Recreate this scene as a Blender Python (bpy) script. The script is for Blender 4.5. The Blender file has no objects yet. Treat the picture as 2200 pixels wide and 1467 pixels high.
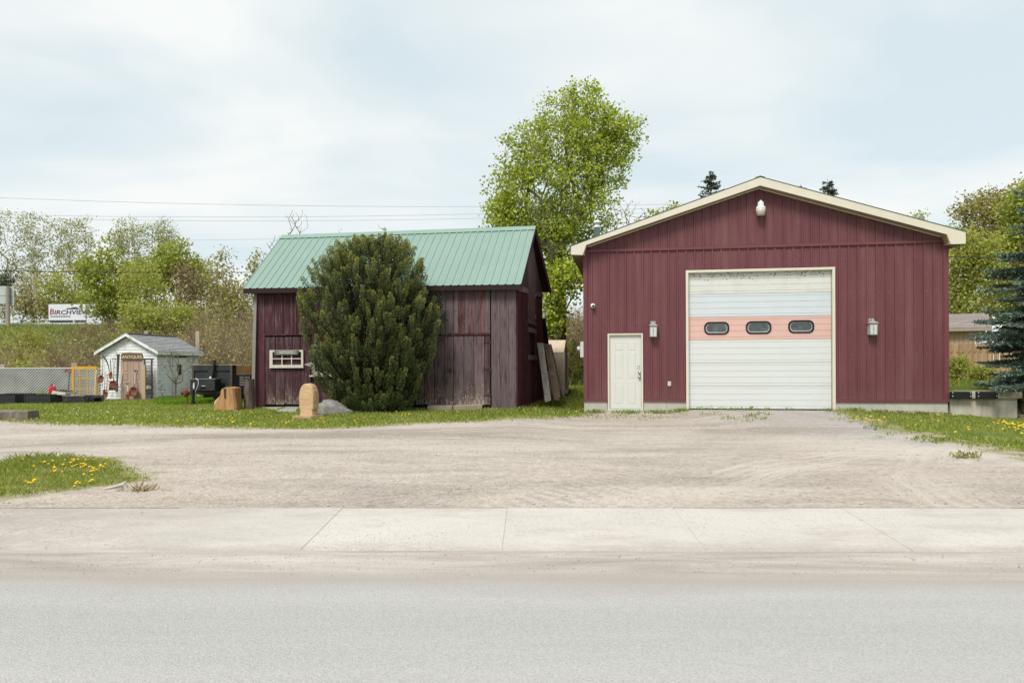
import bpy, math, random
import numpy as np
from mathutils import Vector, Matrix

# ------------------------------------------------------------------ camera, sky, sun, exposure
scene = bpy.context.scene
COL = scene.collection
F = 1600.0                      # focal length in photograph pixels (2200 wide)
HX, HY, ROLL, CAMZ = 1100.0, 785.0, 0.0046, 1.5
cam_d = bpy.data.cameras.new('camera')
cam_d.sensor_fit = 'HORIZONTAL'; cam_d.sensor_width = 36.0
cam_d.lens = 36.0 * F / 2200.0
cam_d.shift_y = (HY - 733.5) / 2200.0
cam_d.clip_start = 0.05; cam_d.clip_end = 3000.0
cam = bpy.data.objects.new('camera', cam_d); COL.objects.link(cam)
cam.location = (0, 0, CAMZ); cam.rotation_euler = (math.pi / 2, ROLL, 0)
scene.camera = cam

SUN_EL, SUN_AZ = math.radians(52), math.radians(208)     # azimuth clockwise from +Y: behind and left of the camera
sun_d = bpy.data.lights.new('sun', 'SUN'); sun_d.energy = 1.5; sun_d.angle = math.radians(20); sun_d.color = (1.0, 0.965, 0.91)
sun = bpy.data.objects.new('sun', sun_d); COL.objects.link(sun)
sdir = Vector((math.sin(SUN_AZ) * math.cos(SUN_EL), math.cos(SUN_AZ) * math.cos(SUN_EL), math.sin(SUN_EL)))
sun.rotation_euler = sdir.to_track_quat('Z', 'Y').to_euler(); sun.location = sdir * 60

scene.view_settings.view_transform = 'Standard'; scene.view_settings.look = 'None'
scene.view_settings.exposure = 1.28; scene.view_settings.gamma = 1.0
scene.view_settings.use_curve_mapping = False
scene.render.engine = 'CYCLES'
scene.cycles.max_bounces = 6; scene.cycles.diffuse_bounces = 3; scene.cycles.glossy_bounces = 3
scene.cycles.transmission_bounces = 4; scene.cycles.transparent_max_bounces = 6
scene.cycles.use_denoising = True
scene.cycles.denoising_prefilter = 'NONE'
scene.cycles.caustics_reflective = False; scene.cycles.caustics_refractive = False


# ------------------------------------------------------------------ node helper
class NT:
    def __init__(self, tree):
        self.t = tree; self.n = tree.nodes; self.l = tree.links
    def put(self, sock, v):
        if isinstance(v, bpy.types.NodeSocket): self.l.new(v, sock)
        elif isinstance(v, (tuple, list)):
            v = tuple(v)
            if sock.type == 'RGBA' and len(v) == 3: v = v + (1.0,)
            sock.default_value = v
        elif v is not None:
            sock.default_value = (v, v, v, 1) if sock.type == 'RGBA' else v
    def node(self, kind, **kw):
        nd = self.n.new(kind)
        for k, v in kw.items(): setattr(nd, k, v)
        return nd
    def coord(self, out='Object'): return self.node('ShaderNodeTexCoord').outputs[out]
    def mapping(self, vec, scale=(1, 1, 1), loc=(0, 0, 0), rot=(0, 0, 0)):
        m = self.node('ShaderNodeMapping'); self.put(m.inputs['Vector'], vec)
        m.inputs['Scale'].default_value = scale; m.inputs['Rotation'].default_value = rot
        self.put(m.inputs['Location'], loc); return m.outputs[0]
    def noise(self, vec, scale=5, detail=4, rough=.55, dist=0, out='Fac'):
        m = self.node('ShaderNodeTexNoise'); self.put(m.inputs['Vector'], vec)
        self.put(m.inputs['Scale'], scale); m.inputs['Detail'].default_value = detail
        m.inputs['Roughness'].default_value = rough; m.inputs['Distortion'].default_value = dist
        return m.outputs[0] if out == 'Fac' else m.outputs[1]
    def voronoi(self, vec, scale=5, feature='F1', out='Distance', rnd=1):
        m = self.node('ShaderNodeTexVoronoi', feature=feature); self.put(m.inputs['Vector'], vec)
        m.inputs['Scale'].default_value = scale; m.inputs['Randomness'].default_value = rnd
        return m.outputs[out]
    def ramp(self, fac, stops):
        m = self.node('ShaderNodeValToRGB'); self.put(m.inputs[0], fac); e = m.color_ramp.elements
        while len(e) < len(stops): e.new(0.5)
        for i, (p, c) in enumerate(stops):
            e[i].position = p
            if not isinstance(c, (tuple, list)): c = (c, c, c)
            e[i].color = tuple(c) + (1,)
        return m.outputs[0]
    def mix(self, fac, a, b, mode='MIX'):
        m = self.node('ShaderNodeMix', data_type='RGBA', blend_type=mode)
        self.put(m.inputs[0], fac); self.put(m.inputs[6], a); self.put(m.inputs[7], b); return m.outputs[2]
    def math(self, op, a, b=0.0, clamp=False):
        m = self.node('ShaderNodeMath', operation=op, use_clamp=clamp)
        self.put(m.inputs[0], a); self.put(m.inputs[1], b); return m.outputs[0]
    def step(self, v, lo, hi):
        m = self.node('ShaderNodeMapRange', clamp=True); self.put(m.inputs[0], v)
        self.put(m.inputs[1], lo); self.put(m.inputs[2], hi); return m.outputs[0]
    def sep(self, vec):
        m = self.node('ShaderNodeSeparateXYZ'); self.put(m.inputs[0], vec); return m.outputs
    def comb(self, x, y, z):
        m = self.node('ShaderNodeCombineXYZ')
        for i, v in enumerate((x, y, z)): self.put(m.inputs[i], v)
        return m.outputs[0]
    def objrand(self): return self.node('ShaderNodeObjectInfo').outputs['Random']
    def island(self): return self.node('ShaderNodeNewGeometry').outputs['Random Per Island']
    def attr(self, name): return self.node('ShaderNodeAttribute', attribute_name=name).outputs['Fac']
    def hsv(self, col, h=.5, s=1., v=1.):
        m = self.node('ShaderNodeHueSaturation'); self.put(m.inputs['Color'], col)
        self.put(m.inputs['Hue'], h); self.put(m.inputs['Saturation'], s); self.put(m.inputs['Value'], v); return m.outputs[0]
    def bump(self, h, strength=.3, dist=.01):
        m = self.node('ShaderNodeBump'); self.put(m.inputs['Height'], h)
        m.inputs['Strength'].default_value = strength; m.inputs['Distance'].default_value = dist; return m.outputs[0]


def S(hexs):                                  # sRGB hex -> linear
    c = [int(hexs[i:i + 2], 16) / 255 for i in (0, 2, 4)]
    return tuple(x / 12.92 if x <= .04045 else ((x + .055) / 1.055) ** 2.4 for x in c)

def K(c, k): return tuple(x * k for x in c)

def new_mat(name):
    m = bpy.data.materials.new(name); m.use_nodes = True
    nt = NT(m.node_tree); b = m.node_tree.nodes['Principled BSDF']
    return m, nt, b

MATS = {}
def mat(name, base, rough=.7, var=.12, scale=4., bump=0., bscale=60., spec=.3, metal=0., stretch=(1, 1, 1), orand=.0, dirt=None, dirtamt=.5, dirtscale=3.):
    """general purpose: base colour with soft variation, optional dirt colour in noise patches, fine bump, per-object variation"""
    if name in MATS: return MATS[name]
    m, n, b = new_mat(name)
    co = n.coord()
    if orand: co = n.mapping(co, loc=n.comb(n.math('MULTIPLY', n.objrand(), 37.), n.math('MULTIPLY', n.objrand(), 11.), 0))
    v = n.mapping(co, scale=stretch)
    f = n.noise(v, scale, 5, .6)
    col = n.ramp(f, [(.3, K(base, 1 - var)), (.7, K(base, 1 + var))])
    if dirt is not None:
        d = n.noise(v, dirtscale, 6, .65)
        col = n.mix(n.math('MULTIPLY', n.step(d, .48, .68), dirtamt), col, dirt)
    if orand:
        col = n.hsv(col, v=n.math('ADD', 1 - orand, n.math('MULTIPLY', n.objrand(), 2 * orand)))
    n.put(b.inputs['Base Color'], col)
    b.inputs['Roughness'].default_value = rough; b.inputs['Metallic'].default_value = metal
    b.inputs['Specular IOR Level'].default_value = spec
    if bump:
        n.put(b.inputs['Normal'], n.bump(n.noise(v, bscale, 4, .6), bump, .02))
    MATS[name] = m; return m


# world: physical sky under a thin broken overcast
w = bpy.data.worlds.new('World'); scene.world = w; w.use_nodes = True
wn = NT(w.node_tree); bg = w.node_tree.nodes['Background']
sky = wn.node('ShaderNodeTexSky', sky_type='NISHITA'); sky.sun_disc = False
sky.sun_elevation = SUN_EL; sky.sun_rotation = SUN_AZ; sky.air_density = 1.0; sky.dust_density = 2.0; sky.ozone_density = 1.0
gc = wn.coord('Generated'); sx, sy, sz = wn.sep(gc)
zz = wn.math('ADD', wn.math('ABSOLUTE', sz), 0.22)
cv = wn.comb(wn.math('DIVIDE', sx, zz), wn.math('DIVIDE', sy, zz), 0.0)
c1 = wn.noise(wn.mapping(cv, scale=(.9, 1.25, 1), loc=(3.1, .7, 0)), 1.4, 4, .47, .5)
c2 = wn.noise(wn.mapping(cv, scale=(.5, .9, 1), loc=(7.7, 2.2, 0)), .9, 3, .5, .3)
thick = wn.step(wn.math('ADD', wn.math('MULTIPLY', c1, .7), wn.math('MULTIPLY', c2, .3)), .38, .575)
cloudcol = wn.mix(thick, (3.0, 3.40, 3.50), (3.84, 3.96, 3.93))
skycol = wn.mix(wn.math('ADD', .90, wn.math('MULTIPLY', thick, .10)), sky.outputs[0], cloudcol)
wn.put(bg.inputs['Color'], skycol); bg.inputs['Strength'].default_value = 0.1


# ------------------------------------------------------------------ geometry helpers
def ray(px, py):
    u, v = px - HX, py - HY
    return (u - ROLL * v) / F, 1.0, -(v + ROLL * u) / F
def P(px, py, Y):
    a, _, c = ray(px, py); return Vector((a * Y, Y, CAMZ + c * Y))
def sm(a, b, x):
    t = np.clip((x - a) / (b - a), 0, 1); return t * t * (3 - 2 * t)
ROAD_YAW = .0244
def g(X, Y):
    X = np.asarray(X, float); Y = np.asarray(Y, float)
    Yr = Y + ROAD_YAW * X
    k = np.interp(X, [0, 1.4, 4.2, 4.8, 8.6, 9.3, 10.4, 11.6, 14], [.0115, -.0012, -.0012, .0058, .0058, .0015, -.0015, -.0068, -.0075])
    z = .21 + np.clip(Yr - 6.77, 0, 13) * k
    z = z + (.27 - z) * sm(20, 26, Y) * sm(-5, -10, X)
    z = z + .42 * sm(20.5, 30, Y) * sm(-9, -3, X) * sm(12, 7, X)
    z = z + (.80 - z) * sm(18.95, 19.3, Y + .155 * (X - 11)) * sm(10.7, 11.0, X)
    z = z - .03 * sm(11.2, 12.5, X) * sm(15, 17.5, Y) * sm(19.5, 18.9, Y)
    bank = np.clip((Y - 31) / 54, 0, 1)
    z = z + bank * 5.95 * sm(26, 14, X)
    z = z + .03 * np.sin(X * 1.7) * np.sin(Y * 1.1) * sm(24, 30, Y)
    z = z - np.where(Yr < 6.773, .45, 0)
    return z
def gz(x, y): return float(g(x, y))
def GP(px, py, lift=0.0):
    a, _, c = ray(px, py); lo, hi = 3.0, 200.0
    yy = np.arange(3., 203., .05); k = np.nonzero(CAMZ + c * yy <= g(a * yy, yy))[0]
    y = float(yy[k[0]]) if len(k) else 200.
    return Vector((a * y, y, gz(a * y, y) + lift))

class MB:
    def __init__(self): self.v = []; self.f = []
    def add(self, vs, fs):
        o = len(self.v); self.v += [tuple(p) for p in vs]; self.f += [tuple(i + o for i in q) for q in fs]; return self
    def obox(self, o, a, b, c):
        o, a, b, c = Vector(o), Vector(a), Vector(b), Vector(c)
        vs = [o, o + a, o + a + b, o + b, o + c, o + a + c, o + a + b + c, o + b + c]
        fs = [(0, 3, 2, 1), (4, 5, 6, 7), (0, 1, 5, 4), (1, 2, 6, 5), (2, 3, 7, 6), (3, 0, 4, 7)]
        if a.cross(b).dot(c) < 0: fs = [tuple(reversed(q)) for q in fs]
        return self.add(vs, fs)
    def box(self, x0, x1, y0, y1, z0, z1):
        return self.obox((x0, y0, z0), (x1 - x0, 0, 0), (0, y1 - y0, 0), (0, 0, z1 - z0))
    def prism(self, poly, d):
        """closed 3D polygon extruded by vector d"""
        n = len(poly); d = Vector(d); p = [Vector(q) for q in poly]
        vs = p + [q + d for q in p]
        nrm = Vector((0, 0, 0))
        for i in range(n): nrm += p[i].cross(p[(i + 1) % n])
        fs = [tuple(range(n)), tuple(range(2 * n - 1, n - 1, -1))] + [(i, n + i, n + (i + 1) % n, (i + 1) % n) for i in range(n)]
        if nrm.dot(d) > 0: fs = [tuple(reversed(q)) for q in fs]
        return self.add(vs, fs)
    def tube(self, path, r, n=8, cap=True):
        path = [Vector(p) for p in path]
        rs = r if isinstance(r, (list, tuple)) else [r] * len(path)
        vs, fs = [], []; up = None
        for i, p in enumerate(path):
            t = (path[min(i + 1, len(path) - 1)] - path[max(i - 1, 0)]).normalized()
            if up is None: up = Vector((0, 0, 1)) if abs(t.z) < .9 else Vector((1, 0, 0))
            a = t.cross(up).normalized(); b = a.cross(t).normalized(); up = b
            for k in range(n):
                th = 2 * math.pi * k / n; vs.append(p + (a * math.cos(th) + b * math.sin(th)) * rs[i])
        for i in range(len(path) - 1):
            for k in range(n):
                q = (k + 1) % n; fs.append((i * n + k, i * n + q, (i + 1) * n + q, (i + 1) * n + k))
        if cap: fs.append(tuple(reversed(range(n)))); fs.append(tuple(range((len(path) - 1) * n, len(path) * n)))
        return self.add(vs, [tuple(reversed(q)) for q in fs])
    def lathe(self, prof, c=(0, 0, 0), n=16):
        c = Vector(c); vs, fs = [], []
        for (r, z) in prof:
            for k in range(n):
                th = 2 * math.pi * k / n; vs.append(c + Vector((r * math.cos(th), r * math.sin(th), z)))
        for i in range(len(prof) - 1):
            for k in range(n):
                q = (k + 1) % n; fs.append((i * n + k, i * n + q, (i + 1) * n + q, (i + 1) * n + k))
        fs.append(tuple(reversed(range(n)))); fs.append(tuple(range((len(prof) - 1) * n, len(prof) * n)))
        return self.add(vs, fs)
    def blob(self, c, r, seed=0, amp=.1, nu=14, nv=9, freq=2.2, flat=None):
        rng = np.random.RandomState(seed); ph = rng.rand(6, 3) * 6.28; kd = rng.randn(6, 3) * freq
        vs, fs = [], []
        for i in range(nv + 1):
            a = math.pi * i / nv
            for k in range(nu):
                b = 2 * math.pi * k / nu
                d = np.array([math.sin(a) * math.cos(b), math.sin(a) * math.sin(b), math.cos(a)])
                m = 1 + amp * sum(math.sin(float(kd[j] @ d) + ph[j, 0]) for j in range(6)) / 2
                p = [c[j] + d[j] * r[j] * m for j in range(3)]
                if flat is not None and p[2] < flat: p[2] = flat
                vs.append(p)
        for i in range(nv):
            for k in range(nu):
                q = (k + 1) % nu; fs.append((i * nu + k, (i + 1) * nu + k, (i + 1) * nu + q, i * nu + q))
        return self.add(vs, fs)
    def build(self, name, m, parent=None, smooth=False, bevel=0.0):
        me = bpy.data.meshes.new(name); me.from_pydata(self.v, [], self.f)
        if smooth:
            me.polygons.foreach_set('use_smooth', [True] * len(me.polygons))
        me.materials.append(m); me.update()
        o = bpy.data.objects.new(name, me); COL.objects.link(o)
        if parent is not None: o.parent = parent
        if bevel:
            bv = o.modifiers.new('bevel', 'BEVEL'); bv.width = bevel; bv.segments = 2; bv.limit_method = 'ANGLE'
        return o

def np_obj(name, V, Fc, m, parent=None, attr=None, smooth=False):
    V = np.asarray(V, np.float32); Fc = np.asarray(Fc, np.int32)
    me = bpy.data.meshes.new(name); n, k = Fc.shape
    me.vertices.add(len(V)); me.vertices.foreach_set('co', V.ravel())
    me.loops.add(n * k); me.loops.foreach_set('vertex_index', Fc.ravel())
    me.polygons.add(n); me.polygons.foreach_set('loop_start', np.arange(0, n * k, k, dtype=np.int32))
    if smooth: me.polygons.foreach_set('use_smooth', np.ones(n, bool))
    me.update(calc_edges=True)
    if attr is not None:
        a = me.attributes.new('tip', 'FLOAT', 'POINT'); a.data.foreach_set('value', np.asarray(attr, np.float32))
    me.materials.append(m)
    o = bpy.data.objects.new(name, me); COL.objects.link(o)
    if parent is not None: o.parent = parent
    return o

def tag(o, label, cat=None, group=None, kind=None):
    o['label'] = label
    if cat: o['category'] = cat
    if group: o['group'] = group
    if kind: o['kind'] = kind
    return o
def thing(name, label, cat, loc=(0, 0, 0), rotz=0., group=None):
    o = bpy.data.objects.new(name, None); COL.objects.link(o); o.empty_display_size = .2
    o.location = loc; o.rotation_euler = (0, 0, rotz)
    return tag(o, label, cat, group)
def struct(o): o['kind'] = 'structure'; return o
def stuff(o): o['kind'] = 'stuff'; return o

class Frame:
    """vertical-wall frame: local x to the right along a wall, local y away into the building, local z = world z"""
    def __init__(self, X, Y, ang):
        self.X, self.Y, self.ang = X, Y, ang
        self.c, self.s = math.cos(ang), math.sin(ang)
    def world(self, x, y, z=0.): return Vector((self.X + x * self.c - y * self.s, self.Y + x * self.s + y * self.c, z))
    def local(self, p):
        dx, dy = p[0] - self.X, p[1] - self.Y
        return Vector((dx * self.c + dy * self.s, -dx * self.s + dy * self.c, p[2] if len(p) > 2 else 0))
    def on(self, px, py, yl=0.):
        a, _, c = ray(px, py)
        t = (yl + (-self.X * self.s + self.Y * self.c)) / (-a * self.s + self.c)
        l = self.local((a * t, t, CAMZ + c * t)); return l.x, l.z
    def onx(self, px, py, xl=0.):
        a, _, c = ray(px, py)
        t = (xl + self.X * self.c + self.Y * self.s) / (a * self.c + self.s)
        l = self.local((a * t, t, CAMZ + c * t)); return l.y, l.z
    def empty(self, name, label, cat, z=0., group=None):
        return thing(name, label, cat, (self.X, self.Y, z), self.ang, group)

def text_obj(name, body, m, parent, loc, size, rotx=math.pi / 2, rotz=0., extrude=.003, shear=0., align='CENTER', sx=1.):
    cu = bpy.data.curves.new(name, 'FONT'); cu.body = body; cu.size = size; cu.extrude = extrude
    cu.align_x = align; cu.align_y = 'CENTER'; cu.shear = shear; cu.materials.append(m); cu.offset = size * .012
    cu.resolution_u = 3
    o = bpy.data.objects.new(name, cu); COL.objects.link(o); o.parent = parent
    me = bpy.data.meshes.new_from_object(o.evaluated_get(bpy.context.evaluated_depsgraph_get()))
    bpy.data.objects.remove(o); bpy.data.curves.remove(cu); me.name = name
    o = bpy.data.objects.new(name, me); COL.objects.link(o); o.parent = parent
    o.location = loc; o.rotation_euler = (rotx, 0, rotz); o.scale = (sx, 1, 1); return o

# ------------------------------------------------------------------ ground materials
def grass_cols(n, co):
    f = n.noise(co, .9, 4, .6); f2 = n.noise(co, 7., 4, .6)
    a = n.ramp(f, [(.3, (.085, .125, .022)), (.5, (.125, .165, .03)), (.72, (.19, .20, .05))])
    return n.mix(n.step(f2, .55, .8), a, (.16, .135, .07))

m_ground, n, b = new_mat('ground_soil_and_grass')
co = n.coord(); gx, gy, gzz = n.sep(co)
near = grass_cols(n, co)
fb = n.noise(co, .16, 5, .6)
far = n.ramp(fb, [(.36, (.23, .185, .10)), (.5, (.15, .155, .05)), (.64, (.085, .135, .03))])
col = n.mix(n.step(gy, 27, 33), near, far)
n.put(b.inputs['Base Color'], col); b.inputs['Roughness'].default_value = .95; b.inputs['Specular IOR Level'].default_value = .1
n.put(b.inputs['Normal'], n.bump(n.noise(co, 18, 5, .7), .7, .05))

def gravel_colour(n, co):
    sx = n.mapping(co, scale=(.28, 1.0, 1))
    streak = n.noise(sx, 1.1, 6, .62, .6)
    big = n.noise(co, .33, 3, .5)
    base = n.ramp(streak, [(.27, (.245, .210, .178)), (.42, (.36, .312, .263)), (.55, (.45, .392, .330)), (.70, (.52, .468, .408))])
    base = n.mix(n.math('MULTIPLY', n.step(big, .48, .66), .6), base, (.42, .345, .282))
    gx, gy, _ = n.sep(co)
    grey = n.math('MULTIPLY', n.step(n.math('ADD', gx, n.math('MULTIPLY', big, 4)), 6.2, 9.5), n.step(gy, 9.0, 12.))
    base = n.mix(n.math('MULTIPLY', grey, .7), base, (.36, .352, .35))
    fine = n.noise(co, 46, 3, .75); fine2 = n.noise(co, 130, 2, .8)
    peb = n.voronoi(co, 34, 'F1', 'Color')
    pebv = n.sep(peb)[0]
    base = n.mix(.22, base, n.ramp(pebv, [(0, (.22, .20, .185)), (.5, (.44, .41, .375)), (1, (.66, .63, .59))]))
    mid = n.noise(co, 11, 5, .75); mid2 = n.noise(n.mapping(co, scale=(.45, 1, 1)), 4.5, 5, .7)
    base = n.mix(n.step(mid, .50, .66), base, n.hsv(base, v=.80)); base = n.mix(n.step(mid, .46, .36), base, n.hsv(base, v=1.10)); base = n.mix(n.step(mid2, .54, .66), base, n.hsv(base, v=.84))
    base = n.mix(n.step(fine, .56, .68), base, n.hsv(base, v=.76))
    base = n.mix(n.step(fine2, .60, .70), base, n.hsv(base, v=.72))
    # tyre tracks: curved bands with tread bars, fanning out from the big door
    return base, fine, streak

m_gravel, n, b = new_mat('pale_gravel')
co = n.coord(); base, fine, streak = gravel_colour(n, co)
gx, gy, _ = n.sep(co)
for (x0, bend, wdt, amt) in ((7.1, .020, .24, .5), (8.6, .026, .24, .45), (4.3, -.035, .22, .45), (5.9, -.045, .22, .4)):
    # centre line x = x0 + bend*(18-y)^2
    dy = n.math('SUBTRACT', 18.0, gy)
    cx = n.math('ADD', x0, n.math('MULTIPLY', bend, n.math('MULTIPLY', dy, dy)))
    d = n.math('ABSOLUTE', n.math('SUBTRACT', gx, cx))
    band = n.math('MULTIPLY', n.step(d, wdt, wdt * .7), n.step(n.noise(co, .8, 3), .36, .5))
    tread = n.step(n.math('SINE', n.math('ADD', n.math('MULTIPLY', gy, 42.), n.math('MULTIPLY', n.math('SUBTRACT', gx, cx), 30.))), -.2, .5)
    base = n.mix(n.math('MULTIPLY', n.math('MULTIPLY', band, tread), amt), base, (.27, .242, .212))
# sweeping wheel marks: bands round big circles, light and dark lines along the curve
for (cx_, cy_, R_, w_, amt, sgn_) in ((-2.5, 2.0, 12.6, .9, .55, 1), (-4.5, -1.0, 14.2, .5, .5, 0), (9.5, 2.5, 9.3, .7, .5, 1), (3.0, -6.0, 20.3, .8, .5, 0), (12.5, 5.0, 8.5, .6, .5, 1), (-1.0, -12., 23.6, .9, .45, 1)):
    ddx = n.math('SUBTRACT', gx, cx_); ddy = n.math('SUBTRACT', gy, cy_)
    rr_ = n.math('SQRT', n.math('ADD', n.math('MULTIPLY', ddx, ddx), n.math('MULTIPLY', ddy, ddy)))
    rr_ = n.math('ADD', rr_, n.math('MULTIPLY', n.noise(co, .5, 3), .8)); off = n.math('SUBTRACT', rr_, R_ + .4)
    bandm = n.math('MULTIPLY', n.step(n.math('ABSOLUTE', off), w_, w_ * .6), n.step(n.noise(co, .45, 3), .40, .56))
    ln = n.noise(n.comb(n.math('MULTIPLY', off, 5.5), cx_, 0.), 1.6, 4, .7)
    base = n.mix(n.math('MULTIPLY', bandm, n.math('MULTIPLY', n.step(ln, .44, .54), min(1., amt * 1.5))), base, (.50, .452, .395) if sgn_ else (.25, .215, .182))
edge = n.attr('tip')
jag = n.math('ADD', n.math('MULTIPLY', n.math('SUBTRACT', n.noise(co, 1.1, 6, .7), .5), 1.5), n.math('MULTIPLY', n.math('SUBTRACT', n.noise(co, 9, 4, .7), .5), .5))
gm = n.step(n.math('ADD', edge, jag), -.18, .22)
turf = n.mix(n.step(n.noise(co, 3.1, 4, .6), .36, .56), grass_cols(n, co), (.34, .285, .20))
base = n.mix(gm, turf, base)
n.put(b.inputs['Base Color'], base); b.inputs['Roughness'].default_value = .95; b.inputs['Specular IOR Level'].default_value = .15
hgt = n.math('ADD', n.math('MULTIPLY', fine, .5), n.math('ADD', n.math('MULTIPLY', n.voronoi(co, 34), -.5), n.math('MULTIPLY', streak, .9)))
n.put(b.inputs['Normal'], n.bump(hgt, .55, .03))

m_road, n, b = new_mat('weathered_asphalt')
co = n.coord()
fa = n.noise(co, 95, 3, .8); fbn = n.noise(co, 230, 2, .8); big = n.noise(n.mapping(co, scale=(.10, 1, 1)), 1.3, 6, .65)
base = n.ramp(big, [(.28, (.33, .324, .312)), (.72, (.43, .42, .40))])
stone = n.sep(n.voronoi(co, 130, 'F1', 'Color'))[0]
base = n.mix(.34, base, n.ramp(stone, [(0, (.22, .216, .207)), (.45, (.388, .380, .364)), (1, (.53, .52, .50))]))
base = n.mix(n.step(fa, .58, .72), base, (.25, .25, .245))
base = n.mix(n.step(fbn, .62, .72), base, (.52, .52, .505))
_, ry, _ = n.sep(co)
dusty = n.math('MULTIPLY', n.step(n.math('ADD', ry, n.math('MULTIPLY', n.noise(n.mapping(co, scale=(.35, 1, 1)), 1.6, 5, .6), .5)), 5.08, 5.52), .85)
base = n.mix(dusty, base, (.34, .308, .278))
n.put(b.inputs['Base Color'], base); b.inputs['Roughness'].default_value = .9; b.inputs['Specular IOR Level'].default_value = .2
n.put(b.inputs['Normal'], n.bump(n.math('ADD', fa, n.math('MULTIPLY', n.voronoi(co, 105), -.8)), .5, .008))

def concrete(name, base, dust, dustamt, sc=1.0, spec=.2, dustleft=False):
    m, n, b = new_mat(name); co = n.coord()
    f = n.noise(n.mapping(co, scale=(.7, 1, 1)), 1.4 * sc, 6, .65); fi = n.noise(co, 46, 4, .8); f3 = n.noise(co, 15, 5, .75)
    c = n.ramp(f, [(.3, K(base, .92)), (.7, K(base, 1.05))])
    c = n.mix(n.math('MULTIPLY', n.step(n.noise(n.mapping(co, scale=(.35, 1, 1), loc=(4, 2, 0)), 1.1 * sc, 6, .7), .47, .66), dustamt), c, dust)
    rr_ = n.objrand(); patch = n.step(n.noise(n.mapping(co, scale=(.6, 1, 1), loc=n.comb(n.math('MULTIPLY', rr_, 40.), 0., 0.)), 1.0 * sc, 4, .6), .40, .66)
    c = n.hsv(c, v=n.math('ADD', .95, n.math('MULTIPLY', rr_, .08)))
    c = n.mix(n.math('MULTIPLY', n.math('MULTIPLY', n.step(fi, .52, .66), n.math('ADD', .25, n.math('MULTIPLY', patch, .75))), .85), c, K(base, .48))
    c = n.mix(n.math('MULTIPLY', n.step(f3, .56, .68), .5), c, K(base, .66))
    if dustleft:                                   # grit tracked onto the left slabs and along the kerb side
        x_, y_, _ = n.sep(co); wv = n.noise(n.mapping(co, scale=(.5, 1.2, 1)), 1.5, 6, .7)
        dl = n.math('MAXIMUM', n.step(n.math('ADD', x_, n.math('MULTIPLY', wv, 3.)), -.2, -3.2), n.math('MULTIPLY', n.step(n.math('ADD', y_, n.math('MULTIPLY', wv, .9)), 6.22, 5.85), .8))
        gr_ = n.math('ADD', n.math('MULTIPLY', n.noise(co, 30, 5, .8), .6), n.math('MULTIPLY', n.noise(n.mapping(co, scale=(.5, 1, 1)), 7, 4, .7), .4))
        c = n.mix(n.math('MULTIPLY', dl, n.step(gr_, .36, .56)), c, n.ramp(gr_, [(.4, (.25, .222, .195)), (.7, (.39, .348, .308))]))
    n.put(b.inputs['Base Color'], c); b.inputs['Roughness'].default_value = .9; b.inputs['Specular IOR Level'].default_value = spec
    n.put(b.inputs['Normal'], n.bump(n.math('ADD', fi, f3), .35, .006)); MATS[name] = m
    return m
m_walk = concrete('pale_sidewalk_concrete', (.52, .486, .443), (.36, .312, .27), .9, dustleft=True)
m_gutter, n, b = new_mat('dusty_gutter_concrete'); co = n.coord(); _, gy_, _ = n.sep(co)
st = n.noise(n.mapping(co, scale=(.14, 3.4, 1)), 3.0, 7, .7, .5); fi = n.noise(co, 70, 3, .8); pt = n.noise(n.mapping(co, scale=(.5, 1, 1), loc=(3, 9, 0)), 1.3, 5, .6)
cc = n.ramp(st, [(.34, (.25, .22, .195)), (.47, (.325, .29, .258)), (.57, (.39, .36, .328)), (.68, (.46, .44, .41))])
cc = n.mix(n.math('MULTIPLY', n.step(gy_, 5.40, 5.30), .8), cc, n.ramp(pt, [(.35, (.285, .26, .238)), (.65, (.335, .30, .27))]))
cc = n.mix(n.math('MULTIPLY', n.step(fi, .55, .68), .55), cc, (.22, .2, .18))
n.put(b.inputs['Base Color'], cc); b.inputs['Roughness'].default_value = .95; n.put(b.inputs['Normal'], n.bump(n.math('ADD', fi, st), .4, .01))

# ------------------------------------------------------------------ ground, road, sidewalk, gravel yard
def axis(*segs):
    out = []
    for a, b_, st in segs: out += list(np.arange(a, b_, st))
    return np.array(out + [segs[-1][1]])
xs = axis((-400, -100, 30), (-100, -30, 5), (-30, -16, 1), (-16, 16, .25), (16, 40, 1), (40, 110, 5), (110, 400, 30))
ys = axis((-60, -10, 10), (-10, 4.5, 2.9), (4.5, 32, .25), (32, 90, 1.2), (90, 200, 6), (200, 700, 50))
def grid(name, xs, ys, m, zf, keep=None, attr=None, clampy=False):
    XX, YY = np.meshgrid(xs, ys); ZZ = zf(XX, YY)
    if clampy: YY = np.maximum(YY, 6.757 - ROAD_YAW * XX)
    V = np.stack([XX, YY, ZZ], -1).reshape(-1, 3); nx = len(xs)
    i, j = np.meshgrid(np.arange(len(xs) - 1), np.arange(len(ys) - 1))
    a = (j * nx + i).ravel(); q = np.stack([a, a + 1, a + 1 + nx, a + nx], 1)
    if keep is not None:
        C = V[q].mean(1); q = q[keep(C[:, 0], C[:, 1])]
    return np_obj(name, V, q, m, attr=None if attr is None else attr(V[:, 0], V[:, 1]), smooth=True)
ground = struct(grid('ground', xs, ys, m_ground, g)); tag(ground, 'green and tan grassy ground running back to the highway bank', kind='structure')

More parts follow.
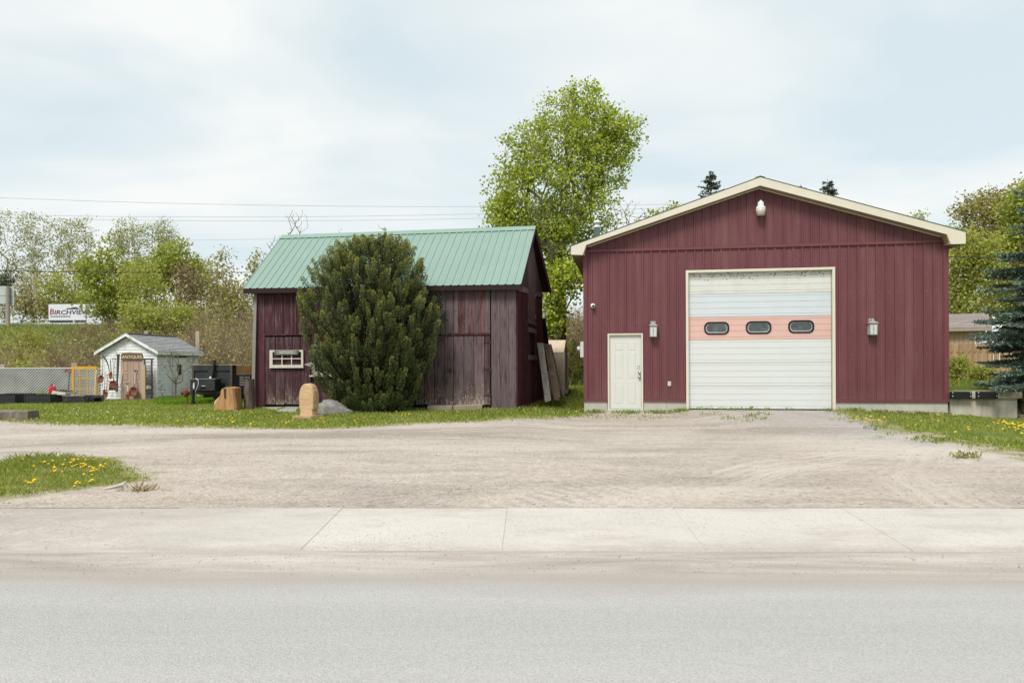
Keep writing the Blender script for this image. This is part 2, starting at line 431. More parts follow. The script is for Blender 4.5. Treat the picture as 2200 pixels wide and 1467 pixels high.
def pxpoly(pts): return np.array([GP(x, y)[:2] for x, y in pts])
def sdist(X, Y, poly):                      # >0 inside
    A = poly; B = np.roll(poly, -1, 0); d = np.full(X.shape, 1e9); ins = np.zeros(X.shape, bool)
    for (ax, ay), (bx, by) in zip(A, B):
        ex, ey = bx - ax, by - ay
        t = np.clip(((X - ax) * ex + (Y - ay) * ey) / (ex * ex + ey * ey + 1e-12), 0, 1)
        d = np.minimum(d, np.hypot(X - ax - t * ex, Y - ay - t * ey))
        c = ((ay > Y) != (by > Y)) & (X < (bx - ax) * (Y - ay) / (by - ay + 1e-12) + ax); ins ^= c
    return np.where(ins, d, -d)

edge_px = [(2200, 992), (2120, 968), (2010, 945), (1905, 922), (1850, 905), (1822, 890), (1790, 882), (1480, 880), (1400, 883), (1300, 885), (1258, 886),
           (1215, 895), (1130, 899), (1040, 903), (930, 910), (800, 917), (640, 923), (470, 920), (300, 914), (140, 910), (40, 907), (0, 905)]
gp = [tuple(GP(x, y)[:2]) for x, y in edge_px]
gpoly = np.array([(-16., 6.7 + ROAD_YAW * 16), (15., 6.7 - ROAD_YAW * 15), (13.0, 8.6), (9.6, 9.3)] + gp + [(gp[-1][0] - 2.5, gp[-1][1] - .1), (-16., gp[-1][1] - .2)])
island = pxpoly([(-60, 1004), (0, 1000), (50, 991), (130, 986), (215, 988), (255, 1002), (300, 1024), (310, 1034), (250, 1043), (170, 1051), (90, 1060), (0, 1071), (-70, 1080)])
gravel = grid('gravel_yard', np.arange(-16, 15.01, .15), np.arange(6.3, 21.2, .15), m_gravel, lambda X, Y: g(X, np.maximum(Y, 6.775 - ROAD_YAW * X)) + .0012 + .0045 * sm(6.78, 7.1, Y + ROAD_YAW * X),
              keep=lambda X, Y: (sdist(X, Y, gpoly) > -.45) & (Y + ROAD_YAW * X > 6.758), clampy=True,
              attr=lambda X, Y: np.minimum(np.where(Y + ROAD_YAW * X < 7.6, 1.5, sdist(X, Y, gpoly)), -sdist(X, Y, island)))
tag(gravel, 'pale tan gravel yard between the sidewalk and the buildings', kind='structure')

RW = Frame(0, 0, -math.atan(ROAD_YAW))
def rwroot(name, label):
    o = bpy.data.objects.new(name, None); COL.objects.link(o); o.rotation_euler = (0, 0, RW.ang); return tag(o, label, kind='structure')
def strip(name, pts, m, label, parent=None, x0=-60, x1=60, nseg=60):
    """long strip along the road from a (y,z) profile"""
    V, Fc = [], []
    X = np.linspace(x0, x1, nseg + 1); k = len(pts)
    for x in X:
        for (y, z) in pts: V.append((x, y, z))
    for i in range(nseg):
        for j in range(k - 1): Fc.append((i * k + j, (i + 1) * k + j, (i + 1) * k + j + 1, i * k + j + 1))
    o = np_obj(name, V, Fc, m, parent)
    o.rotation_euler = (0, 0, RW.ang); tag(o, label, kind='structure'); return o
strip('road', [(-9, -.05), (-2, 0.), (3, .005), (5.1, .0), (5.3, -.01)], m_road, 'light grey weathered asphalt road in the foreground')
strip('gutter', [(5.25, -.015), (5.27, .003), (5.34, .022), (5.40, .080), (5.44, .118), (5.488, .135)], m_gutter, 'dusty tan concrete gutter and low kerb beside the road')
walk = rwroot('sidewalk', 'pale concrete sidewalk between road and gravel yard')
rs = random.Random(3)
for i in range(-12, 12):
    xa = -.215 + 1.5 * i; mb = MB(); dz = rs.uniform(-.002, .002)
    y0, y1 = 5.5, 6.77; za, zb = .137 + dz, .209 + dz
    mb.prism([(xa + .0015, y0, za - .12), (xa + .0015, y1, zb - .12), (xa + .0015, y1, zb), (xa + .0015, y0 + .008, za), (xa + .0015, y0, za - .008)], (1.497, 0, 0))
    mb.build('slab', m_walk, walk)
MB().prism([(-18, 5.495, .0), (-18, 6.765, .0), (-18, 6.765, .2045), (-18, 5.51, .133), (-18, 5.495, .125)], (36, 0, 0)).build('joint_sand', mat('joint_sand', (.40, .365, .33), .95, .15, 20), walk)

# ------------------------------------------------------------------ metal garage
m_siding, n, b = new_mat('maroon_steel_siding'); co = n.coord(); _, _, sz_ = n.sep(co)
fade = n.noise(n.mapping(co, scale=(1.4, 1, .22)), 1.6, 5, .6); spk = n.noise(co, 30, 4, .7)
cc = n.ramp(fade, [(.3, (.112, .034, .040)), (.5, (.132, .043, .049)), (.72, (.162, .068, .072))])
cc = n.hsv(cc, v=n.math('ADD', .955, n.math('MULTIPLY', n.objrand(), .09)))
mud = n.math('MULTIPLY', n.step(n.math('ADD', sz_, n.math('MULTIPLY', fade, .7)), 1.25, .75), n.step(spk, .46, .62))
cc = n.mix(n.math('MULTIPLY', mud, .30), cc, (.27, .20, .165))
cc = n.mix(n.math('MULTIPLY', n.step(n.noise(n.mapping(co, scale=(6, 1, .5)), 2.2, 3, .6), .70, .76), .4), cc, (.30, .20, .2))
n.put(b.inputs['Base Color'], cc); n.put(b.inputs['Roughness'], n.math('ADD', .42, n.math('MULTIPLY', fade, .2))); b.inputs['Specular IOR Level'].default_value = .35
n.put(b.inputs['Normal'], n.bump(n.noise(n.mapping(co, scale=(1, 1, .4)), 2.4, 3), .12, .05)); MATS['maroon_steel_siding'] = m_siding
m_trimred = mat('maroon_trim', (.140, .040, .048), .5, .05, 2, spec=.35)
m_cream = mat('cream_painted_trim', (.60, .555, .455), .6, .05, 3)
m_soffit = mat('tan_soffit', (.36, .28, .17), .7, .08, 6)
m_found = concrete('pale_foundation_concrete', (.47, .44, .385), (.36, .33, .28), .35, 2.)
m_greenroof = mat('dark_green_roof_metal', (.05, .12, .095), .45, .1, 2, spec=.4)
m_doorw = mat('white_overhead_door', (.585, .605, .585), .5, .03, 1.2, dirt=(.50, .52, .55), dirtamt=.25, dirtscale=1.2)
m_doortop = mat('stained_white_overhead_door', (.575, .585, .55), .55, .03, 1.5, dirt=(.50, .47, .40), dirtamt=.5, dirtscale=4.)
m_doorblue = mat('bluish_white_overhead_door', (.53, .575, .60), .5, .03, 1.2)
m_doorpink = mat('faded_red_overhead_door', (.60, .395, .345), .55, .05, 1.5, dirt=(.62, .35, .295), dirtamt=.3, dirtscale=.9)
m_entry = mat('off_white_entry_door', (.575, .575, .535), .45, .02, 2)
m_rubber = mat('black_rubber', (.012, .012, .013), .7, .1, 8)
m_glassd = mat('dusty_dark_glass', (.045, .058, .058), .12, .4, 5, spec=.7, dirt=(.15, .165, .16), dirtamt=.5, dirtscale=6)
m_steel = mat('brushed_steel', (.55, .55, .54), .3, .05, 10, metal=1.)
m_galv = mat('galvanised_metal', (.50, .52, .52), .45, .1, 6, metal=.15)
m_white = mat('white_plastic', (.66, .66, .64), .45, .03, 5)
m_black = mat('black_hole', (.008, .007, .007), .95, .1, 5)
m_greenstk = mat('green_sticker', (.16, .42, .14), .6, .1, 40)
m_bird = mat('dark_droppings', (.09, .07, .05), .9, .2, 20)

TH = math.atan(.155)
G0 = P(1254, 800, 20.37)
GF = Frame(G0.x, G0.y, -TH)
W = GF.on(2037.5, 800)[0]
DEP = 14.0
gar = GF.empty('metal_garage', 'large maroon ribbed steel garage with cream trim and white overhead door', 'garage')
zb = .53; zband = 4.57
RP = .2286
def ribprofile(x0, x1):
    pts = []; k0 = math.floor(x0 / RP) - 1
    for k in range(k0, int(x1 / RP) + 2):
        c = k * RP
        pts += [(c - .030, 0), (c - .018, .030), (c + .018, .030), (c + .030, 0)]
        for mx in (.080, .149):
            pts += [(c + mx - .012, 0), (c + mx - .005, .004), (c + mx + .005, .004), (c + mx + .012, 0)]
    hs = sorted(pts); xx = np.array([p[0] for p in hs]); hh = np.array([p[1] for p in hs])
    inner = [(x, h) for x, h in hs if x0 + 1e-4 < x < x1 - 1e-4]
    return [(x0, float(np.interp(x0, xx, hh)))] + inner + [(x1, float(np.interp(x1, xx, hh)))]
def siding(x0, x1, zlo, zhi, name='siding_panel'):
    """steel sheets between x0..x1, each a part; zlo/zhi functions of x"""
    e = [x0] + [k * RP * 4 + RP * .5 for k in range(0, 20) if x0 + .05 < k * RP * 4 + RP * .5 < x1 - .05] + [x1]
    for a, b_ in zip(e[:-1], e[1:]):
        pr = ribprofile(a, b_); vs = []; fs = []
        for x, h in pr: vs += [(x, -.004 - h, zlo(x)), (x, -.004 - h, zhi(x))]
        for i in range(len(pr) - 1): fs.append((2 * i, 2 * i + 2, 2 * i + 3, 2 * i + 1))
        MB().add(vs, fs).build(name, m_siding, gar)
c_ = lambda z: (lambda x: z)
xe0, ze = GF.on(1305.5, 716.5); xe1 = GF.on(1381, 717)[0]
xo0, zo = GF.on(1473, 581); xo1 = GF.on(1793, 574)[0]; zo = (zo + GF.on(1793, 574)[1]) / 2
siding(.05, xe0, c_(zb), c_(zband)); siding(xe0, xe1, c_(ze + .02), c_(zband)); siding(xe1, xo0, c_(zb), c_(zband))
siding(xo0, xo1, c_(zo + .02), c_(zband)); siding(xo1, W - .05, c_(zb), c_(zband))
xpk, zpk = GF.on(1632, 392, 0)
OV = -.32
fl = [GF.on(*q, OV) for q in ((1227, 529.5), (1227, 547.5), (1252, 548), (1259.5, 526.5), (1634, 399), (1632, 381))]
fr = [GF.on(*q, OV) for q in ((2074, 499), (2074, 524), (2042, 525), (2034, 504), (1634, 399), (1632, 381))]
xm = (fl[4][0] + fl[5][0] + fr[4][0] + fr[5][0]) / 4
fl[4] = fr[4] = (xm, fl[4][1]); fl[5] = fr[5] = (xm, fl[5][1])
def roofline(x, pl, pr):
    a, b_, c2 = pl[3], pl[4], pr[3]
    return float(np.interp(x, [pl[3][0], pl[4][0], pr[3][0]], [pl[3][1], pl[4][1], pr[3][1]]))
siding(.12, W - .12, c_(zband + .06), lambda x: max(zband + .065, roofline(x, fl, fr) + .03 - .10 * 0), 'gable_siding_panel')
# trims
MB().box(.0, W, -.052, -.036, zband, zband + .07).build('band_trim', m_trimred, gar)
for a, b_ in ((0, xe0), (xe1, xo0), (xo1, W)): MB().box(a, b_, -.056, -.037, zb - .015, zb + .05).build('base_trim', m_trimred, gar)
for a in (0, W - .11): MB().box(a, a + .11, -.051, -.036, zb + .051, zband - .001).build('corner_trim', m_trimred, gar)
for sx_, nm in ((0, 'side_wall'), (W, 'side_wall')):
    MB().box(sx_ - (.0 if sx_ == 0 else .06), sx_ + (.06 if sx_ == 0 else 0.), -.02, DEP, zb, 4.75).build(nm, m_siding, gar)
MB().prism([(.06, DEP - .06, .3), (W - .06, DEP - .06, .3), (W - .06, DEP - .06, 4.75), (xm, DEP - .06, 6.4), (.06, DEP - .06, 4.75)], (0, .06, 0)).build('back_wall', m_siding, gar)
# backing behind cladding so nothing shows through
MB().prism([(.07, .02, 4.5), (W - .07, .02, 4.5), (W - .07, .02, 4.72), (xm, .02, fl[4][1] - .05), (.07, .02, 4.72)], (0, .05, 0)).build('gable_backing', m_black, gar)
for sx_ in (-1,):
    for a, b_ in ((.07, xe0), (xe1, xo0), (xo1, W - .07)): MB().box(a, b_, .02, .06, zb, 4.5).build('wall_backing', m_black, gar)
# foundation panels
for a, b_ in ((.01, xe0 - .01), (xe1 + .01, xo0 - .0), (xo1 + .01, W - .02)):
    e = [a]
    while e[-1] + .60 < b_ - .2: e.append(e[-1] + (.60 if b_ - a < 3 else .66))
    e.append(b_)
    for p, q in zip(e[:-1], e[1:]): MB().box(p + .002, q - .002, -.012 + random.Random(int(p * 100)).uniform(-.003, .003), .25, .02, zb - .004).build('foundation_panel', m_found, gar)
# roof slabs, fascia boards, soffits
for pl, sgn in ((fl, 1), (fr, -1)):
    mb = MB(); mb.prism([(x, OV, z) for x, z in pl], (0, -.02, 0)); mb.build('fascia', m_cream, gar)
    e0, pk = pl[0], pl[5]; ex = e0[0] - sgn * .03
    mb = MB(); mb.prism([(ex, OV - .03, e0[1] - .001), (pk[0], OV - .03, pk[1] + .004), (pk[0], OV - .03, pk[1] + .018), (ex, OV - .03, e0[1] + .014)], (0, DEP + .6, 0)); mb.build('roof', m_greenroof, gar)
    # rake soffit between fascia and wall
    a, b_ = pl[3], pl[4]
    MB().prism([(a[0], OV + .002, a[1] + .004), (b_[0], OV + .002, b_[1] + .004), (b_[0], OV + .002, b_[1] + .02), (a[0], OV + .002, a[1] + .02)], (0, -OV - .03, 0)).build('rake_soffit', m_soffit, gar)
    off = .045
    MB().prism([(a[0] + sgn * .06, -.055, a[1] - off + .03), (b_[0], -.055, b_[1] - off + .02), (b_[0], -.055, b_[1] + .002), (a[0] + sgn * .02, -.055, a[1] + .002)], (0, .02, 0)).build('rake_moulding', m_cream, gar)
    # eave box: bottom and return
    q1, q2 = pl[1], pl[2]
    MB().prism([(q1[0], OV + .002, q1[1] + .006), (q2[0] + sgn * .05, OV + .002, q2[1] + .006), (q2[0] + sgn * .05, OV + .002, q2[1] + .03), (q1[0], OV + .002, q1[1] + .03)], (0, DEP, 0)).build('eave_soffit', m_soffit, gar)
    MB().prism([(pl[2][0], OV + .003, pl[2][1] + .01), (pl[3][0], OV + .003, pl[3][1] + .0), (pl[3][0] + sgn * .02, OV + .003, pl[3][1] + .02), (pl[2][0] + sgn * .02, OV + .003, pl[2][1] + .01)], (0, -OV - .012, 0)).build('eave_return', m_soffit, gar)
    MB().box(min(q1[0], q1[0] + sgn * .03), max(q1[0], q1[0] + sgn * .03), OV + .003, DEP, q1[1] + .03, pl[0][1] - .006).build('eave_fascia', m_cream, gar)
MB().prism([(xm - .12, OV - .035, fl[5][1] - .012), (xm, OV - .035, fl[5][1] + .022), (xm + .12, OV - .035, fl[5][1] - .012), (xm + .12, OV - .035, fl[5][1] - .002), (xm, OV - .035, fl[5][1] + .034), (xm - .12, OV - .035, fl[5][1] - .002)], (0, DEP + .6, 0)).build('ridge_cap', m_greenroof, gar)
# screws
mb = MB()
for z in (zb + .10, 1.75, 2.65, 3.35, zband - .35):
    for k in range(1, 40):
        x = k * RP + .06
        if x > W - .1: break
        if (xe0 - .03 < x < xe1 + .03 and z < ze + .05) or (xo0 - .05 < x < xo1 + .05 and z < zo + .05): continue
        mb.box(x - .008, x + .008, -.014, -.004, z - .008, z + .008)
stuff(mb.build('screw_heads', mat('screw_head', (.33, .20, .2), .4, .1, 5, metal=.3), gar))
# overhead door: jambs, header, six grooved sections, three oval windows
tw = .066
mb = MB(); mb.prism([(xo0, -.055, .30), (xo0 + tw, -.055, .30), (xo0 + tw, -.055, zo - tw), (xo0, -.055, zo)], (0, .22, 0)); mb.build('door_jamb', m_cream, gar)
mb = MB(); mb.prism([(xo1 - tw, -.055, .30), (xo1, -.055, .30), (xo1, -.055, zo), (xo1 - tw, -.055, zo - tw)], (0, .22, 0)); mb.build('door_jamb', m_cream, gar)
mb = MB(); mb.prism([(xo0, -.055, zo), (xo1, -.055, zo), (xo1 - tw, -.055, zo - tw), (xo0 + tw, -.055, zo - tw)], (0, .22, 0)); mb.build('door_header', m_cream, gar)
oh = bpy.data.objects.new('overhead_door', None); COL.objects.link(oh); oh.parent = gar
d0, d1 = xo0 + tw + .012, xo1 - tw - .012
zbot = GF.on(1632, 878, .1)[1]; ztop = zo - tw
sec = .612; YD = .06
MB().box(xo0 + .02, xo1 - .02, YD + .06, YD + .09, .2, zo - .01).build('door_backing', m_black, oh)
for i in range(6):
    z0 = zbot + i * sec; z1 = z0 + sec
    if i == 5: z1 = max(z1, ztop + .05)
    prof = [(YD, z0 + .004)]
    for fz in (.11, .37, .63, .89):
        zc = z0 + fz * sec; prof += [(YD, zc - .007), (YD + .009, zc - .0015), (YD + .009, zc + .0015), (YD, zc + .007)]
    prof += [(YD, z1 - .004), (YD + .045, z1 - .004), (YD + .045, z0 + .004)]
    mm = [m_doorw, m_doorw, m_doorw, m_doorpink, m_doorblue, m_doortop][i]
    MB().prism([(d0, y, z) for y, z in prof], (d1 - d0, 0, 0)).build('door_section', mm, oh)
def rrect(cx, cz, hw, hh, r, n=6):
    out = []
    for (sx_, sz_, a0) in ((1, 1, 0), (-1, 1, 90), (-1, -1, 180), (1, -1, 270)):
        for k in range(n + 1):
            a = math.radians(a0 + 90 * k / n); out.append((cx + sx_ * (hw - r) + r * math.cos(a), cz + sz_ * (hh - r) + r * math.sin(a)))
    return out
for px, py in ((1539.5, 705), (1629.5, 703.5), (1721, 701.5)):
    cx, cz = GF.on(px, py, YD); hw, hh = .325, .168
    o_ = rrect(cx, cz, hw, hh, .14); i_ = rrect(cx, cz, hw - .035, hh - .035, .11)
    k = len(o_); vs = []; fs = []
    for (x, z) in o_: vs.append((x, YD - .002, z))
    for (x, z) in o_: vs.append((x, YD - .022, z))
    for (x, z) in i_: vs.append((x, YD - .022, z))
    for (x, z) in i_: vs.append((x, YD + .0, z))
    for j in range(3):
        for q in range(k): fs.append((j * k + q, j * k + (q + 1) % k, (j + 1) * k + (q + 1) % k, (j + 1) * k + q))
    MB().add(vs, fs).build('window_gasket', m_rubber, oh)
    MB().prism([(x, YD - .004, z) for x, z in i_], (0, .003, 0)).build('window_pane', m_glassd, oh)
    ins = rrect(cx, cz - .01, hw - .05, hh - .05, .10); ins2 = rrect(cx, cz, hw - .062, hh - .062, .09)
    k = len(ins); vs = [(x, YD - .0055, z) for x, z in ins] + [(x, YD - .0075, z) for x, z in ins2]
    MB().add(vs, [(q, (q + 1) % k, k + (q + 1) % k, k + q) for q in range(k)]).build('window_bead', m_galv, oh)
MB().box(d0, d1, YD - .01, YD + .03, zbot - .035, zbot + .002).build('door_seal', m_rubber, oh)
MB().box(xo0 + tw, xo1 - tw, -.08, .3, .2, zbot - .036).build('door_sill', m_found, gar)
rb = random.Random(5); mb = MB()
for i in range(150):
    x = rb.uniform(d0 + .1, d1 - .1); z = ztop - abs(rb.gauss(.05, .07)) - .012; r = rb.uniform(.004, .013)
    mb.box(x - r, x + r * rb.uniform(.6, 2.5), YD - .003, YD + .001, z - r, z + r * .7)
stuff(mb.build('dirt_specks', m_bird, oh))
# entry door
fw = .045
ez0 = GF.on(1343, 880)[1]
MB().box(xe0, xe0 + fw, -.05, .12, ez0 - .02, ze).build('entry_frame', m_cream, gar)
MB().box(xe1 - fw, xe1, -.05, .12, ez0 - .02, ze).build('entry_frame', m_cream, gar)
MB().box(xe0 + fw, xe1 - fw, -.05, .12, ze - fw, ze).build('entry_frame', m_cream, gar)
MB().box(xe0, xe1, -.056, -.028, ze + .001, ze + .022).build('entry_head_trim', m_trimred, gar)
MB().box(xe0 - .02, xe1 + .02, -.12, .1, ez0 - .16, ez0 - .021).build('entry_step', m_found, gar)
MB().box(xe0 + fw, xe1 - fw, -.035, .1, ez0 - .02, ez0 + .03).build('threshold', m_galv, gar)
ed = bpy.data.objects.new('entry_door', None); COL.objects.link(ed); ed.parent = gar
a0, a1, b0, b1 = xe0 + fw + .004, xe1 - fw - .004, ez0 + .036, ze - fw - .004
MB().box(a0, a1, .012, .055, b0, b1).build('door_slab', m_entry, ed)
ww = a1 - a0; hh_ = b1 - b0
for cx in (.30, .70):
    for z0, z1 in ((.80, .905), (.42, .76), (.075, .355)):
        x0, x1 = a0 + ww * (cx - .13), a0 + ww * (cx + .13); za, zz_ = b0 + hh_ * z0, b0 + hh_ * z1
        mb = MB(); vs = []
        for ins, yy in ((0, .0118), (.012, .020), (.030, .020), (.05, .006)):
            pass
        # moulded panel: raised bead round a shallow field
        rings = [(0, .012), (.010, .002), (.024, .010), (.042, .005)]
        for ins, yy in rings: vs += [(x0 + ins, yy, za + ins), (x1 - ins, yy, za + ins), (x1 - ins, yy, zz_ - ins), (x0 + ins, yy, zz_ - ins)]
        fs = [(4 * r + q, 4 * r + (q + 1) % 4, 4 * r + 4 + (q + 1) % 4, 4 * r + 4 + q) for r in range(3) for q in range(4)] + [(12, 13, 14, 15)]
        mb.add(vs, fs).build('door_panel', m_entry, ed)
for px, py, r in ((1373.5, 800, .033), (1373.5, 809.5, .036)):
    kx, kz = GF.on(px, py); o = MB().lathe([(.002, 0), (r, .004), (r * .9, .02), (r * .55, .03), (r * .9, .045), (r, .06), (.002, .07)], n=14).build('door_knob', m_steel, ed, True)
    o.location = (kx, .012, kz); o.rotation_euler = (math.pi / 2, 0, 0)
kx, kz = GF.on(1372.5, 789); MB().box(kx - .035, kx + .035, .0095, .0115, kz - .045, kz + .045).build('sticker', m_greenstk, ed)
MB().box(kx - .012, kx + .014, .0075, .0094, kz - .03, kz + .025).build('sticker_mark', m_white, ed)
kx, kz = GF.on(1438, 824); MB().box(kx - .045, kx + .045, -.045, -.004, kz - .062, kz + .062).build('outlet_cover', mat('beige_outlet', (.50, .45, .38), .5, .05, 9), gar, bevel=.008)
# flue on the left roof slope
fx, fz = GF.on(1283, 500, 4.5)
mb = MB(); fztop = GF.on(1283, 474, 4.5)[1]; px_m = GF.world(fx, 4.5).y / F
r = 6.3 * px_m
mb.lathe([(r, fz - 1.2), (r, fztop - .25), (r * 1.35, fztop - .25), (r * 1.35, fztop - .2), (r * .9, fztop - .2), (r * .9, fztop - .1), (r * 1.4, fztop - .1), (r * 1.2, fztop - .02), (r * .3, fztop)], (fx, 4.5, 0), 18)
mb.build('flue_pipe', m_white, gar, True)
MB().tube([(fx + .05, 4.45, fztop - .5), (fx + .5, 4.2, fztop - .85)], .012, 6).build('flue_brace', m_galv, gar)

# things fixed to the garage wall
def lantern(px, py, label):
    x, z = GF.on(px, py); wpos = GF.world(x, 0, z)
    t = thing('wall_lantern', label, 'lantern', wpos, GF.ang, 'lanterns beside the overhead door')
    m1 = mat('grey_lantern_metal', (.33, .31, .30), .5, .1, 8, metal=.2); m2 = mat('frosted_lantern_glass', (.52, .55, .53), .35, .08, 10)
    MB().box(-.07, .07, -.05, -.024, .08, .21).build('back_plate', m1, t, bevel=.006)
    mb = MB(); mb.tube([(0, -.05, .17), (0, -.11, .19), (0, -.13, .14)], .014, 8); mb.build('arm', m1, t)
    c = -.13
    def frus(a, z0, b_, z1, nm, m):
        vs = [(-a, c - a, z0), (a, c - a, z0), (a, c + a, z0), (-a, c + a, z0), (-b_, c - b_, z1), (b_, c - b_, z1), (b_, c + b_, z1), (-b_, c + b_, z1)]
        return MB().add(vs, [(3, 2, 1, 0), (4, 5, 6, 7), (0, 1, 5, 4), (1, 2, 6, 5), (2, 3, 7, 6), (3, 0, 4, 7)]).build(nm, m, t)
    frus(.118, .085, .112, .095, 'roof_lip', m1); frus(.108, .095, .03, .15, 'roof_cap', m1); frus(.022, .15, .014, .185, 'finial', m1)
    frus(.092, .045, .096, .085, 'top_band', m1); frus(.080, -.195, .088, .045, 'glass', m2); frus(.092, -.215, .092, -.195, 'base', m1)
    for sx_ in (-1, 0, 1):
        for sy_ in ((-1, 1) if sx_ else (-1,)):
            r_ = .0075
            mb = MB(); mb.obox((sx_ * .084 - r_, c + sy_ * .086 - r_, -.195), (2 * r_, 0, 0), (0, 2 * r_, 0), (sx_ * .006, sy_ * .006, .24)); mb.build('glazing_bar', m1, t)
lantern(1403, 707, 'grey square wall lantern between the small entry door and overhead door')
lantern(1871, 702, 'grey square wall lantern right of the overhead door')
x, z = GF.on(1632, 452); t = thing('yard_light', 'pale grey bell shaped yard light high under the garage peak', 'light', GF.world(x, 0, z), GF.ang)
c = -.17
MB().box(-.05, .05, -.06, -.024, .02, .16).build('wall_bracket', m_galv, t)
MB().tube([(0, -.05, .12), (0, c, .13)], .025, 10).build('arm', m_galv, t)
MB().lathe([(.03, .225), (.03, .195), (.062, .19), (.075, .17), (.082, .075), (.085, .07)], (0, c, 0), 20).build('housing', mat('pale_light_housing', (.60, .63, .61), .4, .05, 6), t, True)
MB().lathe([(.085, .07), (.112, .055), (.125, .01), (.125, 0)], (0, c, 0), 20).build('reflector', m_white, t, True)
MB().lathe([(.124, -.001), (.118, -.06), (.104, -.16), (.07, -.175), (.01, -.178)], (0, c, 0), 20).build('lens', mat('ribbed_refractor', (.50, .50, .44), .3, .1, 30), t, True)
x, z = GF.on(1274, 657.5); t = thing('security_camera', 'small white round security camera near the garage left corner', 'camera', GF.world(x, 0, z), GF.ang)
o = MB().lathe([(.03, 0), (.062, .0), (.062, .03), (.05, .035)], n=18).build('mount', m_white, t, True); o.rotation_euler = (math.pi / 2, 0, 0); o.location = (0, -.024, 0)
MB().blob((0, -.09, 0), (.066, .06, .066), 1, 0, 18, 12).build('dome', m_white, t, True)
o = MB().lathe([(.034, 0), (.034, .012), (.02, .014)], n=16).build('camera_lens', m_rubber, t, True); o.rotation_euler = (math.pi / 2 - .25, 0, .35); o.location = (.012, -.142, -.012)
yl, z = GF.onx(1251, 750, 0.)
t = thing('electric_meter', 'white electric meter box on the garage left side wall', 'meter', GF.world(0, .7, 2.0), GF.ang)
zA, zB = P(1250, 768, 20.9).z - 2.0, P(1250, 734, 20.9).z - 2.0
MB().box(-.13, -.003, -.12, .12, zA, zB).build('meter_box', m_white, t, bevel=.01)
o = MB().lathe([(.075, 0), (.075, .05), (.065, .09), (.03, .1)], n=18).build('meter_glass', m_galv, t, True); o.rotation_euler = (0, -math.pi / 2, 0); o.location = (-.13, 0, zB * .55 + zA * .45)

# ------------------------------------------------------------------ old barn
def barn_paint(name, paint, grey, greyamt, flake, zflake=None, flakeamt=.5, extra=0.):
    m, n, b = new_mat(name); co = n.coord(); r = n.objrand()
    co2 = n.mapping(co, loc=n.comb(n.math('MULTIPLY', r, 31.), n.math('MULTIPLY', r, 17.), n.math('MULTIPLY', r, 9.)))
    vs = n.mapping(co2, scale=(1, 1, .10)); vs2 = n.mapping(co2, scale=(1, 1, .3))
    st = n.noise(vs, 22, 6, .65); pat = n.noise(vs2, 3.2, 5, .65)
    c = n.ramp(st, [(.25, K(paint, .62)), (.5, paint), (.75, K(paint, 1.3))])
    gm = n.math('MULTIPLY', n.step(n.math('ADD', n.math('MULTIPLY', st, .55), n.math('MULTIPLY', pat, .5)), .60 - greyamt * .35, .72 - greyamt * .25), min(1., .55 + greyamt * .4))
    c = n.mix(gm, c, n.ramp(st, [(.3, K(grey, .75)), (.7, K(grey, 1.2))]))
    fl = n.noise(n.mapping(co2, scale=(1, 1, .38)), 26, 5, .75)
    thr = .66
    if zflake is not None:
        _, _, z = n.sep(co)
        low = n.step(z, zflake, .40)
        fm = n.step(n.math('ADD', fl, n.math('MULTIPLY', n.math('MULTIPLY', low, low), .20)), .64, .70)
        c = n.mix(n.math('MULTIPLY', n.math('MULTIPLY', low, n.step(pat, .38, .55)), .55), c, (.19, .155, .115))
    else: fm = n.step(fl, .68 - extra, .73 - extra)
    c = n.mix(n.math('MULTIPLY', fm, flakeamt), c, flake)
    c = n.hsv(c, v=n.math('ADD', .80, n.math('MULTIPLY', r, .42)))
    n.put(b.inputs['Base Color'], c); b.inputs['Roughness'].default_value = .85; b.inputs['Specular IOR Level'].default_value = .2
    n.put(b.inputs['Normal'], n.bump(n.math('ADD', st, n.math('MULTIPLY', fl, .4)), .45, .012))
    MATS[name] = m; return m
MARO = (.064, .024, .029); GREYV = (.130, .100, .104); CREAMF = (.36, .30, .24)
m_barn = barn_paint('maroon_barn_boards', MARO, GREYV, .22, (.33, .26, .25), None, .5)
m_barng = barn_paint('greyed_barn_boards', K(MARO, .9), GREYV, .85, (.3, .26, .26), None, .35)
m_barnred = barn_paint('peeling_red_boards', (.090, .034, .034), (.14, .10, .10), .5, (.42, .32, .29), None, .6, .06)
m_bdoor = barn_paint('worn_barn_door_boards', MARO, GREYV, .35, CREAMF, 1.15, .85)
m_bdoorg = barn_paint('worn_grey_barn_door_boards', K(MARO, .92), GREYV, .7, CREAMF, 1.35, .9)
m_barnside = barn_paint('dark_maroon_side_boards', (.070, .018, .024), (.09, .05, .055), .1, (.3, .25, .25), None, .4)
m_teal = mat('teal_green_roof_metal', (.205, .30, .255), .42, .05, .9, spec=.4, dirt=(.225, .32, .275), dirtamt=.4, dirtscale=.7)
m_shadedwood = mat('dark_deck_wood_with_eave_shade', (.026, .014, .014), .9, .2, 6)  # dark deck wood, darkened further so the colour carries the eave shadow
m_sash = mat('aged_white_sash_paint', (.54, .51, .43), .6, .05, 9, dirt=(.40, .36, .28), dirtamt=.4, dirtscale=12)
m_hinge = mat('grey_hinge_iron', (.30, .31, .31), .5, .1, 9, metal=.4)
m_iron = mat('dark_iron', (.035, .032, .03), .6, .2, 9, metal=.5)

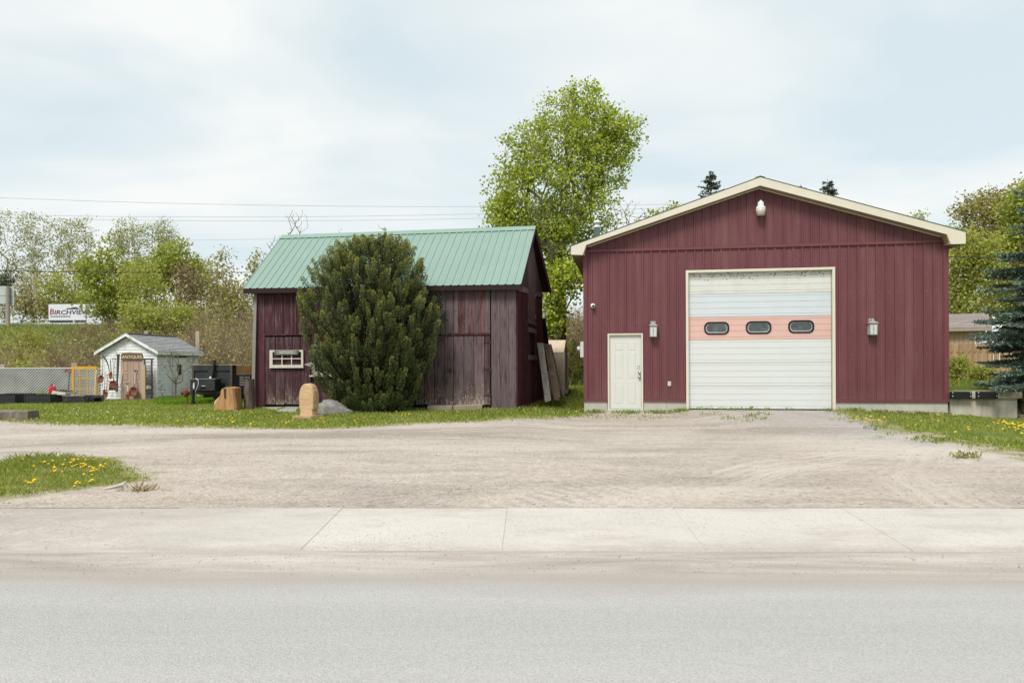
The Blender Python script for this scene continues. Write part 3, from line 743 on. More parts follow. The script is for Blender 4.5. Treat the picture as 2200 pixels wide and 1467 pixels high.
FRp = Vector((.10, 19.5)); FLp = Vector((-7.10, 20.57)); BRp = Vector((.95, 24.05))
ang = math.atan2(FRp.y - FLp.y, FRp.x - FLp.x)
BF = Frame(FLp.x, FLp.y, ang); BL = (FRp - FLp).length
SFang = math.atan2(BRp.y - FRp.y, BRp.x - FRp.x); SF = Frame(FRp.x, FRp.y, SFang); SD = (BRp - FRp).length
barn = BF.empty('old_barn', 'weathered maroon board barn with teal green metal roof', 'barn')
def sub(name, parent, frame=None, pf=None):
    o = bpy.data.objects.new(name, None); COL.objects.link(o); o.parent = parent; o.empty_display_size = .2
    if frame is not None:
        l = pf.local((frame.X, frame.Y, 0)); o.location = l; o.rotation_euler = (0, 0, frame.ang - pf.ang)
    return o
rb = random.Random(11)
def boards(parent, x0, x1, z0, z1, wd, m, y=0., t=.022, name='board', gap=.007, zj=.01, ws=None):
    xs_ = [x0]
    while xs_[-1] < x1 - wd * .5:
        xs_.append(min(x1, xs_[-1] + wd * rb.uniform(.85, 1.18)))
    if x1 - xs_[-1] > .02: xs_.append(x1)
    xs_[-1] = x1
    for a, b_ in zip(xs_[:-1], xs_[1:]):
        j = rb.uniform(-.004, .004); mm = m if not isinstance(m, list) else rb.choice(m)
        za = z0(a) if callable(z0) else z0; zb1 = z1(a) if callable(z1) else z1; zb2 = z1(b_) if callable(z1) else z1
        dz = rb.uniform(-zj, zj)
        MB().prism([(a + gap, y - t + j, za + dz), (b_ - gap, y - t + j, za + dz), (b_ - gap, y - t + j, zb2), (a + gap, y - t + j, zb1)], (0, t, 0)).build(name, mm, parent)
    return xs_
WT = 3.62                                     # wall top at the eave
fwall = sub('front_wall', barn)
MB().box(.02, BL - .03, .012, .05, .25, WT).build('wall_core', m_black, fwall)
bx = lambda px, py=700: BF.on(px, py)[0]
bz = lambda px, py: BF.on(px, py)[1]
zbase = .30
x_ld0, x_ld1 = bx(571), bx(668); z_ld1 = bz(610, 724)
x_rd0, x_rd1 = bx(893), bx(1053.5); z_rd1 = bz(1000, 721.5); z_rd0 = bz(980, 868.5)
# corner board, boards above the left door with battens
boards(fwall, 0.0, x_ld0 - .02, zbase, WT, .30, m_barn)
boards(fwall, x_ld0 - .02, x_ld1 + .02, z_ld1 + .05, WT, .235, m_barn)
for px, y1 in ((588, 719), (607, 722), (629, 722), (647, 722)):
    MB().box(bx(px) - .03, bx(px) + .03, -.044, -.024, bz(px, y1) + .02, WT - .02).build('batten', m_barn, fwall)
MB().box(x_ld0 - .01, x_ld1 + .02, -.05, -.022, z_ld1 + .045, z_ld1 + .075).build('door_header', m_barn, fwall)
boards(fwall, x_ld1 + .02, x_rd0 - .05, zbase, WT, .26, m_barn)
boards(fwall, x_rd0 - .05, bx(957), z_rd1 + .05, WT, .24, [m_barng, m_barn])
boards(fwall, x_rd1 + .02, BL + .02, zbase - .02, WT, .235, m_barng)
for px in (1072, 1091, 1104): MB().box(bx(px) - .022, bx(px) + .022, -.042, -.026, zbase + .02, WT - .03).build('batten', m_barng, fwall)
# hay door above, red peeling boards
hd = sub('hay_door', barn); xh0, xh1 = bx(957), bx(1051)
boards(hd, xh0, bx(980), z_rd1 + .07, WT - .02, .2, m_barng, y=-.012); boards(hd, bx(980), xh1, z_rd1 + .07, WT - .02, .29, m_barnred, y=-.012)
for px in (982, 1003.5, 1026, 1047): MB().box(bx(px) - .04, bx(px) + .035, -.05, -.036, z_rd1 + .07, WT - .04).build('batten', m_barng, hd)
MB().box(bx(948), xh1 + .02, -.065, -.035, z_rd1 + .02, z_rd1 + .062).build('bottom_rail', m_barn, hd)
MB().box(xh1 - .01, xh1 + .03, -.05, -.036, z_rd1 + .02, WT - .03).build('side_rail', m_barng, hd)
# doors
ld = sub('plank_door', barn); boards(ld, x_ld0, x_ld1, bz(610, 868), z_ld1, .265, m_bdoor, y=-.006, t=.028)
MB().box(x_ld0 + .03, x_ld1 - .3, .0, .01, .3, 1.).build('door_back', m_black, ld)
hz = bz(665, 783); hx = bx(668)
MB().prism([(hx - .2, -.042, hz - .008), (hx - .02, -.042, hz - .05), (hx - .02, -.042, hz + .05), (hx - .2, -.042, hz + .012)], (0, .006, 0)).build('hinge', m_hinge, ld)
MB().box(hx - .015, hx + .035, -.044, -.03, hz - .065, hz + .065).build('hinge_plate', m_hinge, ld)
rd = sub('double_door', barn); boards(rd, x_rd0, x_rd1, z_rd0, z_rd1, .262, [m_bdoor, m_bdoorg, m_bdoorg], y=-.008, t=.03)
for py in (736, 793.5, 849.5):
    z = bz(1048, py); x = bx(1053)
    MB().prism([(x - .17, -.05, z - .006), (x, -.05, z - .022), (x, -.05, z + .022), (x - .17, -.05, z + .006)], (0, .01, 0)).build('hinge', m_iron, rd)
    MB().box(x - .005, x + .03, -.05, -.025, z - .045, z + .045).build('hinge_plate', m_iron, rd)
x, z = BF.on(966, 795); MB().box(x - .06, x + .05, -.07, -.04, z - .05, z + .04).build('latch', m_barn, rd); MB().box(x - .02, x + .08, -.085, -.071, z - .012, z + .012).build('latch_bar', m_iron, rd)
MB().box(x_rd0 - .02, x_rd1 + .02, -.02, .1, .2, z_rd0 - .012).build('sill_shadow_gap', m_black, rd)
# second window, half hidden by the bush
wn2 = sub('window', barn); xw0, xw1 = bx(672.5), bx(735); zw0, zw1 = bz(690, 806), bz(690, 740)
MB().box(xw0, xw0 + .07, -.07, -.024, zw0, zw1).build('window_frame', m_sash, wn2); MB().box(xw1 - .07, xw1, -.07, -.024, zw0, zw1).build('window_frame', m_sash, wn2)
MB().box(xw0 + .07, xw1 - .07, -.07, -.024, zw1 - .08, zw1).build('window_frame', m_sash, wn2); MB().box(xw0 + .07, xw1 - .07, -.07, -.024, zw0 + .001, zw0 + .09).build('window_frame', m_sash, wn2)
MB().box(xw0 - .06, xw1 + .06, -.13, -.024, zw0 - .035, zw0).build('window_sill', m_sash, wn2)
MB().box(xw0 + .07, xw1 - .07, -.04, -.03, zw0 + .09, zw1 - .08).build('window_pane', m_glassd, wn2)
MB().box(bx(686.5) - .03, bx(686.5) + .03, -.036, -.023, zbase, zw0 - .04).build('batten', m_barn, fwall)
# eave fascia
# side (gable) wall
swall = sub('side_wall', barn, SF, BF)
sx = lambda px, py: SF.on(px, py)
def gtop(s): return float(np.interp(s, [0, SD * .5, SD], [3.66, 5.36, 3.86]))
def band(s): return 3.52 + (3.74 - 3.52) * s / SD
MB().prism([(.02, .012, .25), (SD - .02, .012, .25), (SD - .02, .012, 3.8), (SD * .5, .012, 5.3), (.02, .012, 3.6)], (0, .05, 0)).build('wall_core', m_black, swall)
sd0, sd1 = sx(1131, 650)[0], sx(1147, 650)[0]; szt, szb = sx(1139, 617)[1], sx(1139, 690)[1]
sw0, sw1 = sx(1132.5, 740)[0], sx(1144.5, 740)[0]; swt, swb = sx(1139, 715)[1], sx(1139, 763)[1]
for a, b_, hole in ((0, sd0, None), (sd0, sd1, 'd'), (sd1, SD, None)):
    if hole is None: boards(swall, a, b_, .2, band, .34, m_barnside, name='board')
    else:
        boards(swall, a, b_, .2, swb, .34, m_barnside); boards(swall, a, b_, swt, szb, .25, m_barnside)
s = .03
while s < SD - .02:
    zt = band(s) - .02
    if sd0 - .03 < s < sd1 + .03:
        MB().box(s - .02, s + .02, -.046, -.026, .22, swb - .08).build('batten', m_barnside, swall)
    else: MB().box(s - .02, s + .02, -.05, -.026, .22, zt).build('batten', m_barnside, swall)
    s += .205
boards(swall, 0, SD, lambda s: band(s) - .02, gtop, .30, [m_barn, m_barnred], y=-.02, name='gable_board')
for a, b_ in ((0, sd0 - .02), (sd1 + .02, SD)):
    MB().prism([(a, -.062, band(a) - .06), (b_, -.062, band(b_) - .06), (b_, -.062, band(b_) + .08), (a, -.062, band(a) + .08)], (0, .02, 0)).build('band_board', m_barng, swall)
hl = sub('loft_door', barn, SF, BF)
boards(hl, sd0, sd1, szb, szt, .22, m_barnred, y=-.03, t=.025)
for py in (635, 680):
    z = sx(1143, py)[1]; MB().prism([(sd1 + .02, -.062, z - .07), (sd1 + .02, -.062, z + .07), (sd1 - .16, -.062, z)], (0, .006, 0)).build('hinge', m_hinge, hl)
MB().box(sd0 - .06, sd1 + .04, -.075, -.05, szb - .1, szb).build('bottom_rail', m_barng, hl)
sw = sub('side_window', barn, SF, BF)
MB().box(sd0 - .05, sd1 + .05, -.075, -.05, swt, swt + .14).build('head_board', m_barng, sw)
MB().box(sd0 - .03, sd1 + .06, -.085, -.05, swb - .14, swb).build('sill_board', m_barng, sw)
MB().box(sd0, sw0 + .03, -.06, -.03, swb, swt).build('jamb', m_barnside, sw); MB().box(sw1 - .02, sd1, -.06, -.03, swb, swt).build('jamb', m_barnside, sw)
MB().box(sw0 + .03, sw1 - .02, -.012, -.004, swb, swt).build('pane', m_black, sw)
# lean-to at the back
lt = sub('lean_to', barn, SF, BF)
MB().prism([(SD + .01, -.02, .3), (SD + 1.35, -.02, .3), (SD + 1.35, -.02, 1.5), (SD + .01, -.02, 2.95)], (0, .1, 0)).build('lean_to_wall', m_barnside, lt)
MB().prism([(SD + .01, -.14, 2.96), (SD + 1.5, -.14, 1.36), (SD + 1.5, -.14, 1.42), (SD + .01, -.14, 3.02)], (0, 3., 0)).build('lean_to_roof', m_shadedwood, lt)
# remaining walls
bl = BF.local((BRp.x, BRp.y, 0)); skew = bl.x - BL
MB().obox((0, .06, .25), (.05, 0, 0), (skew, bl.y - .06, 0), (0, 0, 3.5)).build('left_wall', m_barn, barn)
MB().obox((skew, bl.y, .25), (BL, 0, 0), (0, .05, 0), (0, 0, 3.6)).build('back_wall', m_barn, barn)
# roof
eL, eR = BF.local(P(522, 620, 20.33)), BF.local(P(1120, 611, 19.22))
rL, rR = BF.local(P(605, 508, 22.72)), BF.local(P(1151, 488.5, 21.78))
bR = BF.local(P(1184, 625, 24.25)); bL_ = rL + (bR - rR)
roof = sub('roof', barn)
def roof_sheets(e0, e1, r0, r1, nb, m, parent, name):
    nrm = (e1 - e0).cross(r0 - e0).normalized()
    if nrm.z < 0: nrm = -nrm
    prof = []
    for k in range(nb):
        for (d, h) in ((0, .022), (.07, .022), (.14, .0), (.38, .0), (.42, .004), (.46, 0), (.62, 0), (.66, .004), (.70, 0), (.86, .0), (.93, .022)): prof.append(((k + d) / nb, h))
    prof.append((1., .022)); per = 44
    for a in range(0, len(prof) - 1, per):
        seg = prof[a:a + per + 1]; vs = []; fs = []
        for t, h in seg: vs += [e0.lerp(e1, t) + nrm * h, r0.lerp(r1, t) + nrm * h]
        for i in range(len(seg) - 1): fs.append((2 * i, 2 * i + 2, 2 * i + 3, 2 * i + 1))
        MB().add(vs, fs).build(name, m, parent)
    return nrm
nF = roof_sheets(eL, eR, rL, rR, 37, m_teal, roof, 'roof_panel')
nB = roof_sheets(bL_, bR, rL, rR, 37, m_teal, roof, 'roof_panel')
for a, b_, c2, d, nn in ((eL, eR, rL, rR, nF), (bL_, bR, rL, rR, nB)):
    MB().prism([p - nn * .012 for p in (a, b_, d, c2)], -nn * .05).build('roof_deck', m_shadedwood, roof)
up = Vector((0, 0, 1))
mb = MB(); fv = (eL - rL).normalized(); bv = (bL_ - rL).normalized()
vs = [rL + fv * .19 + nF * .026, rL + up * .045, rL + bv * .19 + nB * .026, rR + fv * .19 + nF * .026, rR + up * .045, rR + bv * .19 + nB * .026]
mb.add(vs, [(0, 3, 4, 1), (1, 4, 5, 2)]).build('ridge_cap', m_teal, roof)
dirx = (eR - eL).normalized()
MB().prism([eL + Vector((0, .01, -.016)), eR + Vector((0, .01, -.016)), eR + Vector((0, .01, -.13)), eL + Vector((0, .01, -.13))], (0, .03, 0)).build('eave_board', m_shadedwood, roof)  # shadow on this board is put into its wood colour
MB().prism([eL + Vector((0, .05, -.13)), eR + Vector((0, .05, -.13)), eR + Vector((0, .35, -.10)), eL + Vector((0, .35, -.10))], (0, 0, .02)).build('eave_soffit', m_shadedwood, roof)
for a, r_, nn in ((eR, rR, nF), (bR, rR, nB)):
    q = -nn * .062
    MB().prism([a + q, r_ + q, r_ + q - up * .10, a + q - up * .10], dirx * -.03).build('barge_board', m_barnside, roof)
    MB().prism([a + nn * .028, r_ + nn * .028, r_ - nn * .06, a - nn * .06], dirx * .012).build('roof_edge_trim', m_shadedwood, roof)

# ------------------------------------------------------------------ things on and around the barn
m_greyboard = mat('weathered_grey_board', (.26, .24, .21), .9, .25, 9, .4, 40, stretch=(1, 1, .1), orand=.15)
m_brownboard = mat('weathered_brown_door', (.15, .105, .075), .9, .25, 9, .4, 40, stretch=(1, 1, .1), orand=.15)
m_signwood = mat('grey_sign_board', (.20, .205, .19), .85, .25, 10, stretch=(.1, 1, 1))
def in_frame(fr, name, label, cat, x, y, z, group=None): return thing(name, label, cat, fr.world(x, y, z), fr.ang, group)
# white six pane sash hung on the door
x0, z0 = BF.on(580, 788.5, -.07); x1, z1 = BF.on(652, 751.5, -.07)
t = in_frame(BF, 'window_sash', 'small white six pane window sash hung on the left barn door', 'window', x0, -.075, z0); sw_, sh_ = x1 - x0, z1 - z0
MB().box(0, .085, -.02, .02, 0, sh_).build('stile', m_sash, t); MB().box(sw_ - .06, sw_, -.02, .02, 0, sh_).build('stile', m_sash, t)
MB().box(.085, sw_ - .06, -.02, .02, 0, .06).build('rail', m_sash, t); MB().box(.085, sw_ - .06, -.02, .02, sh_ - .055, sh_).build('rail', m_sash, t)
for k in (1, 2): xx = .085 + (sw_ - .145) * k / 3; MB().box(xx - .014, xx + .014, -.016, .012, .06, sh_ - .055).build('muntin', m_sash, t)
MB().box(.085, sw_ - .06, -.0175, .0, sh_ * .46, sh_ * .46 + .026).build('muntin', m_sash, t)
MB().box(-.01, sw_ + .01, -.03, .02, -.025, -.001).build('bottom_ledge', m_sash, t)
x0, z0 = BF.on(590, 762, -.12); x1, z1 = BF.on(641, 752, -.12)
t = in_frame(BF, 'hanging_sign', 'small grey board sign with pale lettering over the white sash', 'sign', x0, -.12, z0); sw_, sh_ = x1 - x0, z1 - z0
MB().box(0, sw_, -.014, .014, 0, sh_).build('sign_board', m_signwood, t)
for a in (0, sw_ - .05): MB().box(a, a + .05, -.02, -.0145, 0, sh_).build('end_strip', m_brownboard, t)
text_obj('lettering', 'ANTIQUES', mat('pale_letter_paint', (.50, .52, .50), .7, .1, 20), t, (sw_ / 2, -.017, sh_ / 2), sh_ * .72)
# grey pole at the left corner
t = thing('weathered_pole', 'thin grey weathered pole leaning on the barn left corner', 'pole', (0, 0, 0))
a, b_ = P(543, 879, 20.35), P(549, 628, 20.50); a.z = gz(a.x, a.y)
mb = MB(); mb.obox(a - Vector((.05, 0, 0)), (.085, 0, 0), (0, .06, 0), b_ - a); mb.build('pole_shaft', m_greyboard, t)
# flat stones in front of the left door, slabs at the double door
m_flag = concrete('grey_flagstone', (.36, .35, .31), (.22, .21, .15), .6, 3.)
def flag(poly, h, label, name='flagstone', cat='stepping stone', grp=None, m=None):
    pts = [GP(x, y) for x, y in poly]; z = max(p.z for p in pts)
    mb = MB(); mb.prism([(p.x, p.y, z + h) for p in pts], (0, 0, -h - .06)); o = mb.build(name, m or m_flag, None, bevel=.012)
    return tag(o, label, cat, grp)
flag([(562, 877), (608, 869), (628, 871), (594, 882)], .03, 'grey flagstone nearest the barn left corner', grp='flat stones before the left door')
flag([(595, 886), (630, 870), (648, 872), (636, 887)], .035, 'grey flagstone beside the carved wooden marker', grp='flat stones before the left door')
m_plankslab = mat('tan_weathered_slab', (.31, .26, .20), .9, .2, 6, .4, 30, dirt=(.2, .16, .12), dirtamt=.4)
flag([(918, 882), (925, 873), (984, 871), (972, 881)], .10, 'tan weathered slab at the left half of the double door', 'door_slab', 'slab', 'slabs under the double door', m_plankslab)
flag([(974, 882), (990, 871), (1043, 870), (1036, 880)], .11, 'tan weathered slab at the right half of the double door', 'door_slab', 'slab', 'slabs under the double door', m_plankslab)
# boulder
c0 = GP(716, 890); s_ = c0.y / F
t = thing('boulder', 'large grey granite boulder beside the evergreen bush', 'boulder', (c0.x, c0.y + .02, c0.z))
rng = np.random.RandomState(4); nu, nv = 26, 14; vs = []; fs = []
for i in range(nv + 1):
    a = math.pi * i / nv
    for k in range(nu):
        b_ = 2 * math.pi * k / nu
        d = np.array([math.sin(a) * math.cos(b_), math.sin(a) * math.sin(b_), math.cos(a)])
        x = d[0] * .46; hz = .44 * (1.0 - .62 * (x + .46) / .92) if d[2] > 0 else .12
        nz = 1 + .07 * math.sin(5 * d[0] + 2) + .06 * math.sin(7 * d[2] + 3 * d[1]) + .035 * math.sin(13 * d[0] + 9 * d[2]) + rng.uniform(-.02, .02)
        q = np.sign(d) * np.abs(d) ** .75
        vs.append((q[0] * .45 * nz, q[1] * .28 * nz, max(-.05, q[2] * hz * nz)))
for i in range(nv):
    for k in range(nu): q = (k + 1) % nu; fs.append((i * nu + k, (i + 1) * nu + k, (i + 1) * nu + q, i * nu + q))
m_rock, n, b = new_mat('speckled_granite'); co = n.coord()
f1 = n.noise(co, 7, 7, .75); f2 = n.noise(co, 60, 3, .8)
cc = n.ramp(f1, [(.3, (.14, .135, .125)), (.5, (.25, .24, .215)), (.7, (.36, .35, .32))]); cc = n.mix(n.step(f2, .55, .68), cc, (.12, .115, .1))
n.put(b.inputs['Base Color'], cc); b.inputs['Roughness'].default_value = .95; n.put(b.inputs['Normal'], n.bump(n.math('ADD', f1, n.math('MULTIPLY', f2, .3)), .9, .05))
MB().add(vs, fs).build('stone', m_rock, t, True)
# carved wooden marker on a board
m_freshwood = mat('fresh_cut_pale_wood', (.56, .39, .22), .75, .16, 9, .6, 34, stretch=(.6, .6, 2.2), dirt=(.40, .235, .115), dirtamt=.65, dirtscale=7)
c0 = GP(664, 898); s_ = c0.y / F; fa = math.radians(-8)
t = thing('carved_marker', 'pale carved wooden marker with rounded top on a square board', 'carving', c0, fa)
fr_ = [(-.5, 0), (-.48, .27), (-.40, .36), (-.53, .38), (-.56, .60), (-.535, .62), (-.56, .66), (-.57, 1.18), (-.53, 1.42), (-.42, 1.65), (-.25, 1.80), (0, 1.86)]
prof = [(x * 17.5 * s_ * 1.75, z * 37.5 * s_) for x, z in fr_]; full = prof + [(-x, z) for x, z in reversed(prof[:-1])]
mb = MB(); n_ = len(full); dep = .16; vs = []
layers = [(-dep, .88), (-dep + .05, 1.), (dep - .05, 1.), (dep, .9)]
for y, k in layers: vs += [(x * k, y, .05 + z * (1 - (1 - k) * .25)) for x, z in full]
fs = [tuple(range(n_)), tuple(reversed(range(3 * n_, 4 * n_)))]
for L_ in range(3): fs += [(L_ * n_ + i, (L_ + 1) * n_ + i, (L_ + 1) * n_ + (i + 1) % n_, L_ * n_ + (i + 1) % n_) for i in range(n_)]
mb.add(vs, fs).build('carved_body', m_freshwood, t)
mb = MB(); mb.obox((-.31, -.2, -.02), (.50, -.13, 0), (.14, .42, 0), (0, 0, .085)); mb.build('base_board', mat('pinkish_board', (.43, .28, .185), .8, .15, 6), t)
# boot shaped carved stump
c0 = GP(492, 881); s_ = c0.y / F
t = thing('carved_stump', 'orange cut log stump carved stepwise like a boot', 'stump', c0, math.radians(-6))
m_cut = mat('orange_cut_wood', (.42, .23, .105), .8, .3, 12, .7, 30, stretch=(1, 1, .14), dirt=(.16, .085, .045), dirtamt=.7, dirtscale=7)
m_cutpale = mat('pale_cut_face', (.60, .41, .235), .8, .1, 7, .2, 40)
prof = [(-25, 0), (-26, 14), (-24, 20), (-17, 27), (-12, 31), (-10, 41), (-8, 46), (4, 50), (21, 48), (24, 20), (26, 5), (25, 0)]
q = [(x * s_ * 1.02, z * s_) for x, z in prof]; n_ = len(q); vs = []; lay = [(-.24, .80), (-.19, .97), (-.06, 1.), (.1, 1.), (.22, .85)]
for y, k in lay: vs += [(x * k + .0, y, z) for x, z in q]
fs = [tuple(range(n_)), tuple(reversed(range(4 * n_, 5 * n_)))]
for L_ in range(4): fs += [(L_ * n_ + i, (L_ + 1) * n_ + i, (L_ + 1) * n_ + (i + 1) % n_, L_ * n_ + (i + 1) % n_) for i in range(n_)]
o = MB().add(vs, fs).build('stump_body', m_cut, t); o.data.materials.append(m_cutpale)
for p in o.data.polygons:
    if abs(p.normal.y) < .75 and p.center.x < .03 and p.center.z > .16 : p.material_index = 1
    if p.normal.z > .6: p.material_index = 1
mb = MB(); mb.prism([(-.02 * 1, -.246, .57), (.05, -.246, .58), (.045, -.246, .30), (-.005, -.246, .33)], (0, .05, 0)); mb.build('bark_strip', mat('dark_bark', (.06, .04, .028), .95, .3, 9), t)
# upright bark log
c0 = GP(532.5, 880); s_ = c0.y / F
t = thing('bark_log', 'upright bark covered log with pale sawn top by barn corner', 'log', (c0.x, c0.y + .1, c0.z))
m_bark, n, b = new_mat('ridged_bark'); co = n.coord(); v = n.mapping(co, scale=(1, 1, .12))
f1 = n.noise(v, 24, 5, .65); n.put(b.inputs['Base Color'], n.ramp(f1, [(.35, (.045, .034, .027)), (.6, (.17, .135, .105)), (.8, (.27, .22, .175))])); b.inputs['Roughness'].default_value = .95
n.put(b.inputs['Normal'], n.bump(f1, 1., .06)); MATS['bark'] = m_bark
r = 10.5 * s_; H = 63 * s_
mb = MB(); nu = 24; vs = []; fs = []
for i in range(6):
    for k in range(nu):
        th = 2 * math.pi * k / nu; rr = r * (1 + .05 * math.sin(9 * th + i) + .03 * math.sin(3 * th)) * (1.04 - .01 * i); vs.append((rr * math.cos(th), rr * math.sin(th), H * i / 5 + (.03 * math.cos(th) if i == 5 else 0)))
for i in range(5):
    for k in range(nu): fs.append((i * nu + k, i * nu + (k + 1) % nu, (i + 1) * nu + (k + 1) % nu, (i + 1) * nu + k))
MB().add(vs, fs).build('bark', m_bark, t, True)
MB().add([(x * .97, y * .97, z + .003) for x, y, z in vs[-nu:]], [tuple(range(nu))]).build('sawn_top', m_cutpale, t)
# boards and shutters leaning on the barn's far corner
def lean(name, label, cat, pts, Yb, Yt, m, slats=0, th=.04):
    """quad given as pixel corners (tl, tr, br, bl)"""
    w_ = [P(*pts[0], Yt), P(*pts[1], Yt), P(*pts[2], Yb), P(*pts[3], Yb)]
    o = w_[3]; t = thing(name, label, cat, (o.x, o.y, o.z)); q = [p - o for p in w_]
    nrm = (q[1] - q[0]).cross(q[3] - q[0]).normalized()
    if nrm.y > 0: nrm = -nrm
    MB().prism(q, -nrm * th).build('panel', m, t)
    return t, q, nrm
t, q, nn = lean('plank', 'grey weathered plank standing first of the pieces leaning on the barn', 'plank', [(1154, 736), (1167.5, 737), (1184, 860), (1171, 864)], 21.2, 21.75, m_greyboard)
for fz in (.1, .45, .8):
    a = q[0].lerp(q[3], fz); e = (q[1] - q[0]); dn = (q[3] - q[0]).normalized()
    MB().obox(a + nn * .016 + e * .05, e * .9, dn * .12, nn * -.015).build('cross_strip', m_greyboard, t)
t, q, nn = lean('old_shutter', 'brown louvred old shutter leaning behind the grey plank', 'shutter', [(1168.5, 738), (1182, 740), (1204, 853), (1190, 859)], 21.9, 22.5, m_brownboard)
dn = q[3] - q[0]; e = q[1] - q[0]
for a, b_ in ((0, .14), (.86, 1.)): MB().prism([q[0] + e * a + nn * .02, q[0] + e * b_ + nn * .02, q[3] + (q[2] - q[3]) * b_ + nn * .02, q[3] + (q[2] - q[3]) * a + nn * .02], -nn * .019).build('stile', m_brownboard, t)
for f0, f1_ in ((0, .08), (.34, .42), (.50, .57), (.92, 1)): MB().obox(q[0] + dn * f0 + e * .15 + nn * .018, e * .7, dn * (f1_ - f0), nn * -.017).build('rail', m_brownboard, t)
for k in (.3, .5, .7): MB().obox(q[0] + dn * .58 + e * k + nn * .012, e * .06, dn * .33, nn * -.011).build('slat', m_brownboard, t)
lean('thin_board', 'thin dark board leaning against the beige shelter', 'board', [(1182, 739), (1184.5, 739), (1214, 855), (1210, 853)], 22.6, 23.2, m_brownboard, th=.12)

# beige fabric shelter
m_canvas, n, b = new_mat('beige_canvas'); co = n.coord(); f1 = n.noise(n.mapping(co, scale=(1, 1, .35)), 5, 3, .5)
n.put(b.inputs['Base Color'], n.ramp(f1, [(.3, (.50, .40, .29)), (.7, (.60, .49, .37))])); b.inputs['Roughness'].default_value = .8; n.put(b.inputs['Normal'], n.bump(f1, .8, .08))
m_tarp = mat('crinkled_yellow_plastic', (.40, .28, .12), .45, .35, 9, .8, 14, spec=.5)
Yt = 25.5; o = P(1212, 838, Yt); zt = P(1212, 731, Yt + 1.).z
t = thing('fabric_shelter', 'beige fabric peaked shelter with clear plastic end behind the barn', 'shelter', (o.x, o.y, o.z), math.radians(-9))
hw, hgt, pk = .95, P(1205, 757, Yt).z - o.z, zt - o.z
L_ = 1.6
# gable end faces right, long side faces camera: ridge runs along x
A = [(-L_, 0, 0), (0, 0, 0), (0, 0, hgt), (-L_, 0, hgt)]
rid = [(-L_, .75, pk), (0, .75, pk)]; B = [(-L_, 1.5, 0), (0, 1.5, 0), (0, 1.5, hgt), (-L_, 1.5, hgt)]
MB().prism([A[0], A[1], A[2], A[3]], (0, .03, 0)).build('side_sheet', m_canvas, t)
MB().prism([A[3], A[2], rid[1], rid[0]], (0, .0, -.03)).build('roof_sheet', m_canvas, t); MB().prism([rid[0], rid[1], B[2], B[3]], (0, 0, -.03)).build('roof_sheet', m_canvas, t)
MB().prism([(0.005, .03, 0), (0.005, 1.47, 0), (0.005, 1.47, hgt), (0.005, .75, pk - .05), (0.005, .03, hgt)], (-.02, 0, 0)).build('plastic_end', m_tarp, t)
for y in (0.01, 1.5): MB().tube([(.02, y, -.1), (.02, y, hgt)], .018, 8).build('frame_pole', m_galv, t)
MB().box(-.25, .15, -.25, 1.2, -.12, -.0).build('floor_board', m_greyboard, t)

# ------------------------------------------------------------------ white shed and the antiques display
m_shedw, n, b = new_mat('peeling_white_paint'); co = n.coord(); v = n.mapping(co, scale=(.35, .35, 1.2))
f1 = n.noise(v, 16, 6, .75); f2 = n.noise(co, 2.2, 4, .6); _, _, z = n.sep(co)
cc = n.ramp(n.noise(co, 3, 3), [(.3, (.68, .695, .69)), (.7, (.76, .775, .77))])
pm = n.step(n.math('ADD', f1, n.math('MULTIPLY', n.math('SUBTRACT', f2, .5), .45)), .56, .60)
n.put(b.inputs['Base Color'], n.mix(n.math('MULTIPLY', pm, .8), cc, n.ramp(f2, [(.4, (.13, .125, .12)), (.6, (.27, .235, .18))])))
b.inputs['Roughness'].default_value = .85; n.put(b.inputs['Normal'], n.bump(n.math('MULTIPLY', pm, -1.), .4, .01))
m_shingle = mat('grey_asphalt_shingle', (.27, .275, .275), .95, .25, 12, .5, 90, orand=.12)
m_rust = mat('rusty_iron', (.185, .072, .042), .85, .3, 9, .3, 50, dirt=(.27, .13, .085), dirtamt=.5, dirtscale=8)
m_rustred = mat('flaking_red_iron', (.26, .075, .045), .8, .3, 9, .3, 50, dirt=(.5, .4, .33), dirtamt=.6, dirtscale=14)
m_handle = mat('grey_weathered_handle', (.27, .25, .225), .85, .2, 14, stretch=(1, 1, .2))
m_darkh = mat('dark_handle', (.07, .068, .065), .7, .2, 10)
m_paleh = mat('pale_worn_handle', (.42, .38, .32), .8, .15, 12)
m_wtool = mat('white_painted_tool', (.58, .57, .53), .6, .06, 9, dirt=(.4, .36, .3), dirtamt=.4)
m_pinewood = mat('new_tan_post_wood', (.46, .33, .20), .85, .12, 5, stretch=(1, 1, .15), orand=.1)
m_greypost = mat('grey_tan_post_wood', (.38, .31, .235), .85, .12, 5, stretch=(1, 1, .15), orand=.1)
m_blackmetal = mat('black_painted_metal', (.022, .024, .025), .5, .15, 6, spec=.4)
m_yellow = mat('mustard_yellow_paint', (.60, .335, .035), .55, .06, 6, dirt=(.45, .27, .06), dirtamt=.3, dirtscale=8)

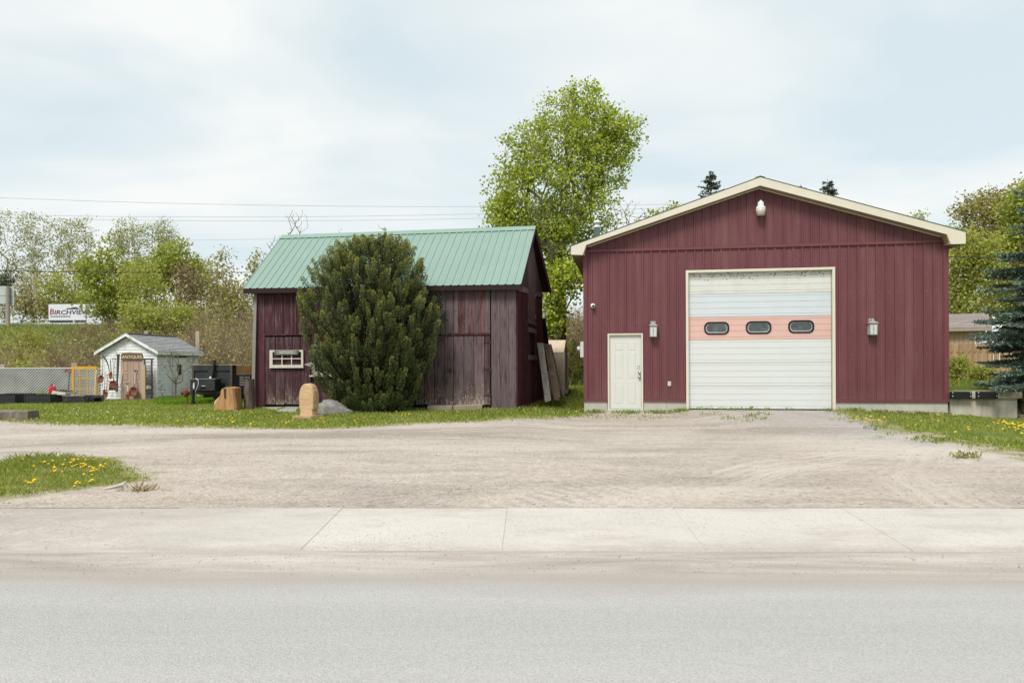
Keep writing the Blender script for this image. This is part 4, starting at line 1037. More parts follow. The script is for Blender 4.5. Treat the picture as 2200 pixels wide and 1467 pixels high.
SHF0 = P(337.5, 800, 27.5); ang = math.radians(-8.45)
sl = 2.27; HF = Frame(SHF0.x - sl * math.cos(ang), SHF0.y - sl * math.sin(ang), ang); SDp = 2.72
shed = HF.empty('white_shed', 'small white peeling shed with grey shingle roof behind the tools', 'shed')
ze_ = 2.07; zpk_ = P(272, 719, 27.3).z - .02
mb = MB()
clap = .115; z = .18; i = 0
def shed_wall(parent, axis_, L_, topf, name):
    z = .2
    while z < zpk_:
        zt = min(z + clap, 9)
        # clip to gable
        def span(zz):
            if topf is None: return (0, L_) if zz < ze_ + 1e-6 else None
            if zz <= ze_: return (0, L_)
            k = (zz - ze_) / (zpk_ - ze_)
            return None if k >= 1 else (L_ / 2 * k, L_ - L_ / 2 * k)
        s0, s1 = span(z), span(min(zt, zpk_ - .001 if topf else ze_))
        if s0 is None: break
        if s1 is None: s1 = s0
        zt2 = min(zt, ze_) if topf is None else min(zt, zpk_)
        o_ = .022
        if axis_ == 'x': pts = [(s0[0], -o_, z), (s0[1], -o_, z), (s1[1], -.008, zt2), (s1[0], -.008, zt2)]; d = (0, .03, 0)
        else: pts = [(L0 + o_, s0[0], z), (L0 + o_, s0[1], z), (L0 + .008, s1[1], zt2), (L0 + .008, s1[0], zt2)]; d = (-.03, 0, 0)
        MB().prism(pts, d).build('clapboard', m_shedw, parent); z = zt
        if topf is None and z >= ze_ - .01: break
L0 = sl
fwl = sub('front_wall', shed); shed_wall(fwl, 'x', sl, True, 'f')
rwl = sub('side_wall', shed); shed_wall(rwl, 'y', SDp, None, 's')
MB().box(sl - .06, sl + .027, -.027, .05, .2, ze_).build('corner_board', m_shedw, shed); MB().box(-.01, .06, -.027, .05, .2, ze_).build('corner_board', m_shedw, shed)
MB().box(.0, .04, .03, SDp, .2, ze_).build('left_wall', m_shedw, shed); MB().box(0, sl, SDp - .04, SDp, .2, ze_).build('back_wall', m_shedw, shed)
# side door with a dark pane
sdr = sub('side_door', shed)
y0, z0 = HF.onx(374, 850, sl + .04); y1, z1 = HF.onx(400, 768, sl + .04); z0 = .22
MB().box(sl + .024, sl + .045, y0, y1, z0, z1).build('door_leaf', m_shedw, sdr)
MB().box(sl + .024, sl + .065, y0 - .05, y0, z0, z1 + .05).build('casing', m_shedw, sdr); MB().box(sl + .024, sl + .065, y1, y1 + .05, z0, z1 + .05).build('casing', m_shedw, sdr)
MB().box(sl + .024, sl + .07, y0, y1, z1, z1 + .03).build('lintel', m_black, sdr)
a0, c0 = HF.onx(381, 805, sl + .05); a1, c1 = HF.onx(390, 783, sl + .05)
MB().box(sl + .046, sl + .052, min(a0, a1), max(a0, a1), c0, c1).build('door_pane', mat('brown_dark_pane', (.05, .038, .03), .4, .3, 9), sdr)
# roof
ovf, ove = .16, .13
rf = sub('roof', shed)
slope = (zpk_ - ze_) / (sl / 2)
for sgn in (-1, 1):
    xe = sl / 2 + sgn * (sl / 2 + ove); zev = zpk_ + .07 - slope * (sl / 2 + ove)
    e0 = Vector((xe, -ovf, zev)); r0 = Vector((sl / 2, -ovf, zpk_ + .07)); dl = SDp + ovf * 2
    MB().prism([e0, r0, r0 - Vector((0, 0, .05)), e0 - Vector((0, 0, .05))], (0, dl, 0)).build('roof_deck', m_greypost, rf)
    nrm = Vector((sgn * slope, 0, 1)).normalized(); nc = 11; rr = random.Random(21)
    for c in range(nc):
        mb = MB(); p0 = e0.lerp(r0, c / nc); p1 = e0.lerp(r0, (c + 1.25) / nc if c < nc - 1 else 1.)
        y = -.02 - rr.uniform(0, .25)
        while y < dl + .02:
            y2 = y + .30 + rr.uniform(-.04, .04); ya, yb = max(y, -.02), min(y2, dl + .02); l = rr.uniform(0, .004)
            if yb - ya > .02:
                a = p0 + Vector((0, ya + .003, 0)) + nrm * (.02 + l); b2 = p0 + Vector((0, yb - .003, 0)) + nrm * (.02 + l)
                mb.prism([a, b2, p1 + Vector((0, yb - .003, 0)) + nrm * .006, p1 + Vector((0, ya + .003, 0)) + nrm * .006], -nrm * .006)
            y = y2
        mb.build('shingle_course', m_shingle, rf)
    # white barge board on the gable front and eave board
    MB().prism([e0 + Vector((0, -.03, .008)), r0 + Vector((0, -.03, .008)), r0 + Vector((0, -.03, -.10)), e0 + Vector((0, -.03, -.10))], (0, .028, 0)).build('barge_board', m_shedw, rf)
    MB().box(min(xe, xe + sgn * .025), max(xe, xe + sgn * .025), -ovf - .03, SDp + ovf, zev - .12, zev - .005).build('eave_board', m_shedw, rf)
MB().box(sl / 2 - .09, sl / 2 + .09, -ovf, SDp + ovf, zpk_ + .075, zpk_ + .10).build('ridge_cap', m_shingle, rf)

# ANTIQUES door leaning in front of the shed
YD_ = 27.05
def px_thing(name, label, cat, px, py, Y, group=None, rotz=0.):
    p = P(px, py, Y); return thing(name, label, cat, p, rotz, group), Y / F, p
m_olddoor = mat('peeling_pinkish_old_door', (.40, .285, .225), .85, .12, 5, .25, 40, stretch=(1, 1, .2), dirt=(.28, .19, .14), dirtamt=.5, dirtscale=6)
t, s_, p = px_thing('old_door', 'peeling pinkish old door propped before the white shed under the sign', 'door', 283, 866, YD_)
W2, H2 = 22.5 * s_, 95 * s_
for a, b_ in ((-W2, -1.5 * s_), (-1.3 * s_, W2)):
    MB().box(a, b_, -.03, .02, 0, H2).build('door_leaf', m_olddoor, t)
    mid = (a + b_) / 2; hw = (b_ - a) * .26
    for z0, z1 in ((.73, .95), (.53, .68), (.06, .47)):
        x0, x1, za, zb_ = mid - hw, mid + hw, H2 * z0, H2 * z1
        rings = [(0, -.0305), (.012, -.045), (.03, -.032), (.05, -.036)]; vs = []
        for ins, yy in rings: vs += [(x0 + ins, yy, za + ins), (x1 - ins, yy, za + ins), (x1 - ins, yy, zb_ - ins), (x0 + ins, yy, zb_ - ins)]
        MB().add(vs, [(4 * r + q_, 4 * r + (q_ + 1) % 4, 4 * r + 4 + (q_ + 1) % 4, 4 * r + 4 + q_) for r in range(3) for q_ in range(4)] + [(12, 13, 14, 15)]).build('door_panel', m_olddoor, t)
MB().box(W2 + .002, W2 + .05, -.035, .02, 0, H2).build('edge_strip', m_paleh, t)
t, s_, p = px_thing('antiques_sign', 'brown board sign with cut ANTIQUES letters on the old door', 'sign', 284.5, 771.5, YD_ - .06)
m_signb = mat('brown_sign_wood', (.17, .105, .062), .85, .25, 8, .3, 40, stretch=(.15, 1, 1))
MB().prism([(-24 * s_, -.03, 0), (24 * s_, -.03, 0), (22.5 * s_, -.03, 9 * s_), (21 * s_, -.03, 12.5 * s_), (-18 * s_, -.03, 13.5 * s_), (-23 * s_, -.03, 12 * s_)], (0, .04, 0)).build('sign_board', m_signb, t)
text_obj('lettering', 'ANTIQUES', mat('pale_cut_letter', (.62, .50, .36), .8, .1, 20), t, (.2 * s_, -.034, 4.3 * s_), 9.0 * s_, extrude=.004, sx=1.0)
text_obj('lettering_shadow', 'ANTIQUES', mat('painted_letter_shadow', (.10, .06, .035), .9, .1, 20), t, (.8 * s_, -.0312, 3.8 * s_), 9.0 * s_, extrude=.0006)  # dark offset copy of the letters, painted in as their cast shadow
# wooden post, garden gate
t, s_, p = px_thing('wooden_post', 'new tan wooden post standing between the old door and black gate', 'post', 310.5, 864, YD_ - .1)
MB().box(-2.6 * s_, 2.6 * s_, -.04, .04, -.1, 80 * s_).build('post_shaft', m_pinewood, t)
t, s_, p = px_thing('garden_gate', 'narrow black metal garden gate with white plaque by the shed', 'gate', 319, 850, YD_ + .1)
for x, w_ in ((-7.5, 1.1), (7.5, 1.2)): MB().box((x - w_) * s_, (x + w_) * s_, -.02, .02, -.1, 79 * s_).build('gate_post', m_blackmetal, t)
MB().box(-10 * s_, 11 * s_, -.025, .025, 77 * s_, 80 * s_).build('top_rail', m_blackmetal, t)
for k in range(5): MB().box((-4.5 + k * 2.2 - .28) * s_, (-4.5 + k * 2.2 + .28) * s_, -.008, .008, 2 * s_, 66 * s_).build('bar', m_blackmetal, t)
MB().prism([(-6 * s_, -.014, 15 * s_), (6 * s_, -.014, 15 * s_), (6 * s_, -.014, 20 * s_), (0, -.014, 23 * s_), (-6 * s_, -.014, 20 * s_)], (0, .006, 0)).build('plaque', m_wtool, t)
mb = MB(); mb.tube([(-6 * s_, 0, 50 * s_), (-3 * s_, 0, 54 * s_), (0, 0, 51 * s_), (3 * s_, 0, 54 * s_), (6 * s_, 0, 50 * s_)], .008, 6); mb.build('scroll', m_blackmetal, t)

def tool(name, label, cat, grip, neck, tip, wpx, Y, mh, mbl, style, gstyle, r=.016):
    """hand tool standing against the wall: grip / neck / tip in photo pixels"""
    gpt, npt, tpt = P(*grip, Y + .10), P(*neck, Y), P(*tip, Y - .05); o = tpt.copy()
    t = thing(name, label, cat, o, 0., 'garden tools displayed on the shed')
    a, b_, c = gpt - o, npt - o, Vector((0, 0, 0)); s_ = Y / F
    ax = (a - b_).normalized(); side = ax.cross(Vector((0, 1, 0))).normalized()
    gl = 6 * s_ if gstyle == 'D' else 0
    MB().tube([b_ - ax * .06, b_, a - ax * gl], [r * .8, r, r * .9], 8).build('handle', mh, t, True)
    if gstyle == 'D':
        q = a - ax * gl; hw = 3.3 * s_
        MB().tube([q, q + ax * gl * .35 + side * hw * .8, a + side * hw], r * .65, 6).build('grip_arm', mh, t); MB().tube([q, q + ax * gl * .35 - side * hw * .8, a - side * hw], r * .65, 6).build('grip_arm', mh, t)
        MB().tube([a - side * hw * 1.15, a + side * hw * 1.15], r * .95, 8).build('grip', m_darkh, t)
    elif gstyle == 'T': MB().tube([a - side * 2.6 * s_, a + side * 2.6 * s_], r * .9, 8).build('grip', mh, t)
    dn = (c - b_); L_ = dn.length; dn = dn.normalized(); sd = dn.cross(Vector((0, -1, 0))).normalized(); w_ = wpx * s_ / 2
    if style == 'fork':
        MB().tube([b_ - sd * w_, b_ + sd * w_], .008, 6).build('crossbar', mbl, t)
        for k in range(5):
            f = -1 + k * .5; p0 = b_ + sd * w_ * f
            MB().tube([p0, p0 + dn * L_ * .4 + Vector((0, -.05, 0)) - sd * .01, p0 + dn * L_ * .8 + Vector((0, -.06, 0)) - sd * .02 * f, p0 + dn * L_ * 1.0 + Vector((0, -.02, 0)) - sd * w_ * .25 * f], [.008, .007, .006, .003], 6).build('tine', mbl, t)
    else:
        shp = {'square': [(0, .35), (.06, .9), (.12, 1), (.6, 1.02), (1., 1.05)], 'round': [(0, .25), (.10, .85), (.25, 1), (.55, .98), (.8, .72), (.93, .38), (1., .08)],
               'scoop': [(0, .2), (.10, .75), (.28, 1.), (.6, 1.02), (.85, .9), (1., .72)], 'spade': [(0, .5), (.1, .95), (.5, 1.), (.85, .85), (1., .35)]}[style]
        vs = []; fs = []; nseg = 6
        for f, k in shp:
            for j in range(nseg + 1):
                u = -1 + 2 * j / nseg
                dish = .05 * (1 - u * u) * (.4 + .6 * math.sin(math.pi * min(1, f + .15))) * (w_ / .09)
                vs.append(b_ + dn * L_ * f + sd * w_ * k * u + Vector((0, dish - .03, 0)))
        nr = len(shp)
        for i_ in range(nr - 1):
            for j in range(nseg): q = i_ * (nseg + 1) + j; fs.append((q, q + 1, q + nseg + 2, q + nseg + 1))
        o2 = MB().add(vs, fs).build('blade', mbl, t, True); so = o2.modifiers.new('solid', 'SOLIDIFY'); so.thickness = .006
        MB().tube([b_ + ax * .10, b_, b_ + dn * L_ * .35 + Vector((0, -.035, 0))], [r * 1.15, r * 1.1, .004], 8).build('socket', mbl, t, True)
    return t
TY = 27.1
tool('rusty_shovel', 'rusty round shovel leftmost of the tools on the shed', 'shovel', (221.5, 768.5), (219, 806.5), (215.5, 822.5), 12.0, TY, m_handle, m_rust, 'scoop', 'D')
tool('white_shovel', 'shovel with white painted blade standing lowest left on the grass', 'shovel', (217, 827.5), (217.5, 858.5), (213, 872.5), 12, 25.9, m_paleh, m_wtool, 'spade', 'D')
tool('red_spade', 'spade with flaking red blade low between the shovels', 'spade', (231.2, 805.3), (228.5, 841), (225.3, 856.5), 10.5, TY - .25, m_handle, m_rustred, 'spade', 'T')
tool('pointed_shovel', 'small rusty pointed shovel without grip high on the shed', 'shovel', (237, 772.5), (238.8, 799.5), (238.2, 814.5), 7.4, TY, m_darkh, m_rust, 'round', '')
tool('square_shovel', 'wide rusty square shovel in the middle of the shed wall', 'shovel', (245, 771), (244, 818.5), (242.6, 838), 15.6, TY - .1, m_handle, m_rust, 'square', 'D')
tool('pitchfork', 'five tine grey pitchfork beside the old door', 'pitchfork', (265, 787.5), (258.3, 829), (256.6, 851), 12.5, TY - .15, m_paleh, mat('grey_iron', (.24, .24, .235), .6, .15, 9, metal=.4), 'fork', 'D', .014)
tool('digging_spade', 'pale handled digging spade with buried rusty blade before the old door', 'spade', (274.3, 824), (274.6, 847), (275.6, 868), 8.5, TY - .35, m_paleh, m_rust, 'spade', 'D', .02)
tool('grain_scoop', 'big rusty grain scoop hung on the right of the old door', 'shovel', (291, 796), (289, 831.5), (284.8, 851), 17, TY - .2, m_paleh, m_rust, 'scoop', 'D')
tool('t_handle_spade', 'thin pale T handled spade left of the red one', 'spade', (225.6, 801.8), (225, 836), (224, 850), 5.5, TY + .05, m_paleh, m_rust, 'spade', 'T', .012)
t, s_, p = px_thing('post_hole_digger', 'dark two handled post hole digger hung on the shed', 'digger', 251.5, 841, TY - .1)
for x0, x1, zl, r_ in ((.6, -.3, 0, .03), (3.6, 1.5, 30, .026)): MB().tube([(x1 * s_, 0, zl * s_), (x0 * s_, .04, 79 * s_)], r_, 8).build('handle', m_darkh, t)
MB().tube([(-2.5 * s_, .04, 79 * s_), (5 * s_, .04, 79 * s_)], .025, 8).build('cross_grip', m_darkh, t)
MB().box(-2.6 * s_, 1.8 * s_, -.03, 0.03, -1 * s_, 16 * s_).build('blade', m_blackmetal, t)
t, s_, p = px_thing('scythe_handle', 'curved dark scythe handle hooked at the shed left corner', 'scythe', 235.5, 799, TY)
MB().tube([(0, 0, 0), (-3 * s_, 0, 15 * s_), (-6.5 * s_, -.02, 25 * s_), (-11 * s_, -.04, 32 * s_), (-14.5 * s_, -.04, 38 * s_), (-14 * s_, -.02, 42 * s_)], [.012, .016, .025, .022, .015, .008], 8).build('curved_shaft', m_darkh, t, True)
MB().tube([(-9 * s_, -.03, 30 * s_), (-6 * s_, -.06, 35 * s_), (-1 * s_, -.06, 37 * s_)], [.012, .009, .004], 6).build('hook', m_darkh, t, True)

# yellow multi pane frame, pipe, rake, planters, ornament, box
t, s_, p = px_thing('yellow_window_frame', 'mustard yellow nine pane window frame leaning on the slatted fence', 'window', 182, 867, 26.3)
x0, x1, zt = -26.5 * s_, 26.5 * s_, 80 * s_
for a in (x0, x1 - 4.2 * s_): MB().box(a, a + 4.2 * s_, -.025, .025, -.02, zt - 6 * s_).build('stile', m_yellow, t)
MB().box(x0, x1, -.025, .025, zt - 6 * s_, zt).build('top_rail', m_yellow, t)
for z in (53.5, 31.5, 10): MB().box(x0 + 4.2 * s_, x1 - 4.2 * s_, -.016, .016, z * s_, (z + 1.7) * s_).build('rail', m_yellow, t)
for x in (-9.5, 7): MB().box((x - .8) * s_, (x + .8) * s_, -.012, .012, 0, zt - 6 * s_).build('muntin', m_yellow, t)
t = thing('grey_pipe', 'thin grey pipe standing inside the yellow frame', 'pipe', P(199.5, 870, 26.0)); s_ = 26. / F
MB().tube([(0, 0, 0), (.03, .2, 75 * s_)], .016, 8).build('pipe_shaft', m_galv, t)
t, s_, p = px_thing('garden_rake', 'upturned rake with rusty orange head and green handle by fence', 'rake', 146, 852, 26.6)
MB().tube([(0, 0, 0), (0, .1, 52 * s_)], .016, 8).build('handle', mat('green_handle', (.06, .10, .07), .6, .2, 9), t)
mr = mat('orange_rust', (.33, .095, .045), .8, .2, 10)
MB().tube([(-10.5 * s_, .1, 53 * s_), (-6 * s_, .1, 57 * s_), (0, .1, 58.5 * s_), (6 * s_, .1, 57 * s_), (9.5 * s_, .1, 54 * s_)], .016, 6).build('head', mr, t)
MB().tube([(-10.5 * s_, .1, 54 * s_), (0, .1, 54.5 * s_), (9.5 * s_, .1, 54 * s_)], .018, 6).build('head_bar', mr, t); MB().tube([(-3 * s_, .1, 55 * s_), (0, .1, 48 * s_), (3 * s_, .1, 55 * s_)], .012, 6).build('brace', mr, t)
for k in range(8): x = (-9 + k * 2.5) * s_; MB().tube([(x, .1, 54.5 * s_), (x, .06, 59 * s_)], .006, 5).build('tine', mr, t)
m_planter = mat('black_plastic_planter', (.020, .022, .024), .5, .15, 4, spec=.4)
m_soil = mat('dark_soil', (.05, .04, .03), .95, .3, 9)
def planter(px0, px1, py, Y, dep, label, hpx):
    p = P(px0, py, Y); s_ = Y / F; w_ = (px1 - px0) * s_; h = hpx * s_
    t = thing('planter_box', label, 'planter', (p.x, p.y, p.z), math.radians(-4), 'black planters before the fence')
    th = .025
    for nm, bxs in (('front_panel', (0, w_, 0, th, 0, h)), ('back_panel', (0, w_, dep - th, dep, 0, h)), ('end_panel', (0, th, th, dep - th, 0, h)), ('end_panel', (w_ - th, w_, th, dep - th, 0, h))):
        MB().box(*bxs).build(nm, m_planter, t)
    MB().box(.03, w_ - .03, -.012, -.001, h * .56, h * .62).build('rib', m_planter, t); MB().box(.0, w_, -.016, -.001, h * .93, h * .99).build('rim', m_planter, t)
    for x in (.0, w_ - .03): MB().box(x, x + .03, -.014, -.0005, 0, h * .92).build('corner_post', m_planter, t)
    MB().box(th, w_ - th, th, dep - th, h * .6, h * .8).build('soil', m_soil, t)
    return t
planter(-22, 35, 872, 24.6, 1.0, 'black planter box at the left edge of the lawn', 25)
planter(52, 111, 873, 24.5, 1.0, 'black planter box below the red oval ornament', 26)
p = P(134, 874.5, 24.3); s_ = 24.3 / F
t = thing('dark_crate', 'low dark wooden crate in front of the yellow frame', 'crate', p, math.radians(-4)); w_ = 62 * s_; h = 24 * s_
m_darkcr = mat('stained_black_wood', (.028, .027, .026), .8, .35, 4, .3, 30, dirt=(.11, .11, .105), dirtamt=.5, dirtscale=5)
for k in range(2): MB().box(0, w_ * .78, -.0, .03, h * k / 2 + .004, h * (k + 1) / 2 - .004).build('front_board', m_darkcr, t)
MB().obox((w_ * .78, 0, 0), (w_ * .22, .22, 0), (-.02, .03, 0), (0, 0, h)).build('end_board', m_darkcr, t); MB().box(0, .03, .03, .7, 0, h).build('end_board', m_darkcr, t); MB().box(0, w_, .7, .73, 0, h).build('back_board', m_darkcr, t)
MB().box(.03, w_ * .9, .04, .69, h * .7, h * .85).build('soil', m_soil, t)
MB().box(-.01, w_ * .8, -.01, .06, h, h + .02).build('top_rail', m_greypost, t)
t, s_, p = px_thing('oval_ornament', 'red oval ornament with black top behind the cream box', 'ornament', 113, 850, 25.3)
m_red = mat('bright_red_paint', (.48, .022, .03), .5, .1, 9)
MB().blob((0, 0, 11.5 * s_), (8.5 * s_, .05, 11.5 * s_), 2, .02, 20, 12).build('body', m_red, t, True)
MB().blob((.5 * s_, -.01, 23 * s_), (2.5 * s_, .04, 1.8 * s_), 3, .0, 12, 8).build('top_knob', m_rubber, t, True); MB().blob((4.5 * s_, -.05, 21.5 * s_), (1.6 * s_, .02, 1.6 * s_), 3, 0, 10, 6).build('white_spot', m_white, t, True)
mb = MB()
for x, z in ((-3, 16), (1, 13), (-2, 8), (3, 9), (0, 18), (4, 15)): mb.blob((x * s_, -.047, z * s_), (.7 * s_, .012, .8 * s_), 3, 0, 8, 5)
mb.build('dark_spots', m_rubber, t)
t, s_, p = px_thing('cream_tray', 'cream slanted tray lying on the middle planter', 'tray', 112, 848, 24.75)
MB().prism([(-2 * s_, 0, 0), (28.5 * s_, 0, 0), (28.5 * s_, 0, 4.5 * s_), (0, 0, 8.5 * s_)], (.05, .55, .02)).build('tray_body', mat('cream_plastic', (.52, .53, .43), .5, .06, 6), t)
MB().prism([(1.5 * s_, .05, 8.4 * s_), (27 * s_, .05, 4.7 * s_), (27 * s_, .05, 5.2 * s_), (1.5 * s_, .05, 8.9 * s_)], (.04, .45, .02)).build('tray_lid', m_rubber, t)
# stone block on the left lawn
c0 = GP(30, 903); s_ = c0.y / F
t = thing('stone_block', 'rough grey brown stone block at the left edge of the lawn', 'stone', c0, math.radians(-5))
m_block = concrete('mossy_cut_stone', (.19, .165, .135), (.10, .095, .06), .7, 5.)
mb = MB(); vs = []; rr = random.Random(8); nx_ = 10
for (y, z) in ((0, -.05), (0, .19), (.05, .21), (.35, .215), (.40, -.05)):
    for i in range(nx_ + 1): vs.append((-.55 + .87 * i / nx_, y + rr.uniform(-.03, .02), z + rr.uniform(-.012, .012)))
fs = [(r * (nx_ + 1) + i, r * (nx_ + 1) + i + 1, (r + 1) * (nx_ + 1) + i + 1, (r + 1) * (nx_ + 1) + i) for r in range(4) for i in range(nx_)]
fs += [tuple(r * (nx_ + 1) for r in reversed(range(5))), tuple(r * (nx_ + 1) + nx_ for r in range(5))]
mb.add(vs, fs).build('block', m_block, t)
# slatted chain link fence with wooden posts
FY = 28.3
a = P(-40, 848, FY); b_ = P(214, 850, FY + .05); zt = P(80, 791, FY).z; z0 = P(80, 852, FY).z
t = thing('slatted_fence', 'grey chain link fence woven with diagonal privacy slats', 'fence', (a.x, FY, z0)); L_ = b_.x - a.x; H = zt - z0
m_slat = mat('grey_privacy_slat', (.36, .36, .345), .6, .2, 2.0); m_slatd = mat('dark_slat_gap', (.15, .152, .14), .8, .2, 6)
MB().box(0, L_, .03, .04, 0, H - .02).build('backing_mesh', m_slatd, t)
mb = MB(); pitch = .11; k = -int(H / pitch) - 1
while k * pitch < L_:
    x = k * pitch; xa, xb = x, x + H; za, zb_ = 0, H
    if xa < 0: za = -xa; xa = 0
    if xb > L_: zb_ = H - (xb - L_); xb = L_
    if xb > xa: mb.obox((xa, -.004, za), (xb - xa, 0, zb_ - za), (0, .012, 0), (.074, 0, 0))
    k += 1
stuff(mb.build('diagonal_slats', m_slat, t))
mb = MB(); k = 0
while k * pitch < L_ + H:
    x = k * pitch; xa, xb = x, x - H; za, zb_ = 0, H
    if xa > L_: za = xa - L_; xa = L_
    if xb < 0: zb_ = H + xb; xb = 0
    if xa > xb: mb.obox((xa, -.012, za), (xb - xa, 0, zb_ - za), (0, .004, 0), (.006, 0, 0))
    k += 1
pass
MB().tube([(0, 0, H), (L_, 0, H)], .018, 8).build('top_rail', m_galv, t)
for px, top, bot, w_, Y, lab in ((6, 783, 852, 12.5, 28.7, 'short tan wooden post behind the slatted fence at left edge'), (161, 779.5, 852, 11.5, 28.7, 'short tan wooden post behind the yellow window frame'),
                              (315, 711, 790, 7, 31.5, 'wooden post just showing above the shed ridge'), (425.5, 712, 850, 8, 31., 'tall tan wooden post right of the white shed')):
    p = P(px, bot, Y); s_ = Y / F; o_ = MB().box(-w_ * s_ / 2, w_ * s_ / 2, -.06, .06, -.3, (bot - top) * s_)
    t = thing('fence_post', lab, 'post', p, .1, 'tan wooden posts along the back'); o_.build('post_shaft', m_greypost, t, bevel=.01)

# ------------------------------------------------------------------ black dump trailer
m_trl = mat('worn_black_trailer_paint', (.022, .026, .027), .55, .2, 3, spec=.35, dirt=(.06, .052, .042), dirtamt=.5, dirtscale=3.)
m_trlrust = mat('scuffed_trailer_edge', (.085, .062, .045), .8, .3, 8, dirt=(.03, .03, .03), dirtamt=.6)
tp0 = P(414, 850, 23.3); TF = Frame(tp0.x, tp0.y, math.radians(-3))
tr = TF.empty('dump_trailer', 'black steel dump trailer parked behind the stump and barn corner', 'trailer')
x1 = TF.on(500, 800)[0]; zt = TF.on(415, 784.5)[1]; zb_ = TF.on(440, 839.5)[1]; zt2 = TF.on(500, 782)[1]
fp = sub('front_panel', tr)
MB().box(0, x1, 0, .04, zb_, zt).build('sheet', m_trl, fp)
for a, b2 in ((0, .06), (x1 - .07, x1)): MB().box(a, b2, -.04, -.001, zb_, zt).build('upright', m_trlrust, fp)
MB().box(.06, x1 - .07, -.04, -.001, zt - .17, zt).build('top_rail', m_trl, fp); MB().box(x1 * .40, x1 * .52, -.04, -.001, zb_, zt - .17).build('mid_upright', m_trl, fp)
MB().box(0.02, x1 + .3, -.015, .02, zt + .001, zt + .012).build('lip', m_greypost, fp)
xr, zr = TF.on(457, 812, -.1); MB().tube([(xr - .03, -.12, zr - .02), (xr + .03, -.1, zt - .02)], .045, 10).build('hydraulic_ram', m_blackmetal, tr); MB().tube([(xr + .03, -.1, zt - .02), (xr + .05, -.09, zt + .15)], .055, 10).build('ram_cap', m_blackmetal, tr)
MB().box(xr - .07, xr - .01, -.18, -.16, zr - .01, zr + .05).build('tag', m_white, tr)
# side panel receding right
side_v = Vector((.62, .78, 0)); sl_ = 2.6
MB().obox((x1 + .001, 0, zb_), side_v * sl_, Vector((-.78, .62, 0)) * .04, (0, 0, (zt - zb_) * .62)).build('side_panel', m_trl, tr)
MB().obox((x1 + .001, 0, zb_ + (zt - zb_) * .62), side_v * .12, Vector((-.78, .62, 0)) * .05, (0, 0, (zt - zb_) * .38)).build('corner_upright', m_trl, tr)
MB().obox(Vector((x1, 0, zb_ + (zt - zb_) * .63)) + side_v * .13, side_v * 2.3, Vector((-.78, .62, 0)) * .03, (0, 0, .26)).build('side_board', mat('orange_plywood_board', (.36, .20, .075), .8, .15, 4, stretch=(.3, 1, 1)), tr)
mb = MB(); nv = Vector((.78, -.62, 0)) * .004
for k in range(6):
    for (a, l_) in ((0.22, .16), (.40, .10), (.52, .05)):
        mb.obox(Vector((x1, 0, zb_ + .42 - k * .052)) + side_v * (a + .01 * (k % 2)) + nv, side_v * l_, nv * .3, (0, 0, .02))
mb.build('warning_decal', m_white, tr)
MB().obox(Vector((x1, 0, zb_ + .49)) + side_v * .2 + nv, side_v * .24, nv * .3, (0, 0, .045)).build('maker_decal', mat('grey_decal', (.3, .31, .31), .6, .1, 30), tr)
MB().box(.03, x1, .05, 2.2, zb_ + .0, zb_ + .04).build('floor_pan', m_trl, tr)
# tool box and tongue
xa, za = TF.on(410, 839, -.5); xb, zc = TF.on(463, 814, -.5)
tb = sub('tool_box', tr)
MB().box(xa, xb, -.55, -.12, za, zc - .02).build('box_body', m_trl, tb, bevel=.01); MB().box(xa - .02, xb + .03, -.57, -.1, zc - .019, zc + .015).build('box_lid', mat('grey_lid', (.12, .13, .13), .5, .1, 5), tb)
MB().box((xa + xb) / 2 - .03, (xa + xb) / 2 + .1, -.565, -.551, zc - .22, zc - .20).build('latch', m_galv, tb); MB().box((xa + xb) / 2 - .05, (xa + xb) / 2 + .1, -.56, -.551, za + .06, za + .12).build('handle', m_black, tb)
cx, cz = TF.on(417.5, 829, -.58); MB().lathe([(.028, -.09), (.03, -.08), (.03, .03), (.018, .05), (.014, .1)], (cx, -.6, cz), 12).build('spray_bottle', m_wtool, tb, True)
mb = MB(); mb.tube([TFp for TFp in ((cx + .05, -.6, zc + .02), (cx + .14, -.62, zc - .03), (cx + .16, -.64, zc - .15), (cx + .08, -.64, za + .02), (cx + .05, -.62, za - .10), (cx + .2, -.66, za - .16))], .011, 6); mb.build('safety_cable', m_galv, tb)
tg = sub('tongue', tr)
MB().obox((xa - .02, -.62, za - .12), (x1 - xa + .1, .55, 0), (0, .08, 0), (0, 0, .115)).build('frame_rail', m_trlrust, tg)
MB().obox((xa - .02, -.64, za - .12), (-.16, -.12, 0), (.05, -.07, 0), (0, 0, .10)).build('coupler_arm', m_trl, tg)
cpx, cpz = TF.on(399, 842, -.85); MB().blob((cpx, -.85, cpz), (.07, .09, .10), 5, .25, 12, 9).build('coupler', m_rust, tg, True); MB().tube([(cpx - .13, -.85, cpz - .01), (cpx + .1, -.80, cpz)], .022, 8).build('coupler_pin', m_rust, tg)
MB().tube([(cpx + .02, -.85, cpz - .05), (cpx + .05, -.82, cpz - .3), (cpx + .12, -.8, cpz - .36)], .02, 7).build('safety_chain', m_rust, tg)
jx, jz = TF.on(415, 855, -.7); gzl = gz(*TF.world(jx, -.7)[:2]); MB().tube([(jx, -.7, gzl + .03), (jx, -.7, jz + .22)], .045, 10).build('jack_leg', m_iron, tg); MB().box(jx - .08, jx + .08, -.78, -.62, gzl, gzl + .03).build('jack_foot', m_iron, tg)
MB().obox((xa + .3, -.3, zb_ - .2), (x1 - xa - .3, .3, .02), (0, .5, 0), (0, 0, .17)).build('chassis', m_trlrust, tr)
